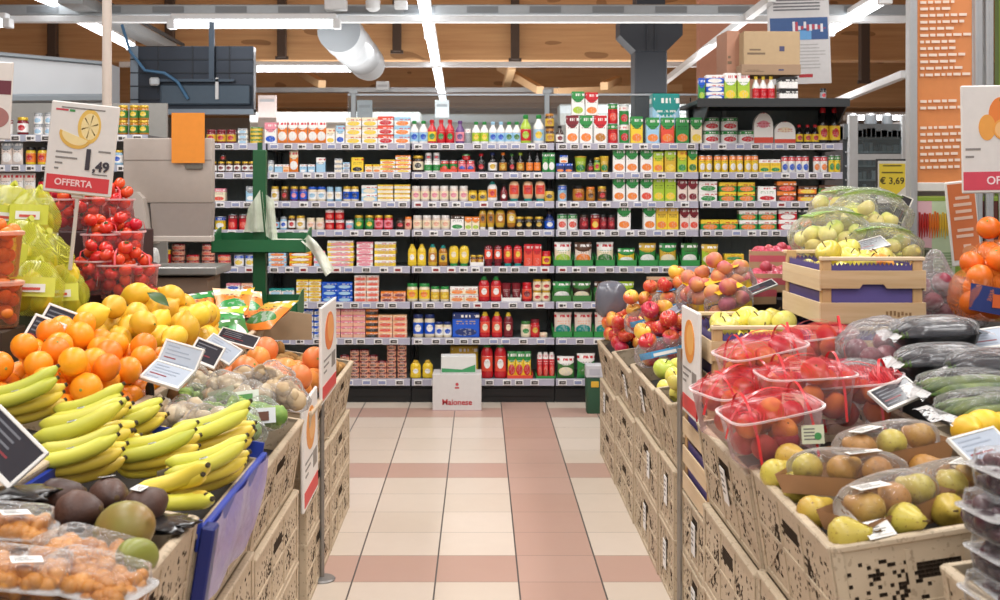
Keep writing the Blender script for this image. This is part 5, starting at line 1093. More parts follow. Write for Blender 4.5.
# loose apples far right
RA = [mk_apple(APPLE_R, .038, 1), mk_apple(APPLE_RY, .038, 2), mk_apple(APPLE_R, .038, 3)]
pile(cR0, 'rapple', RA, 58, .038, 'loose red-yellow apple', 'in far right crate', 'apple', 'loose apples in the far right crate', .40, .67, .17, .13, 23, upright=True)
pile(cRs, 'gapple', [mk_apple(APPLE_Y, .038, 7), mk_apple(APPLE_Y, .038, 6)], 16, .038, 'pale yellow apple', 'in crate behind price pole', 'apple', 'yellow apples behind the price pole', .40, .32, .19, .03, 24, upright=True)
def apple_bag(label, where, loc, rot, seed, mats, key, w=.24, d=.15, h=.13, label_c=('4aa3d8', 'f2f2f0'), n=8, r=.037, what='apple', tint='ffffff', bd=None):
    t = thing('fruit_bag', label, 'bag', loc, rot, 'clear bags of fruit on the right'); link('film', bag_mesh(w, d, h, seed, .04, .0).mesh('film', film(tint, .10, .1, 1.0, 22), 180), t)
    def band(u, v, k=1.03):
        a = -pi * .5 + (u - .5) * 2.2; return (w / 2 * k * cos(a) * .98, d / 2 * k * sin(a) - .004, h * (.35 + .5 * v) + .0)
    m = MB(); m.grid(lambda u, v: band(u, v * .45), 10, 3); m.grid(lambda u, v: band(.3 + u * .4, .08 + v * .22, 1.06), 6, 2, 1); m.grid(lambda u, v: ((u - .5) * w * .6, (v - .5) * d * .5, h * 1.015), 6, 4)
    link('printed_band', m.mesh('printed_band', [plain(label_c[0], .35), plain(label_c[1], .35)], 180), t)
    fill(t, key, mats, n, r, w * .85, d * .85, .006, seed, what + ' wrapped', 'inside ' + where, what, 'fruit in clear bags'); return t
for i, (px, py, Y, rz, lb, wh) in enumerate(((650, 318, 5.5, .2, 'apple bag with pale blue print, farthest along the aisle', 'farthest blue-print bag'), (668, 332, 5.15, -.4, 'apple bag with blue print, second along the aisle', 'second blue-print bag'), (676, 300, 5.35, .5, 'apple bag with blue print, highest of the blue-print bags', 'highest blue-print bag'), (664, 352, 4.78, .1, 'apple bag with blue print, nearest the green apples', 'nearest blue-print bag'), (692, 345, 4.85, -.3, 'apple bag with blue print beside the price sign', 'blue-print bag by sign'))):
    apple_bag(lb, wh, at(px, py + 14, Y), (R.uniform(-.2, .2), -.2, rz), i + 1, RA, 'rapple', .22, .15, .12)
for i, (px, py, Y, mt, key, lb) in enumerate(((664, 369, 4.5, APPLE_G, 'greenapple', 'green apple at the aisle rim, biggest of the loose ones'), (676, 378, 4.42, APPLE_G, 'greenapple', 'pale green apple second along the rim'), (668, 389, 4.36, APPLE_Y, 'yellowapple1', 'yellow-green apple nearest the price pole'), (680, 366, 4.55, APPLE_Y, 'yellowapple1', 'yellow apple behind the big green one'))):
    o = spawn(key, mk_apple(mt, .043, 3), at(px, py, Y), (.3, .2, i)); tag(o, lb, 'apple', 'green and yellow apples at the rim')
for i, (px, py, Y, rz, lb, wh) in enumerate(((700, 298, 4.95, .4, 'peach bag with yellow label standing behind the blue-print bags', 'yellow-label bag'), (716, 300, 4.85, -.1, 'second peach bag with yellow label right of its twin', 'second yellow-label bag'), (738, 286, 4.85, -.5, 'orange-red fruit bag behind the yellow-label bags', 'rear orange-red bag'), (730, 306, 4.7, .3, 'fruit bag low between yellow apples and yellow-label bags', 'low rear bag'))):
    apple_bag(lb, wh, at(px, py + 12, Y), (.3, -.3, rz), i + 9, [mk_peach(.035, 3, fruit('c4546a', 'e2a04a', 8, .45, lo=.4, hi=.65, hue=.03))], 'rosepeach', .20, .14, .14, ('e9c12e', '4a3a20'), 7, .035, 'peach')
m = MB(); m.box(1.14, 4.97, .606, 1.6, 5.9, .985, c=.01); tag(link('display_riser', m.mesh('display_riser', plain('2a2426', .6), 0)), 'dark riser under the fruit bags and pink punnets', 'stand')
# pink wrapped punnets
def punnet_small(label, loc, rz, seed):
    t = thing('fruit_punnet', label, 'punnet', loc, (0, 0, rz), 'cardboard punnets under pink net'); m = MB(); w, d, h = .18, .12, .08
    for s in (-1, 1): m.box(s * w / 2 - .003, -d / 2, 0, s * w / 2 + .003, d / 2, h); m.box(-w / 2, s * d / 2 - .003, 0, w / 2, s * d / 2 + .003, h)
    m.box(-w / 2, -d / 2, 0, w / 2, d / 2, .004); link('tray', m.mesh('tray', plain('bb9a76', .7), 0), t)
    m = MB(); m.grid(lambda u, v: ((u - .5) * w * 1.04, (v - .5) * d * 1.06, h * .75 + .045 * (sin(pi * u) * sin(pi * v)) ** .5 + .004 * sin(u * 30)), 16, 12); m.grid(lambda u, v: ((u - .5) * w * 1.04, -d * .53, h * .4 + h * .36 * v), 8, 2)
    link('pink_net', m.mesh('pink_net', net('d95a72', 300, .5, .4), 180), t)
    fill(t, 'plum', [lambda: lathe_fruit('plum', ball(.026, 1.05, .1), fruit('a83048', 'c95a5a', 6, .4), 18, .01, 2)], 8, .027, w * .9, d * .9, .006, seed, 'red plum', 'inside ' + label.split(',')[1].strip(), 'plum', 'plums in pink punnets')
for i, (px, py, Y, lb) in enumerate(((770, 262, 5.3, 'pink-netted punnet, upper left punnet'), (792, 262, 5.35, 'pink-netted punnet, upper right punnet'), (766, 285, 5.05, 'pink-netted punnet, lower left punnet'), (784, 283, 5.1, 'pink-netted punnet, lower right punnet'), (750, 297, 4.95, 'pink-netted punnet, lowest punnet'))):
    punnet_small(lb, at(px, py + 6, Y), .1 * i - .2, i + 1)
m = MB(); a = at(757, 276, 5.2); m.box(a.x - .02, 5.18, 1.0, a.x + .36, 5.6, a.z + .012, c=.004); tag(link('display_step', m.mesh('display_step', plain('3a2228', .7), 0)), 'dark step under the upper pink punnets', 'step')
# pale fruit in bags high behind the pine crate
m = MB(); m.box(1.31, 4.12, .606, 1.8, 4.6, 1.13, c=.01); tag(link('display_riser', m.mesh('display_riser', plain('2a2a2c', .6), 0)), 'dark riser under the bags of pale fruit', 'stand')
PALEF = fruit('f8eca2', 'ecdc74', 8, .35, hue=.02)
def pale_bag(label, where, loc, rot, w, d, h, seed, n):
    t = thing('fruit_bag', label, 'bag', loc, rot, 'clear bags of pale yellow fruit'); link('film', bag_mesh(w, d, h, seed, .045, .25).mesh('film', film('ffffff', .09, .12, 1.3, 26), 180), t)
    m = MB(); f = lambda u, v: ((u - .5) * w * .62, -d * .42 + .0 - .02 * sin(pi * u), h * (.72 + .2 * v)); m.grid(lambda u, v: ((u - .5) * w * .7, (v - .6) * d * .5, h * (1.02 - .1 * (2 * u - 1) ** 2)), 8, 5)
    o = link('green_print', m.mesh('green_print', film('b4e07a', .35, .2, .6), 180), t); tag(o, 'green printed film')
    fill(t, 'palefruit', [mk_apple(PALEF, .034, i + 3) for i in range(2)], n, .034, w * .84, d * .84, .006, seed, 'pale fruit', 'inside ' + where, 'fruit', 'pale fruit in clear bags')
for i, (px, py, Y, w, h, n, lb, wh) in enumerate(((832, 246, 4.35, .30, .19, 16, 'pale yellow fruit bag at the left of the high pile', 'left pale bag'), (868, 230, 4.5, .32, .2, 16, 'pale yellow fruit bag topmost with green print', 'topmost pale bag'), (880, 254, 4.3, .30, .16, 12, 'pale yellow fruit bag at right below the price card', 'right pale bag'), (842, 215, 4.75, .26, .16, 10, 'pale yellow fruit bag rearmost of the high pile', 'rear pale bag'))):
    pale_bag(lb, wh, at(px, py + (16 if i in (0, 2) else 14), Y), (R.uniform(-.15, .1), R.uniform(-.1, .1), R.uniform(-.3, .3)), w, .24, h, i + 2, n)
m = MB(); a = at(845, 246, 4.42); m.box(a.x - .02, 4.44, 1.13, a.x + .35, 4.95, a.z - .01, c=.006); tag(link('display_step', m.mesh('display_step', plain('4a4a35', .7), 0)), 'dark step hidden under the topmost pale fruit bag', 'step')

# ---- peach punnets under red net
CLEAR = film('fff4f4', .10, .07, .5, 14); RNET = net('cf2632', 330, .8, .10)
PCH = [mk_peach(.034, i) for i in range(3)]
def punnet(label, where, loc, rot, seed, w=.235, d=.155, h=.125, tagc=True, n=8):
    t = thing('peach_punnet', label, 'punnet', loc, rot, 'clear peach punnets in red net'); m = MB()
    m.lathe([(.40, .0), (.43, .004), (.50, h * .96), (.525, h * .97), (.53, h)], 36, sx=w, sy=d, power=.42, cap=False); m.lathe([(.40, .0), (.001, .001)], 36, sx=w, sy=d, power=.42, cap=False); link('tub', m.mesh('tub', CLEAR), t)
    m = MB(); m.lathe([(.515, h * .97), (.535, h * .975), (.535, h * 1.01), (.515, h * 1.015)], 36, sx=w, sy=d, power=.42, cap=False); link('rim', m.mesh('rim', film('fff0f0', .45, .1, .2)), t)
    m = MB(); vs = lambda u, v: ((u - .5) * w * 1.02 * (1 - .15 * (2 * v - 1) ** 4), (v - .5) * d * 1.02 * (1 - .15 * (2 * u - 1) ** 4), h * 1.01 + .038 * max(0, sin(pi * u) * sin(pi * v)) ** .55 + .003 * sin(u * 26 + v * 11))
    m.grid(vs, 22, 16); link('net_cover', m.mesh('net_cover', RNET, 180), t)
    m = MB()
    for s in (-1, 1): m.grid(lambda u, v: (s * w * (.30 + .03 * u) , -d * .56 + d * 1.12 * v, h * .1 + (h * 1.32) * sin(pi * v) ** .5 if 0 < v < 1 else h * .1), 1, 18)
    m.grid(lambda u, v: (-w * .52 + w * 1.04 * v, d * (.0 + .06 * u), h * .55 + h * .85 * max(0.0, sin(pi * v)) ** .6), 1, 20); link('red_strap', m.mesh('red_strap', plain('d93a40', .25, 0, .7), 180), t)
    if tagc: sticker(t, .055, .045, (w * .28 * (1 if seed % 2 else -1), -d * .53, h * .55), (pi / 2 - .25, .1, -.2), 'dfe3c4', '4a9a58', 'paper_tag')
    fill(t, 'peach', PCH, n, .034, w * .86, d * .86, .006, seed, 'peach', 'inside ' + where, 'peach', 'peaches in netted punnets'); return t
TL = -radians(9)
for i, (px, py, Y, rz, rx, lb, wh) in enumerate(((765, 392, 3.18, .30, .06, 'peach punnet tilted at the back left, white tag on its corner', 'back left punnet'), (806, 420, 3.0, .10, .05, 'peach punnet topmost at the centre of the netted ones', 'topmost central punnet'), (822, 378, 3.42, -.25, .0, 'peach punnet at the back right with upright red strap', 'back right punnet'), (740, 428, 3.08, .55, .1, 'peach punnet low against the aisle rim', 'aisle rim punnet'),
        (775, 456, 2.86, .2, .1, 'peach punnet lowest at the front beside the pear tray', 'front punnet'), (862, 428, 3.02, -.5, .05, 'peach punnet at the right, half under the price card', 'right punnet'))):
    punnet(lb, wh, at(px, py, Y), (rx, TL + (.12 if i == 1 else 0), rz), i + 1, tagc=i in (0, 1, 4, 5), n=8)
tag(spawn(('peach', 1), PCH[1], at(786, 440, 2.82), (.4, .2, .1), 1.0), 'loose orange peach lying before the front punnet', 'peach')
# ---- dark plum bag, inner crate, trays of eggplants and courgettes
def innerR(label, y0, y1, z, liner, tilt=9, W=.42, x=1.13):
    a = radians(tilt); return crate(label, y1 - y0 - .01, W, .23, (x + W / 2 * cos(a), (y0 + y1) / 2, z + W / 2 * sin(a)), (0, -a, 0), CRATE_R, liner)
cI4 = innerR('tan plastic inner crate under the aubergine trays', 2.84, 3.50, .64, (.16, 0)); cI5 = innerR('tan plastic inner crate right of the pears', 2.18, 2.83, .64, (.15, 0))
t = thing('fruit_bag', 'clear bag of dark red plums beside the aubergine trays', 'bag', at(880, 378, 3.3), (.2, -.2, .3)); link('film', bag_mesh(.23, .19, .17, 4, .05, .1).mesh('film', film('ffffff', .16, .1, 1.2, 24), 180), t)
fill(t, 'darkplum', [lambda: lathe_fruit('plum', ball(.033, 1.05, .1), PLUM, 18, .01, 2)], 8, .033, .18, .15, .01, 4, 'dark plum', 'inside clear plum bag', 'plum', 'dark plums in a clear bag')
t = thing('fruit_bag', 'second clear plum bag in front, under the price card', 'bag', at(858, 404, 3.2), (.3, -.2, -.5)); link('film', bag_mesh(.2, .17, .12, 9, .05, .1).mesh('film', film('ffffff', .16, .1, 1.2, 24), 180), t)
fill(t, 'darkplum', [lambda: lathe_fruit('plum', ball(.033, 1.05, .1), PLUM, 18, .01, 2)], 5, .033, .15, .12, .01, 5, 'dark plum', 'inside second plum bag', 'plum', 'dark plums in a clear bag')
def mk_long(nm, mat_, L, r, seed):
    def b():
        m = MB(); n = 14; pts = [(L * (i / n - .5), .01 * sin(i / n * pi), 0) for i in range(n + 1)]; m.tube(pts, [r * (.35 + .65 * min(1, i / n * 5)) * (1 if i / n < .8 else sqrt(max(.02, 1 - ((i / n - .8) / .2) ** 2))) for i in range(n + 1)], 14)
        o = link(nm, m.mesh(nm, mat_, 60)); m = MB(); m.tube([(-L * .56, 0, 0), (-L * .5, 0, 0), (-L * .46, 0, 0)], [r * .2, r * .3, r * .5], 8); link('stem', m.mesh('stem', GREENST), o); return o
    return b
def vegtray(label, where, loc, rot, w, d, h, key, mk, desc, cat, n=3, tint='ffffff', trayc='1b1c1e'):
    t = thing('wrapped_tray', label, 'tray', loc, rot, 'film-wrapped vegetable trays'); m = MB(); m.lathe([(.44, 0), (.46, .004), (.5, h * .4), (.52, h * .42)], 32, sx=w, sy=d, power=.35, cap=False); m.lathe([(.44, 0), (.001, .001)], 32, sx=w, sy=d, power=.35, cap=False); link('tray', m.mesh('tray', plain(trayc, .35)), t)
    link('film', bag_mesh(w * 1.1, d * 1.08, h, int(w * 977 + loc[0] * 55) % 97, .03, .0).mesh('film', film(tint, .05, .07, 1.3, 20), 180), t)
    for s in (-1, 1):
        m = MB(); m.grid(lambda u, v: (s * w * (.52 + .14 * u), (v - .5) * d * (.8 + .2 * u), h * (.5 + .12 * sin(v * 9) * u - .2 * u)), 4, 8)
        link('film_end', m.mesh('film_end', film('ffffff', .12, .1, 1.2, 20), 180), t)
    bpy_dirty(); mw = t.matrix_world.copy(); e = Euler(rot).to_matrix().to_4x4()
    for k in range(n):
        o = spawn(key, mk, mw @ Vector((0, (k - (n - 1) / 2) * d / n * .9, h * .42 + .006 * (k % 2))), (0, 0, 0)); o.rotation_euler = (e @ Euler((k * 1.3, 0, .04 * k)).to_matrix().to_4x4()).to_euler(); heap(o, desc, 'inside ' + where, cat, desc + 's in wrapped trays')
EG = mk_long('aubergine', EGGPL, .21, .029, 1); ZU = mk_long('courgette', ZUCCH, .2, .02, 2)
for i, (px, py, Y, rz, key, mk, n, lb, wh, ds, ct) in enumerate(((942, 372, 3.05, -.05, 'egg', EG, 3, 'film-wrapped tray of dark aubergines, middle of the stack', 'middle aubergine tray', 'dark aubergine', 'aubergine'), (934, 343, 3.22, .05, 'egg', EG, 3, 'film-wrapped tray of dark aubergines, topmost and rearmost', 'topmost aubergine tray', 'dark aubergine', 'aubergine'), (966, 400, 2.86, .06, 'zuc', ZU, 4, 'film-wrapped tray of courgettes under the aubergines', 'upper courgette tray', 'green courgette', 'courgette'), (985, 422, 2.72, .25, 'zuc', ZU, 4, 'film-wrapped tray of courgettes lowest, beside the lemons', 'lower courgette tray', 'green courgette', 'courgette'), (995, 378, 2.95, -.3, 'egg', EG, 3, 'film-wrapped tray of aubergines cut by the right frame edge', 'edge aubergine tray', 'dark aubergine', 'aubergine'))):
    vegtray(lb, wh, at(px, py, Y), (.05, -.05, rz), .22, .15, .075, key, mk, ds, ct, n)
m = MB(); m.box(1.17, 2.98, .80, 1.72, 3.42, 1.0, c=.006); tag(link('display_step', m.mesh('display_step', plain('222224', .7), 0)), 'dark step under the upper aubergine trays', 'step')
for i, (px, py) in enumerate(((968, 430), (983, 425), (1000, 428), (975, 442), (993, 438))):
    o = spawn(('lemon', 1), mk_lemon(.038, 1), at(px, py, 2.62), (1.3, .3 * i, .8 * i), .85); heap(o, 'small yellow lemon', 'below the courgettes at right edge', 'lemon', 'lemons at the right edge')
# ---- wrapped pears
KRAFT = plain('a97f58', .75, scale=60)
PRS = [mk_pear(PEAR, .033, 1), mk_pear(PEAR_B, .033, 2), mk_pear(PEAR_G, .033, 3)]
def pear_tray(label, where, loc, rot, seed, w=.25, d=.115, h=.042, n=3):
    t = thing('pear_tray', label, 'tray', loc, rot, 'wrapped cardboard trays of pears'); m = MB(); e = .004
    for s in (-1, 1):
        m.add([(-w / 2, s * d / 2, 0), (w / 2, s * d / 2, 0), (w / 2 + .012, s * (d / 2 + .006), h), (-w / 2 - .012, s * (d / 2 + .006), h)], [(0, 1, 2, 3) if s < 0 else (3, 2, 1, 0)]); m.add([(s * w / 2, -d / 2, 0), (s * w / 2, d / 2, 0), (s * (w / 2 + .012), d / 2 + .006, h), (s * (w / 2 + .012), -d / 2 - .006, h)], [(0, 1, 2, 3) if s > 0 else (3, 2, 1, 0)])
        m.add([(-w / 2 + e, s * (d / 2 - e), 0), (w / 2 - e, s * (d / 2 - e), 0), (w / 2 + .008, s * (d / 2 + .002), h), (-w / 2 - .008, s * (d / 2 + .002), h)], [(3, 2, 1, 0) if s < 0 else (0, 1, 2, 3)])
    m.box(-w / 2, -d / 2, 0, w / 2, d / 2, .004); link('cardboard_tray', m.mesh('cardboard_tray', KRAFT, 0), t)
    link('film', bag_mesh(w * 1.06, d * 1.1, .088, seed + 30, .015, 0).mesh('film', film('ffffff', .03, .06, .8, 14), 180), t)
    sticker(t, .07, .04, (w * (-.25 if seed % 2 else .2), -d * .12, .0885), (-.1, 0, .5 * (seed % 3) - .3), 'efeee9', None, 'paper_label'); m = MB(); m.box(-.012, -.012, 0, .012, .012, .002)
    bpy_dirty(); mw = t.matrix_world.copy(); e_ = Euler(rot).to_matrix().to_4x4()
    for k in range(n):
        i = (k + seed) % 3; x = (k - (n - 1) / 2) * w / n * .95
        o = spawn(('pear', i), PRS[i], mw @ Vector((x, -.018, .048)), (0, 0, 0)); o.rotation_euler = (e_ @ Euler((-pi / 2 + .2, .3 * (k - 1), .35 * (-1) ** k)).to_matrix().to_4x4()).to_euler(); heap(o, 'wrapped pear', 'inside ' + where, 'pear', 'pears in wrapped trays')
for i, (px, py, Y, rz, rx, lb, wh) in enumerate(((888, 462, 2.62, .32, .0, 'wrapped pear tray at the back under the price card', 'back pear tray'), (848, 490, 2.50, -.70, .05, 'wrapped pear tray at the aisle side, turned toward the rim', 'aisle-side pear tray'), (888, 520, 2.32, .58, .0, 'wrapped pear tray lying long across the front', 'front pear tray'), (946, 505, 2.42, .45, .0, 'wrapped pear tray at the right by the dark plum boxes', 'right pear tray'))):
    pear_tray(lb, wh, at(px, py, Y), (rx, -.10, rz), i + 1)
for i, (px, py, Y, k, rz, lb) in enumerate(((790, 458, 2.72, 0, .5, 'loose pear at the far aisle corner of the pear crate'), (776, 474, 2.66, 2, 2.2, 'loose pear against the aisle rim beside the peaches'), (797, 487, 2.56, 2, 1.0, 'small loose pear under the aisle-side tray'), (846, 535, 2.22, 2, .9, 'shiny loose pear at the near corner of the crate'), (906, 521, 2.24, 2, .2, 'shiny loose pear in the middle of the near rim'), (949, 511, 2.30, 2, -.3, 'shiny loose pear right along the near rim'), (814, 512, 2.42, 0, 2.0, 'loose pear between the front tray and the aisle rim'), (925, 470, 2.55, 1, 1.2, 'brown loose pear between back and right trays'), (876, 527, 2.3, 2, 2.4, 'loose pear lowest beside the white label'))):
    o = spawn(('pear', k), PRS[k], at(px, py, Y), (1.3, 0, rz), 1.08); tag(o, lb, 'pear', 'loose pears in the pear crate')
m = MB(); m.box(-.03, -.02, 0, .03, .02, .001); sticker(tag(link('paper_slip', m.mesh('paper_slip', plain('efeeea', .5), 0), None, at(878, 529, 2.2), (.6, -.1, .3)), 'small white paper slip among the loose pears by the rim', 'label'), .05, .03, (0, 0, .001), (0, 0, 0))
# ---- dark clear boxes at the right edge
DKG = fruit('3a2330', '5a3038', 20, .3)
for i, (py, Y, dx, lb) in enumerate(((620, 1.95, 0, 'fourth from the top'), (578, 1.97, .01, 'third from the top'), (536, 1.98, -.005, 'second from the top'), (494, 2.0, .012, 'topmost'))):
    p = at(1026, py, Y); clam('clear box of dark grapes at the right edge, %s of its stack' % lb, p + Vector((dx, 0, 0)), (0, 0, .12), .20, .15, .073, i * 2 + 1, DKG, 'dark grapes inside the right-edge box, %s of its stack' % lb, 'grapes', 34)
# ---- right rear: onion bag, orange nets
m = MB(); m.box(1.42, 3.35, .606, 2.1, 4.05, .99, c=.01); tag(link('display_riser', m.mesh('display_riser', plain('2c2a28', .6), 0)), 'dark riser under the red onion bag and orange nets', 'stand')
ONION = fruit('7c2a3c', 'a0485a', 6, .4)
for i, (px, py, Y, lb, wh, w, h) in enumerate(((935, 318, 3.85, 'clear pinched bag of red onions right of the pine crate', 'pinched onion bag', .2, .2), (962, 322, 3.9, 'second clear bag of red onions by the blue nets', 'second onion bag', .16, .15))):
    t = thing('onion_bag', lb, 'bag', at(px, py + 8, Y), (0, 0, .3 * i), 'clear bags of red onions'); link('film', bag_mesh(w, .17, h, 7 + i, .06, .65 - .3 * i).mesh('film', film('ffffff', .2, .1, 1.5, 24), 180), t)
    fill(t, 'onion', [lambda: lathe_fruit('onion', [(q, z * (1 if z < .02 else 1.15)) for q, z in ball(.034, .9)], ONION, 18, .01, 2)], 7, .034, w * .8, .14, .006, i, 'red onion', 'inside ' + wh, 'onion', 'red onions in clear bags')
for i, (px, py, Y, lb, wh) in enumerate(((982, 305, 3.55, 'blue net bag of oranges at the right edge, front', 'front blue net'), (1000, 275, 3.75, 'blue net bag of oranges at the right edge, upper', 'upper blue net'))):
    t = thing('orange_net_bag', lb, 'net bag', at(px, py + 16, Y), (0, .1, .2), 'blue net bags of oranges'); w, d, h = .21, .17, .16
    link('net', bag_mesh(w, d, h, 5 + i, .04, .1).mesh('net', net('e07a2a', 300, .88, .06), 180), t); m = MB(); m.grid(lambda u, v: (w * .51 * cos(-pi * (.25 + .55 * u)), d * .54 * sin(-pi * (.25 + .55 * u)), h * (.12 + .5 * v + .1 * u)), 12, 4); m.grid(lambda u, v: (w * .53 * cos(-pi * (.4 + .2 * u)), d * .56 * sin(-pi * (.4 + .2 * u)), h * (.3 + .25 * v)), 5, 3, 1); link('printed_band', m.mesh('printed_band', [plain('22316f', .35), plain('d9632a', .4)], 180), t)
    fill(t, 'netorange', [mk_orange(fruit('ee7a22', 'e56a1a', 8, .38, .3, 420), .039, 'orange', 2)], 8, .039, w * .82, d * .82, .006, i, 'orange', 'inside ' + wh, 'orange', 'oranges in blue nets')
# ---- price cards and sign on the right
price_card('price card lying by the peach tags, dark screen', at(897, 393, 2.9), .13, .075, (.55, -.25, .42)); price_card('large pale price card at the right edge over the pears', at(985, 447, 2.35), .135, .085, (.6, -.1, .45), True)
price_card('price card with red print under the pale fruit bags', at(868, 245, 4.15), .16, .06, (.6, -.2, .35)); price_card('price card tucked upright at the pale fruit bag edge', at(902, 209, 4.55), .11, .05, (1.1, -1.1, .2)); price_card('dark price card leaning beside the pink punnets', at(761, 287, 4.75), .14, .045, (.5, -.3, .35)); price_card('slim pale price card by the blue-print apple bags', at(683, 305, 4.95), .15, .04, (.6, -.45, .4), True); price_card('white price card at the far right behind the aubergines', at(990, 338, 3.2), .14, .1, (.5, -.2, -.5), True)
pr = Vector((.655, 3.77, 0)); t = thing('sign_pole', 'thin grey sign pole in front of the right crates', 'pole', pr); m = MB(); m.lathe([(.009, .008), (.009, .93)], 12); link('pole', m.mesh('pole', plain('9a968f', .35, .5), 60), t); m = MB(); m.lathe([(.045, 0), (.045, .004), (.04, .009), (.012, .012)], 24); link('foot', m.mesh('foot', plain('8e8c8a', .35, .4)), t)
sign('white price sign turned to the aisle on the right, carrot-orange fruit', at(689.5, 363, 3.72), (0, 0, radians(-89)), .27, .35, side_sign('e79436', 'f0b35c'), frame='efece8')
# cardboard carton and dark film behind the far apples
m = MB(); w = 33 * 6.3 / F; d = .24; h = .2
o = thing('cardboard_box', 'brown cardboard box with black print standing behind the loose apples', 'box', at(667, 318, 6.15), (0, 0, -.06)); m.box(-w / 2, 0, 0, w / 2, d, h, c=.003); m.box(-w / 2, .0, h, w / 2, d * .5 - .003, h + .003); m.box(-w / 2, d * .5 + .003, h, w / 2, d, h + .003); link('carton', m.mesh('carton', plain('a07f60', .75), 0), o); text('FOOD', .05, plain('5a4632', .7), o, (.01, -.001, h * .5))
m = bag_mesh(.17, .16, .2, 3, .04); tag(link('dark_bag', m.mesh('dark_bag', plain('6a6d78', .25, 0, .7), 180), None, at(611, 318, 6.2)), 'grey crumpled film bundle at the far end of the right crates', 'plastic')

# ---- information column with orange banner
t = thing('information_stand', 'tall aluminium stand with orange banner, poster and posts at right', 'stand', at(945, 190, 4.7) * 1.0); t.location.z = 0; cx = t.location.x; s = 4.7 / F
ALU = plain('b9bbbd', .35, .5)
for (pa, pb, nm) in ((908, 916, 'post'), (973, 981, 'post'), (984, 992, 'post')):
    m = MB(); x0, x1 = (pa - VX) * s - cx, (pb - VX) * s - cx; m.box(x0, -.02, 0, x1, .03, 3.2, c=.004); m.box((x0 + x1) / 2 - .003, -.022, 0, (x0 + x1) / 2 + .003, -.019, 3.2); link(nm, m.mesh(nm, ALU, 0), t)
m = MB(); m.box((998 - VX) * s - cx, -.01, 0, (1016 - VX) * s - cx, .03, 3.2); link('green_post', m.mesh('green_post', plain('6f8a2f', .5), 0), t)
x0, x1 = (917 - VX) * s - cx, (972 - VX) * s - cx; zt, zbm = 3.0, EYE - (184 - HZ) * s
m = MB(); m.grid(lambda u, v: (x0 + (x1 - x0) * u, .006 * sin(u * 3) , zbm + (zt - zbm) * v), 10, 6); bn = link('banner', m.mesh('banner', [plain('d98a50', .5)], 180), t); tag(bn, 'orange printed banner')
m = MB(); rr_ = random.Random(3)
for k in range(26):
    yy = 10 + k * 6.6
    if 86 < yy < 108 or 122 < yy < 134: continue
    z = EYE - (yy - 6 - HZ) * s; xa = x0 + .012; wl = (x1 - x0) * (rr_.uniform(.62, .92))
    while xa < x0 + wl:
        wd = rr_.uniform(.012, .035); m.box(xa, -.0045, z + .03 * (xa - x0), min(xa + wd, x1 - .006), -.0025, z + .011 + .03 * (xa - x0)); xa += wd + .007
link('small_print', m.mesh('small_print', plain('f1dccb', .5), 0), bn)
m = MB(); m.box(x0 - .01, -.008, zbm - .03, x1 + .03, .02, zbm + .006, c=.003); link('banner_rail', m.mesh('banner_rail', plain('dcdcd8', .4), 0), t)
zp0, zp1 = EYE - (285 - HZ) * s, EYE - (196 - HZ) * s; xp1 = (1016 - VX) * s - cx
m = MB(); m.box(x0 - .01, .0, zp0, xp1, .012, zp1, 0); m.box(x0 - .008, -.002, zp0 + .03, x0 + .06, 0, zp1 - .02, 1); m.box(x0 + .06, -.002, zp0 + .03, x0 + .155, 0, zp1 - .02, 2); m.box(x0 - .008, -.003, zp1 - .02, xp1, 0, zp1 - .008, 3); m.box(x0 + .155, -.002, zp0, xp1, 0, zp0 + .1, 3); m.box(x0 + .23, -.002, zp0 + .1, xp1, 0, zp1 - .02, 4)
po = link('poster', m.mesh('poster', [plain('9fb254', .5), plain('e0b6c0', .5), plain('bfd2b0', .5), plain('8aa63e', .5), plain('5a2a24', .5)], 0), t)
m = MB(); cc = [0, 0, 1, 1, 2, 2, 3, 3]
for k in range(14):
    x = x0 + .008 + k * .0105; z = zp1 - .115 + .012 * hsh(k, 1); m.tube([(x, -.004, z - .055 - .01 * hsh(k, 2)), (x + .002, -.005, z - .01), (x + .001, -.005, z + .035 + .015 * hsh(k, 4))], [.0015, .0055, .004], 6, min(3, k // 4))
link('pepper_picture', m.mesh('pepper_picture', [plain('b52a28', .5), plain('d9742a', .5), plain('d6b13a', .5), plain('4a6a3a', .5)]), po); m = MB()
for k in range(8): m.box(x0 + .07, -.0035, zp0 + .045 + k * .012, x0 + .14, -.002, zp0 + .049 + k * .012)
link('small_print', m.mesh('small_print', plain('7f9a72', .5), 0), po)
def tagsign(t_, w, h):
    m = MB(); m.box(-w * .44, -.002, -h * .43, w * .44, 0, h * .47); link('orange_face', m.mesh('orange_face', plain('d97a48', .5), 0), t_)
    m = MB()
    for (z, a, b) in ((.30, -.22, .25), (.22, -.3, .3), (.14, -.25, .28), (.06, -.32, .3), (-.08, -.25, .28), (-.15, -.3, .26), (-.27, -.1, .15)): m.box(w * a, -.003, h * z - h * .018, w * b, -.002, h * z + h * .018)
    link('small_print', m.mesh('small_print', plain('f0cdb8', .5), 0), t_); m = MB(); disc(m, .1 * w, -.34 * h, .26 * w, .07 * h, 0, -.0035); link('fruit_picture', m.mesh('fruit_picture', plain('e59a6a', .5), 0), t_)
sign('orange hanging leaflet clipped below the banner, beside the price sign', at(964, 223, 4.55), (0, radians(-6), .1), .125, .335, tagsign, 'leaflet', 'leaflet', 'e9e6e2')
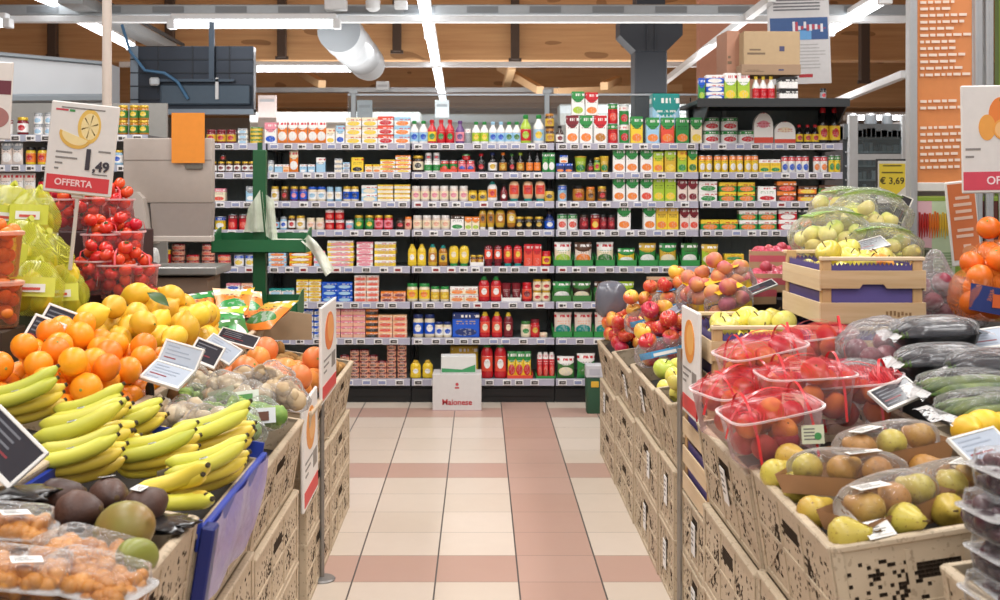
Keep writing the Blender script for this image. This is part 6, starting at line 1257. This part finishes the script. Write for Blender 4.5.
def orange_sign(t_, w, h):
    m = MB(); disc(m, -.03 * w, .22 * h, .15 * w, .17 * h, 0); disc(m, -.2 * w, .11 * h, .1 * w, .12 * h, 1, -.002); disc(m, .0 * w, .09 * h, .13 * w, .1 * h, 1, -.003); disc(m, .0 * w, .09 * h, .11 * w, .08 * h, 2, -.0035); disc(m, .0 * w, .37 * h, .05 * w, .03 * h, 3, -.002, tilt=.6); link('fruit_picture', m.mesh('fruit_picture', [plain('e5823a', .5), plain('e9a24a', .5), plain('f0bc7c', .5), plain('4a7a3a', .5)], 0), t_)
    bars(t_, [(-.46 * w, -.28 * w, -.1 * h, -.08 * h), (-.46 * w, -.36 * w, -.17 * h, -.15 * h)], '8d8884'); m = MB(); m.box(-.49 * w, -.0014, -.47 * h, .49 * w, 0, -.3 * h); link('offer_band', m.mesh('offer_band', plain('d2475a', .5), 0), t_)
    text('OFFERTA', h * .105, plain('f6dfe2', .5), t_, (.06 * w, -.002, -.385 * h), bold=.0006); text('1', h * .3, plain('39343c', .5), t_, (.15 * w, -.001, -.1 * h), bold=.002); text(',99', h * .15, plain('39343c', .5), t_, (.33 * w, -.001, -.15 * h), bold=.001)
sg = sign('white price sign with orange fruit and red band, cut at the right edge', at(1004, 139, 4.1), (0, radians(-1), 0), .30, .385, orange_sign, frame='dedad6')
m = MB(); m.box(-.01, .012, -1.0, .01, .03, -.1, c=.002); link('stem', m.mesh('stem', ALU, 0), sg)
# ================================================================== middle ground: scale, bag stand, floor boxes
# beige produce scale seen from behind
Ys = 5.75; s = Ys / F; t = thing('produce_scale', 'beige produce scale seen from behind, orange card clipped on top', 'scale', at(180, 268, Ys)); BEI = plain('b3a89f', .5); BEI2 = plain('c4bbb2', .45)
def q(px, py): return ((px - 180) * s, -(py - 268) * s)
x0, z1 = q(123, 138); x1, _ = q(212, 138); _, zm = q(0, 203); _, zl = q(0, 236)
m = MB(); m.box(x0, 0, zm, x1, .07, z1, c=.008, seg=2); m.box(x0 + .003, -.002, q(0, 160)[1] - .002, x1 - .003, 0, q(0, 160)[1] + .002, 1); link('display_back', m.mesh('display_back', [BEI, plain('8f857d', .5)], 30), t)
m = MB(); a0, a1 = q(152, 0)[0], q(210, 0)[0]; m.prism([(a0, zl), (a1, zl), (x1, zm), (a0 - .01, zm)], .005, .075); m.box(a0, 0, zl - .03, a1 + .005, .08, zl, 1, c=.004); link('neck', m.mesh('neck', [plain('9c918a', .5), BEI2], 30), t)
m = MB(); pts = [q(120, 252), q(152, 244), q(149, 215), q(146, 198), q(140, 192), q(120, 191)]; m.prism(pts, -.06, .14); link('printer_housing', m.mesh('printer_housing', BEI2, 30), t)
m = MB(); m.box(q(126, 0)[0], -.09, q(0, 274)[1], q(221, 0)[0], .24, q(0, 266)[1], c=.006); link('weighing_plate', m.mesh('weighing_plate', plain('a7a6a2', .35, .5), 30), t)
m = MB(); m.box(q(128, 0)[0], .02, q(0, 268)[1], q(146, 0)[0], .06, q(0, 240)[1]); link('stand', m.mesh('stand', BEI, 0), t)
m = MB(); m.box(q(186, 0)[0], -.012, q(0, 169)[1], q(203, 0)[0], -.002, q(0, 164)[1], c=.001); link('clip', m.mesh('clip', plain('6f6a60', .5), 0), t)
m = MB(); m.box(0, 0, 0, 33 * s, .002, 50 * s); tag(link('paper_card', m.mesh('paper_card', plain('f09530', .6), 0), None, at(171.5, 163, Ys - .02), (0, 0, 0)), 'plain orange card standing on top of the beige scale', 'card')
p = at(180, 276, Ys); m = MB(); m.box(p.x - .19, Ys - .05, 0, p.x + .16, Ys + .22, p.z - .13, c=.005); tag(link('scale_table', m.mesh('scale_table', plain('2c2c2e', .6), 0)), 'dark stand carrying the cardboard boxes under the scale', 'stand')
t = thing('cardboard_box', 'brown cardboard box directly under the beige scale', 'box', (p.x - .02, Ys - .05, p.z - .13)); m = MB(); m.box(-.17, 0, 0, .17, .28, .125, c=.002); m.box(-.171, .135, .1, .171, .145, .1262, 1); m.box(-.1, -.001, .04, -.02, 0, .055, 1); m.box(.02, -.001, .04, .09, 0, .055, 1); link('carton', m.mesh('carton', [plain('8f7765', .75), plain('7d6857', .7)], 0), t)
m = bag_mesh(.07, .06, .1, 8, .05); tag(link('bag_roll', m.mesh('bag_roll', film('f2f2f0', .5, .3, .6), 180), None, at(152, 268, 5.6)), 'crumpled pale bags beside the scale above the tomato tubs', 'bags')
# green bag-dispenser stand
Yg = 6.1; s = Yg / F; b = at(260, 305, Yg); GRN = plain('195a32', .45); GRN2 = plain('1f683d', .45)
t = thing('bag_stand', 'dark green stand with two trays holding produce bags', 'stand', (b.x, Yg, 0)); zt = at(0, 150, Yg).z
m = MB(); m.box(-.034, -.025, .02, .034, .025, zt, c=.003); m.box(-.012, -.01, zt, .012, .01, zt + .04); link('post', m.mesh('post', GRN, 0), t); m = MB(); m.box(-.2, -.2, 0, .2, .2, .02, c=.004); link('foot', m.mesh('foot', GRN, 0), t)
for (za, zb_, xa, xb_) in ((252, 239, 216, 308), (314, 302, 216, 300)):
    z0, z1 = at(0, za, Yg).z, at(0, zb_, Yg).z; xl, xr = (xa - 260) * s, (xb_ - 260) * s; m = MB()
    m.box(xl, -.10, z0, xr, -.095, z1); m.box(xl, .12, z0, xr, .125, z1 + .03); m.box(xl, -.1, z0, xr, .125, z0 + .005)
    for e in (xl, xr): m.prism([(-.1, z0), (.125, z0), (.125, z1 + .06), (.06, z1 + .055), (-.1, z1)], -.0025, .0025, mtx=Matrix.Translation((e, 0, 0)) @ Matrix.Rotation(pi / 2, 4, 'Z'))
    link('tray', m.mesh('tray', GRN2, 0), t)
for i, (pxs, pys, wd, lb) in enumerate((((272, 300), (236, 236), 0, 'stack of pale produce bags on the upper green tray'), ((272, 295), (297, 297), 0, 'pale produce bags lying in the lower green tray'))):
    p = at(pxs[0], pys[0], Yg); w = (pxs[1] - pxs[0]) * s; m = MB()
    for k in range(5): m.box(0, -.085 + .004 * k, k * .007, w - .006 * (k % 2), .09, k * .007 + .006, c=.002)
    o = link('bag_stack', m.mesh('bag_stack', plain('d9dccf', .5), 0), None, (p.x, Yg, at(0, 251 - 7 if i == 0 else 312, Yg).z - .01)); tag(o, lb, 'bags')
m = MB(); pts = [at(304, 238, Yg - .11), at(312, 246, Yg - .13), at(320, 258, Yg - .12), at(329, 273, Yg - .13)]
m.grid(lambda u, v: tuple((pts[min(3, int(v * 3))].lerp(pts[min(3, int(v * 3) + 1)], v * 3 - int(v * 3))) + Vector((.03 * (u - .5) + .012 * u, .02 * sin(u * 5 + v * 4), .035 * (u - .5)))), 6, 12)
tag(link('hanging_bag', m.mesh('hanging_bag', film('eaf0df', .72, .3, .6), 180)), 'pale bag hanging off the right end of the upper green tray', 'bag')
m = MB(); m.grid(lambda u, v: tuple(at(244 + 20 * u + (4 - 8 * u) * v, 232 - 42 * v * (.55 + .45 * u), Yg - .05 + .02 * sin(u * 8))), 8, 8); m.grid(lambda u, v: tuple(at(266 + 12 * u - 4 * v, 236 - 44 * v + 8 * u, Yg - .03 + .02 * sin(u * 8))), 8, 8)
tag(link('bag_roll', m.mesh('bag_roll', film('e3ecd9', .7, .3, .8), 180)), 'pale green roll of bags draped round the green post', 'bags')
# white mayonnaise carton on the floor with a smaller pack on it
Yb = 7.55; s = Yb / F
t = thing('cardboard_box', 'white carton printed Maionese standing on the floor before the shelves', 'box', (at(457, 0, Yb).x, Yb, 0)); w, h = 49 * s, at(0, 374, Yb).z; m = MB(); m.box(-w / 2, 0, 0, w / 2, .2, h, c=.003); m.box(-w / 2, -.0008, .0, w / 2, 0, .006, 1); m.box(-.002, 0, h, .002, .2, h + .001, 1)
link('carton', m.mesh('carton', [plain('d7d5d4', .55), plain('c5a9a9', .5)], 0), t); text('Maionese', .052, plain('b8343c', .5), t, (0, -.001, h * .23), bold=.0012); m = MB(); m.lathe([(.001, 0), (.012, .0005), (.012, .001)], 5); m.box(-.014, -.028, 0, .014, -.018, .001); link('emblem', m.mesh('emblem', plain('c24a52', .5), 0), t, (-.0, -.0005, h * .72), (pi / 2, 0, 0))
t2 = thing('food_carton', 'small white and green pack lying on the Maionese carton', 'box', (at(458.5, 0, Yb).x, Yb + .02, h + .002), (0, 0, .03)); w2, h2 = 35 * s, 17 * s; m = MB(); m.box(-w2 / 2, 0, 0, w2 / 2, .12, h2, c=.002); link('carton', m.mesh('carton', plain('dfe2df', .45), 0), t2)
m = MB(); m.add([(-w2 * .48, -.001, h2 * .06), (w2 * .48, -.001, h2 * .06), (w2 * .48, -.001, h2 * .5), (w2 * .1, -.001, h2 * .22), (-w2 * .48, -.001, h2 * .3)], [(0, 1, 2, 3, 4)]); link('green_print', m.mesh('green_print', plain('3f9a62', .45), 0), t2)
# small green bin with white packs at the right end
t = thing('green_crate', 'small dark green bin on the floor beside the right crates', 'bin', (at(594, 0, 7.5).x, 7.5, 0)); m = MB(); s = 7.5 / F; w = 18 * s; h = at(0, 377, 7.5).z; m.lathe([(.42, 0), (.44, .005), (.5, h - .01), (.52, h)], 24, sx=w, sy=w, power=.4); m.box(-.025, -w * .53, h * .75, .025, -w * .49, h * .92, 1, c=.003); link('bin_wall', m.mesh('bin_wall', [plain('2c5a43', .5), plain('e0b23a', .5)], 30), t)
m = MB(); m.box(-w * .48, -w * .45, h + .001, w * .48, w * .45, h + .085, c=.006); m.box(-w * .3, -w * .455, h + .02, w * .3, -w * .45, h + .06, 1); tag(link('white_box', m.mesh('white_box', [plain('cfcfd6', .5), plain('b9bac6', .5)], 0), None, (at(594, 0, 7.5).x, 7.5, 0)), 'white box resting on the small green bin', 'box')
# ---- high on the left: dark refrigeration unit, white bulkhead
Yc = 8.9; s = Yc / F; o = at(192, 113, Yc); t = thing('cooling_unit', 'dark ribbed metal cabinet hanging above the left shelves', 'cooling unit', o); W = 123 * s; Hh = 67 * s; m = MB()
m.box(-W / 2, 0, 0, W / 2, .1, Hh, c=.006)
for k in range(1, 5): m.box(-W / 2, -.008, Hh * k / 5 - .006, W / 2, 0, Hh * k / 5 + .004, 1)
for k in (.22, .5, .8): m.box(-W / 2 + W * k, -.006, Hh * .3, -W / 2 + W * k + .01, 0, Hh, 1)
m.box(-W / 2, -.006, 0, -W / 2 + .06, 0, Hh, 2); m.box(-W / 2, -.008, -.01, W / 2, .1, .03, 2); link('cabinet', m.mesh('cabinet', [plain('444b56', .3, .6, var=.4, scale=4), plain('2a3038', .4, .3), plain('8a97a4', .35, .5)], 0), t)
m = MB(); m.box(-W * .25, -.03, Hh * .12, W * .48, -.02, Hh * .42, c=.01); link('cover_panel', m.mesh('cover_panel', plain('5d6b78', .2, .5), 0), t)
m = MB(); m.box(W * .17 - .02, -.05, Hh * .5, W * .17 + .02, -.02, Hh * 1.35); m.box(-W * .25, -.045, Hh * .46, W * .35, -.03, Hh * .5); link('bracket', m.mesh('bracket', plain('4d5a68', .35, .5), 0), t)
m = MB(); m.tube([(-W * .55, -.06, Hh * 1.3), (-W * .48, -.07, Hh * .9), (-W * .36, -.08, Hh * .62), (-W * .2, -.08, Hh * .58), (-W * .1, -.06, Hh * .45), (-W * .02, -.05, Hh * .2)], .012, 6); link('cable', m.mesh('cable', plain('3f6f96', .5)), t)
m = MB(); m.box(-W * .33, -.07, Hh * .4, -W * .25, -.03, Hh * .52, c=.012); link('lamp_head', m.mesh('lamp_head', plain('d5dde3', .3, .3), 30), t); m = MB(); m.box(W * .2, -.045, Hh * .2, W * .225, -.03, Hh * .52); link('white_pipe', m.mesh('white_pipe', WHITEMETAL, 0), t)
Yw = 7.4; a, b2, c2, d2 = at(-30, 105, Yw), at(104, 104, 8.0), at(104, 62, 8.0), at(-30, 50, Yw); m = MB(); n_ = Vector((0, .35, 0)); m.add([a, b2, c2, d2, a + n_, b2 + n_, c2 + n_, d2 + n_], [(0, 1, 2, 3), (7, 6, 5, 4), (0, 4, 5, 1), (1, 5, 6, 2), (2, 6, 7, 3), (3, 7, 4, 0)]); m.tube([a + Vector((0, -.01, .04)), b2 + Vector((0, -.01, .04))], .03, 6, 1); m.tube([d2 + Vector((0, -.01, -.01)), c2 + Vector((0, -.01, -.01))], .015, 6, 1)
tag(link('bulkhead_panel', m.mesh('bulkhead_panel', [plain('c9ced3', .35, .2, var=.2, scale=3), plain('8e979e', .4, .4)], 0)), 'long pale grey metal bulkhead at upper left under the roof', 'panel')
# ---- left gondola nearer the camera, mostly hidden
Yl = 7.0; s = Yl / F; bay = thing('shelving_bay', 'nearer pale shelving bay at the left edge behind the signs', 'shelving', (at(62, 0, Yl).x, Yl, 0)); W = 172 * s; m = MB(); m.box(-W / 2, .42, 0, W / 2, .45, at(0, 98, Yl).z); link('back_panel', m.mesh('back_panel', plain('9b9a96', .6), 0), bay)
LB = [137, 167, 200, 235]
for y in LB:
    z = at(0, y - 2, Yl).z; m = MB(); m.box(-W / 2, 0, z - .02, W / 2, .42, z); sh = link('shelf', m.mesh('shelf', plain('5c5e60', .5), 0), bay); m = MB(); m.box(-W / 2, -.012, z - .04, W / 2, 0, z + .002); link('price_strip', m.mesh('price_strip', plain('aeb3c4', .4), 0), sh)
    for k in range(11): link('price_tag', TAGS[k % 2], sh, (-W / 2 + .06 + k * W / 11.3, -.0125, z - .02))
m = MB(); m.box(-W / 2, .02, 0, W / 2, .42, .2); link('plinth', m.mesh('plinth', BLACK, 0), bay)
def lput(row, kind, xs, w, h, st, desc, lv=1):
    for x in xs:
        for k in range(lv):
            f = Yl / SY; o = spawn((kind, w, h, st), lambda: goods(kind, w, h, st), ((x - VX) * s, Yl + .015, at(0, LB[row] - 2, Yl).z + .0006 + k * h * SP * f), (0, 0, R.uniform(-.05, .05)), f); run(o, desc + (('', ' on top')[k] if lv > 1 else ''), 'on left-edge shelf ' + NUM[row + 1], CATS[kind][1], desc + 's on the left-edge shelving')
lput(0, 'jar', (121, 132, 142), 10, 15, 'AEFY', 'amber jar with gold lid', 2); lput(0, 'jar', (20,), 11, 18, 'MEWR', 'jar with cream label'); lput(0, 'can', (36, 47), 9, 11, 'WXSU', 'white and blue tin', 2); lput(0, 'jar', (58, 72, 84, 96, 108), 10, 14, 'AYEM', 'yellow-lidded amber jar', 2); lput(0, 'can', (3,), 12, 16, 'WMW', 'white tin with maroon band')
lput(1, 'jar', (28, 40, 52), 10, 18, 'YKOR', 'yellow jar with black lid'); lput(1, 'pouch', (5, 16), 11, 24, 'HXW', 'beige pasta pouch'); lput(1, 'jar', (116, 140), 9, 15, 'SEWU', 'pale jar with gold lid')
lput(2, 'pouch', (4, 16, 28), 12, 25, 'WHC', 'white pasta pouch'); lput(2, 'jar', (40, 50), 9, 20, 'RKYM', 'red jar with black lid'); lput(2, 'carton', (62, 75), 11, 20, 'CMO', 'cream carton with maroon top'); lput(2, 'jar', (117, 130), 9, 14, 'FELG', 'green jar with gold lid')
def card(t_, w, h):
    m = MB(); m.box(-w / 2, -.001, .08 * h, w * .48, 0, .26 * h); link('maroon_band', m.mesh('maroon_band', plain('6a2f3a', .5), 0), t_); m = MB(); disc(m, .1 * w, -.22 * h, .36 * w, .14 * h); link('fruit_picture', m.mesh('fruit_picture', plain('a5706a', .5), 0), t_)
sg = sign('white card with maroon band at the left frame edge', at(-8, 100, 4.9), (0, radians(3), 0), .165, .33, card, 'price_sign', 'price sign', 'dbd3cc')
m = MB(); m.box(-.008, .0, -.6, .008, .012, -.15); link('stem', m.mesh('stem', plain('c9c2ba', .4), 0), sg)
# ---- hanging white poster and boxes on the canopy shelf
Yp = 8.6; s = Yp / F; c = at(799, 38, Yp); t = thing('hanging_poster', 'white hanging poster with blue picture and grey text lines', 'poster', c, (0, radians(-2), .05)); w, h = 63 * s, 92 * s; m = MB(); m.box(-w / 2, 0, -h / 2, w / 2, .004, h / 2); link('sheet', m.mesh('sheet', plain('d9d9da', .5), 0), t)
m = MB(); m.box(-w * .46, -.002, -.02 * h, w * .47, 0, .22 * h, 0)
for k in range(12): m.box(w * (-.1 + .045 * k), -.003, h * (.06 + .06 * hsh(k, 1)), w * (-.06 + .045 * k), -.002, h * (.1 + .08 * hsh(k, 2)), 1 + k % 2)
m.box(0, -.003, -.02 * h, w * .2, -.002, .08 * h, 3); link('picture', m.mesh('picture', [plain('3d5f96', .5), plain('e8eaf0', .5), plain('c04a5a', .5), plain('6aa8e0', .5)], 0), t)
m = MB(); MG = [plain('b4b4b4', .5), plain('6e7076', .5), plain('b8343c', .5)]
for k in range(4): m.box(-w * .4, -.002, h * (.30 + .035 * k), w * (.34 + .1 * hsh(k, 5)), 0, h * (.316 + .035 * k), 1)
link('heading_text', m.mesh('heading_text', MG, 0), t); m = MB()
for k in range(8): m.box(-w * .02, -.002, h * (-.08 - .036 * k), w * (.3 + .12 * hsh(k, 6)), 0, h * (-.07 - .036 * k), 0)
link('small_print', m.mesh('small_print', MG, 0), t); m = MB(); m.box(-w * .02, -.002, -.43 * h, w * .2, 0, -.395 * h, 2); link('brand_mark', m.mesh('brand_mark', MG, 0), t)
m = MB()
for sx in (-1, 1): m.tube([(sx * w * .4, 0, h / 2), (sx * w * .4, 0, h / 2 + .5)], .003, 5)
link('cord', m.mesh('cord', STEEL, 0), t)
s = SP; z0 = zb(101.5)
for (xa, xb_, ya, yb, dy, lb, cc) in ((738, 797, 76.5, 66, -.02, 'flat cardboard box lying under the taller one on the canopy shelf', 'a58a70'), (741, 797, 66, 33, .0, 'large kraft cardboard box high on the goods above the end bay', 'bba27f'), (728, 741, 78, 30, .12, 'pinkish cardboard box standing behind the kraft one', 'b98a72')):
    w, h = (xb_ - xa) * s, (ya - yb) * s; t = thing('cardboard_box', lb, 'box', (xb((xa + xb_) / 2), SY - .08 + dy, zb(ya) + .001), (0, 0, .03)); m = MB(); m.box(-w / 2, 0, 0, w / 2, .3, h, c=.002); m.box(-w / 2, .14, h, w / 2, .16, h + .001, 1); m.box(-w * .44, -.001, h * .3, -w * .12, 0, h * .36, 1) ; m.box(-w * .4, -.001, h * .42, -w * .2, 0, h * .47, 1); m.lathe([(.001, 0), (.02, .0)], 6); m.box(.05, -.001, h * .4, .085, 0, h * .55, 2); link('carton', m.mesh('carton', [plain(cc, .75), plain('7d6a55', .7), plain('4a4a6a', .6)], 0), t)
# ---- yellow offer sign, frames and racks far right
Yf = 8.6; s = Yf / F; t = thing('offer_sign', 'yellow offer sign reading € 3,69 in a dark frame', 'sign', at(892, 182, Yf)); w, h = 31 * s, 46 * s; m = MB(); m.box(-w / 2, 0, -h / 2, w / 2, .02, h / 2, 0); m.box(-w * .46, -.002, -h * .46, w * .46, 0, h * .46, 1); m.prism([(-w * .42, -h * .1), (0, -h * .36), (w * .42, -h * .1), (w * .42, h * .4), (-w * .42, h * .4)], -.004, -.002, 2); link('board', m.mesh('board', [plain('2a3034', .5), plain('d9dad4', .5), plain('e5cf3e', .5)], 0), t)
text('€ 3,69', h * .2, plain('2c2a20', .5), t, (0, -.005, h * .02), bold=.001); bars(t, [(-w * .3, w * .3, h * .34, h * .37)], '6a6128', -.006); bars(t, [(-w * .34, w * .34, h * .19, h * .22)], '6a6128', -.006)
m = MB(); m.box(-.01, .0, -1.36, .01, .02, -.1); link('stem', m.mesh('stem', DARK, 0), t)
Yr = 10.5; s = Yr / F; a = at(848, 0, Yr).x
t = thing('glass_door_fridge', 'tall grey refrigerator with white door frames beyond the end bay', 'refrigerator', (at(880, 0, Yr).x, Yr, 0)); W = 72 * s; Ht = at(0, 126, Yr).z; m = MB(); m.box(-W / 2, .03, 0, W / 2, .7, Ht, 0); m.box(-W / 2, .0, Ht - .12, W / 2, .7, Ht + .02, 1); link('cabinet', m.mesh('cabinet', [plain('3a4044', .5), plain('7d8488', .4, .3)], 0), t)
for k, (pa, pb) in enumerate(((848, 857), (901, 908))):
    m = MB(); m.box((pa - 880) * s, -.03, 0, (pb - 880) * s, .03, Ht + .1, c=.004); link('door_frame', m.mesh('door_frame', plain('c5c9cb', .4), 0), t)
m = MB(); m.box((857 - 880) * s, -.02, at(0, 160, Yr).z, (901 - 880) * s, .0, at(0, 154, Yr).z); link('door_rail', m.mesh('door_rail', plain('c5c9cb', .4), 0), t)
m = MB(); m.box((857 - 880) * s, -.01, .2, (901 - 880) * s, -.004, Ht - .1); link('door_glass', m.mesh('door_glass', film('dfe8ea', .08, .05, .1), 0), t)
rr_ = random.Random(9); m = MB()
for r_ in range(7):
    z = at(0, 135 + r_ * 14, Yr).z; x = (858 - 880) * s
    m.box(-W / 2 + .02, .0, z - .035, W / 2 - .02, .03, z - .02, 3)
    while x < (900 - 880) * s:
        w_ = rr_.uniform(.03, .06); m.box(x, .0, z - .02, x + w_ * .85, .03, z - .02 + rr_.uniform(.05, .085), rr_.choice([0, 0, 1, 2])); x += w_
pk_ = link('fridge_goods', m.mesh('fridge_goods', [plain('8e9497', .4), plain('c9cdd0', .4), plain('5b6266', .4), plain('aab0b4', .4)], 0), t); tag(pk_, 'grey packs behind the glass', kind='stuff')
for k, (px, w_) in enumerate(((858, 12), (876, 14), (893, 12))):
    p = at(px, 121, 10.6); m = MB(); m.lathe([(w_ * s * .4, 0), (w_ * s * .45, .02), (w_ * s * .45, .09), (w_ * s * .3, .11)], 14); o = link('metal_canister', m.mesh('metal_canister', STEEL), None, (p.x, 10.75, Ht + .021)); run(o, 'steel canister', 'on top of the grey refrigerator', 'canister', 'steel canisters on the refrigerator')
# pale partitions and fixtures seen over the top shelf
for nm, lb, pa, pb, ya, yb, Y, cc in (('notice_board', 'small pale grey panel standing beyond the cereal packs', 357, 372, 128, 100, 12.0, 'c0c5ca'), ('notice_board', 'white lit panel at the end of the central tube row', 435, 449, 128, 100, 13.5, 'eef1f3'), ('junction_box', 'small white box under the farthest ceiling rail', 376, 389, 90, 81, 15.5, 'c9ced2'), ('notice_board', 'pale board far behind at left of the orange-white pouches', 258, 276, 128, 95, 13.5, 'd5c9c6')):
    p, q_ = at(pa, ya, Y), at(pb, yb, Y); m = MB(); m.box(p.x, Y, p.z if nm[0] == 'j' else 0.0, q_.x, Y + .05, q_.z, c=.004); m.box(p.x + .02, Y - .004, q_.z - .08, q_.x - .02, Y, q_.z - .05, 1); tag(link(nm, m.mesh(nm, [plain(cc, .5), plain('a9adb2', .5)], 0)), lb, 'panel' if nm[0] == 'n' else 'box')
# far shelving behind, pale
for pa, pb, yt, Y, lb in ((250, 420, 112, 14.5, 'long pale far shelving behind the left half of the top shelf'), (420, 560, 114, 16, 'long pale far shelving behind the bottles'), (560, 700, 104, 15, 'grey far shelving behind the column')):
    p, q_ = at(pa, yt, Y), at(pb, yt, Y); t = thing('far_shelving', lb, 'shelving', ((p.x + q_.x) / 2, Y, 0)); W = q_.x - p.x; m = MB(); m.box(-W / 2, 0, 0, W / 2, .5, p.z, c=.005); link('cabinet', m.mesh('cabinet', plain('b7b4ae', .6), 0), t); m = MB(); m.box(-W / 2, -.02, p.z - .12, W / 2, 0, p.z - .02); link('fascia', m.mesh('fascia', plain('d0d3d5', .5), 0), t)
# ================================================================== light, camera
def area(x, y, z, sx, sy, e, rot=(0, 0, 0), c=(1, .995, .985)):
    l = bpy.data.lights.new('ceiling_or_fill_lamp', 'AREA'); l.shape = 'RECTANGLE'; l.size = sx; l.size_y = sy; l.energy = e; l.color = c
    o = bpy.data.objects.new('ceiling_or_fill_lamp', l); col.objects.link(o); o.location = (x, y, z); o.rotation_euler = rot; return o
for y in (-1.2, 1.6, 4.2, 6.4):
    for x in (-2.4, 0, 2.4): area(x, y, 3.6, .5, 2.0, 50)
for y in (10.5, 14.5, 19): area(-2, y, 2.75, 3.0, .4, 55); area(3, y, 2.75, 3.0, .4, 55)
for y in (10, 14): area(0, y, 2.3, 6, 2, 110, (pi, 0, 0))  # added upward fill that brightens the timber roof, not a real fixture
w = bpy.data.worlds.new('hall_ambience'); scene.world = w; w.use_nodes = True
bg = w.node_tree.nodes['Background']; bg.inputs[0].default_value = (.95, .97, 1, 1); bg.inputs[1].default_value = .6
cam = bpy.data.cameras.new('camera'); co = bpy.data.objects.new('camera', cam); col.objects.link(co)
co.location = (0, 0, EYE); co.rotation_euler = (pi / 2, 0, 0); cam.sensor_width = 36; cam.lens = 36 * F / 1000
cam.shift_x = (500 - VX) / 1000; cam.shift_y = -(300 - HZ) / 1000; cam.clip_end = 100; cam.clip_start = .05
cam.dof.use_dof = True; cam.dof.focus_distance = 4.6; cam.dof.aperture_fstop = 7.0
scene.camera = co
scene.view_settings.view_transform = 'Standard'; scene.view_settings.look = 'None'; scene.view_settings.exposure = -.12; scene.view_settings.gamma = 1.0
scene.cycles.transparent_max_bounces = 20; scene.cycles.max_bounces = 8; scene.cycles.sample_clamp_indirect = 6; scene.cycles.use_denoising = True
finish_labels()
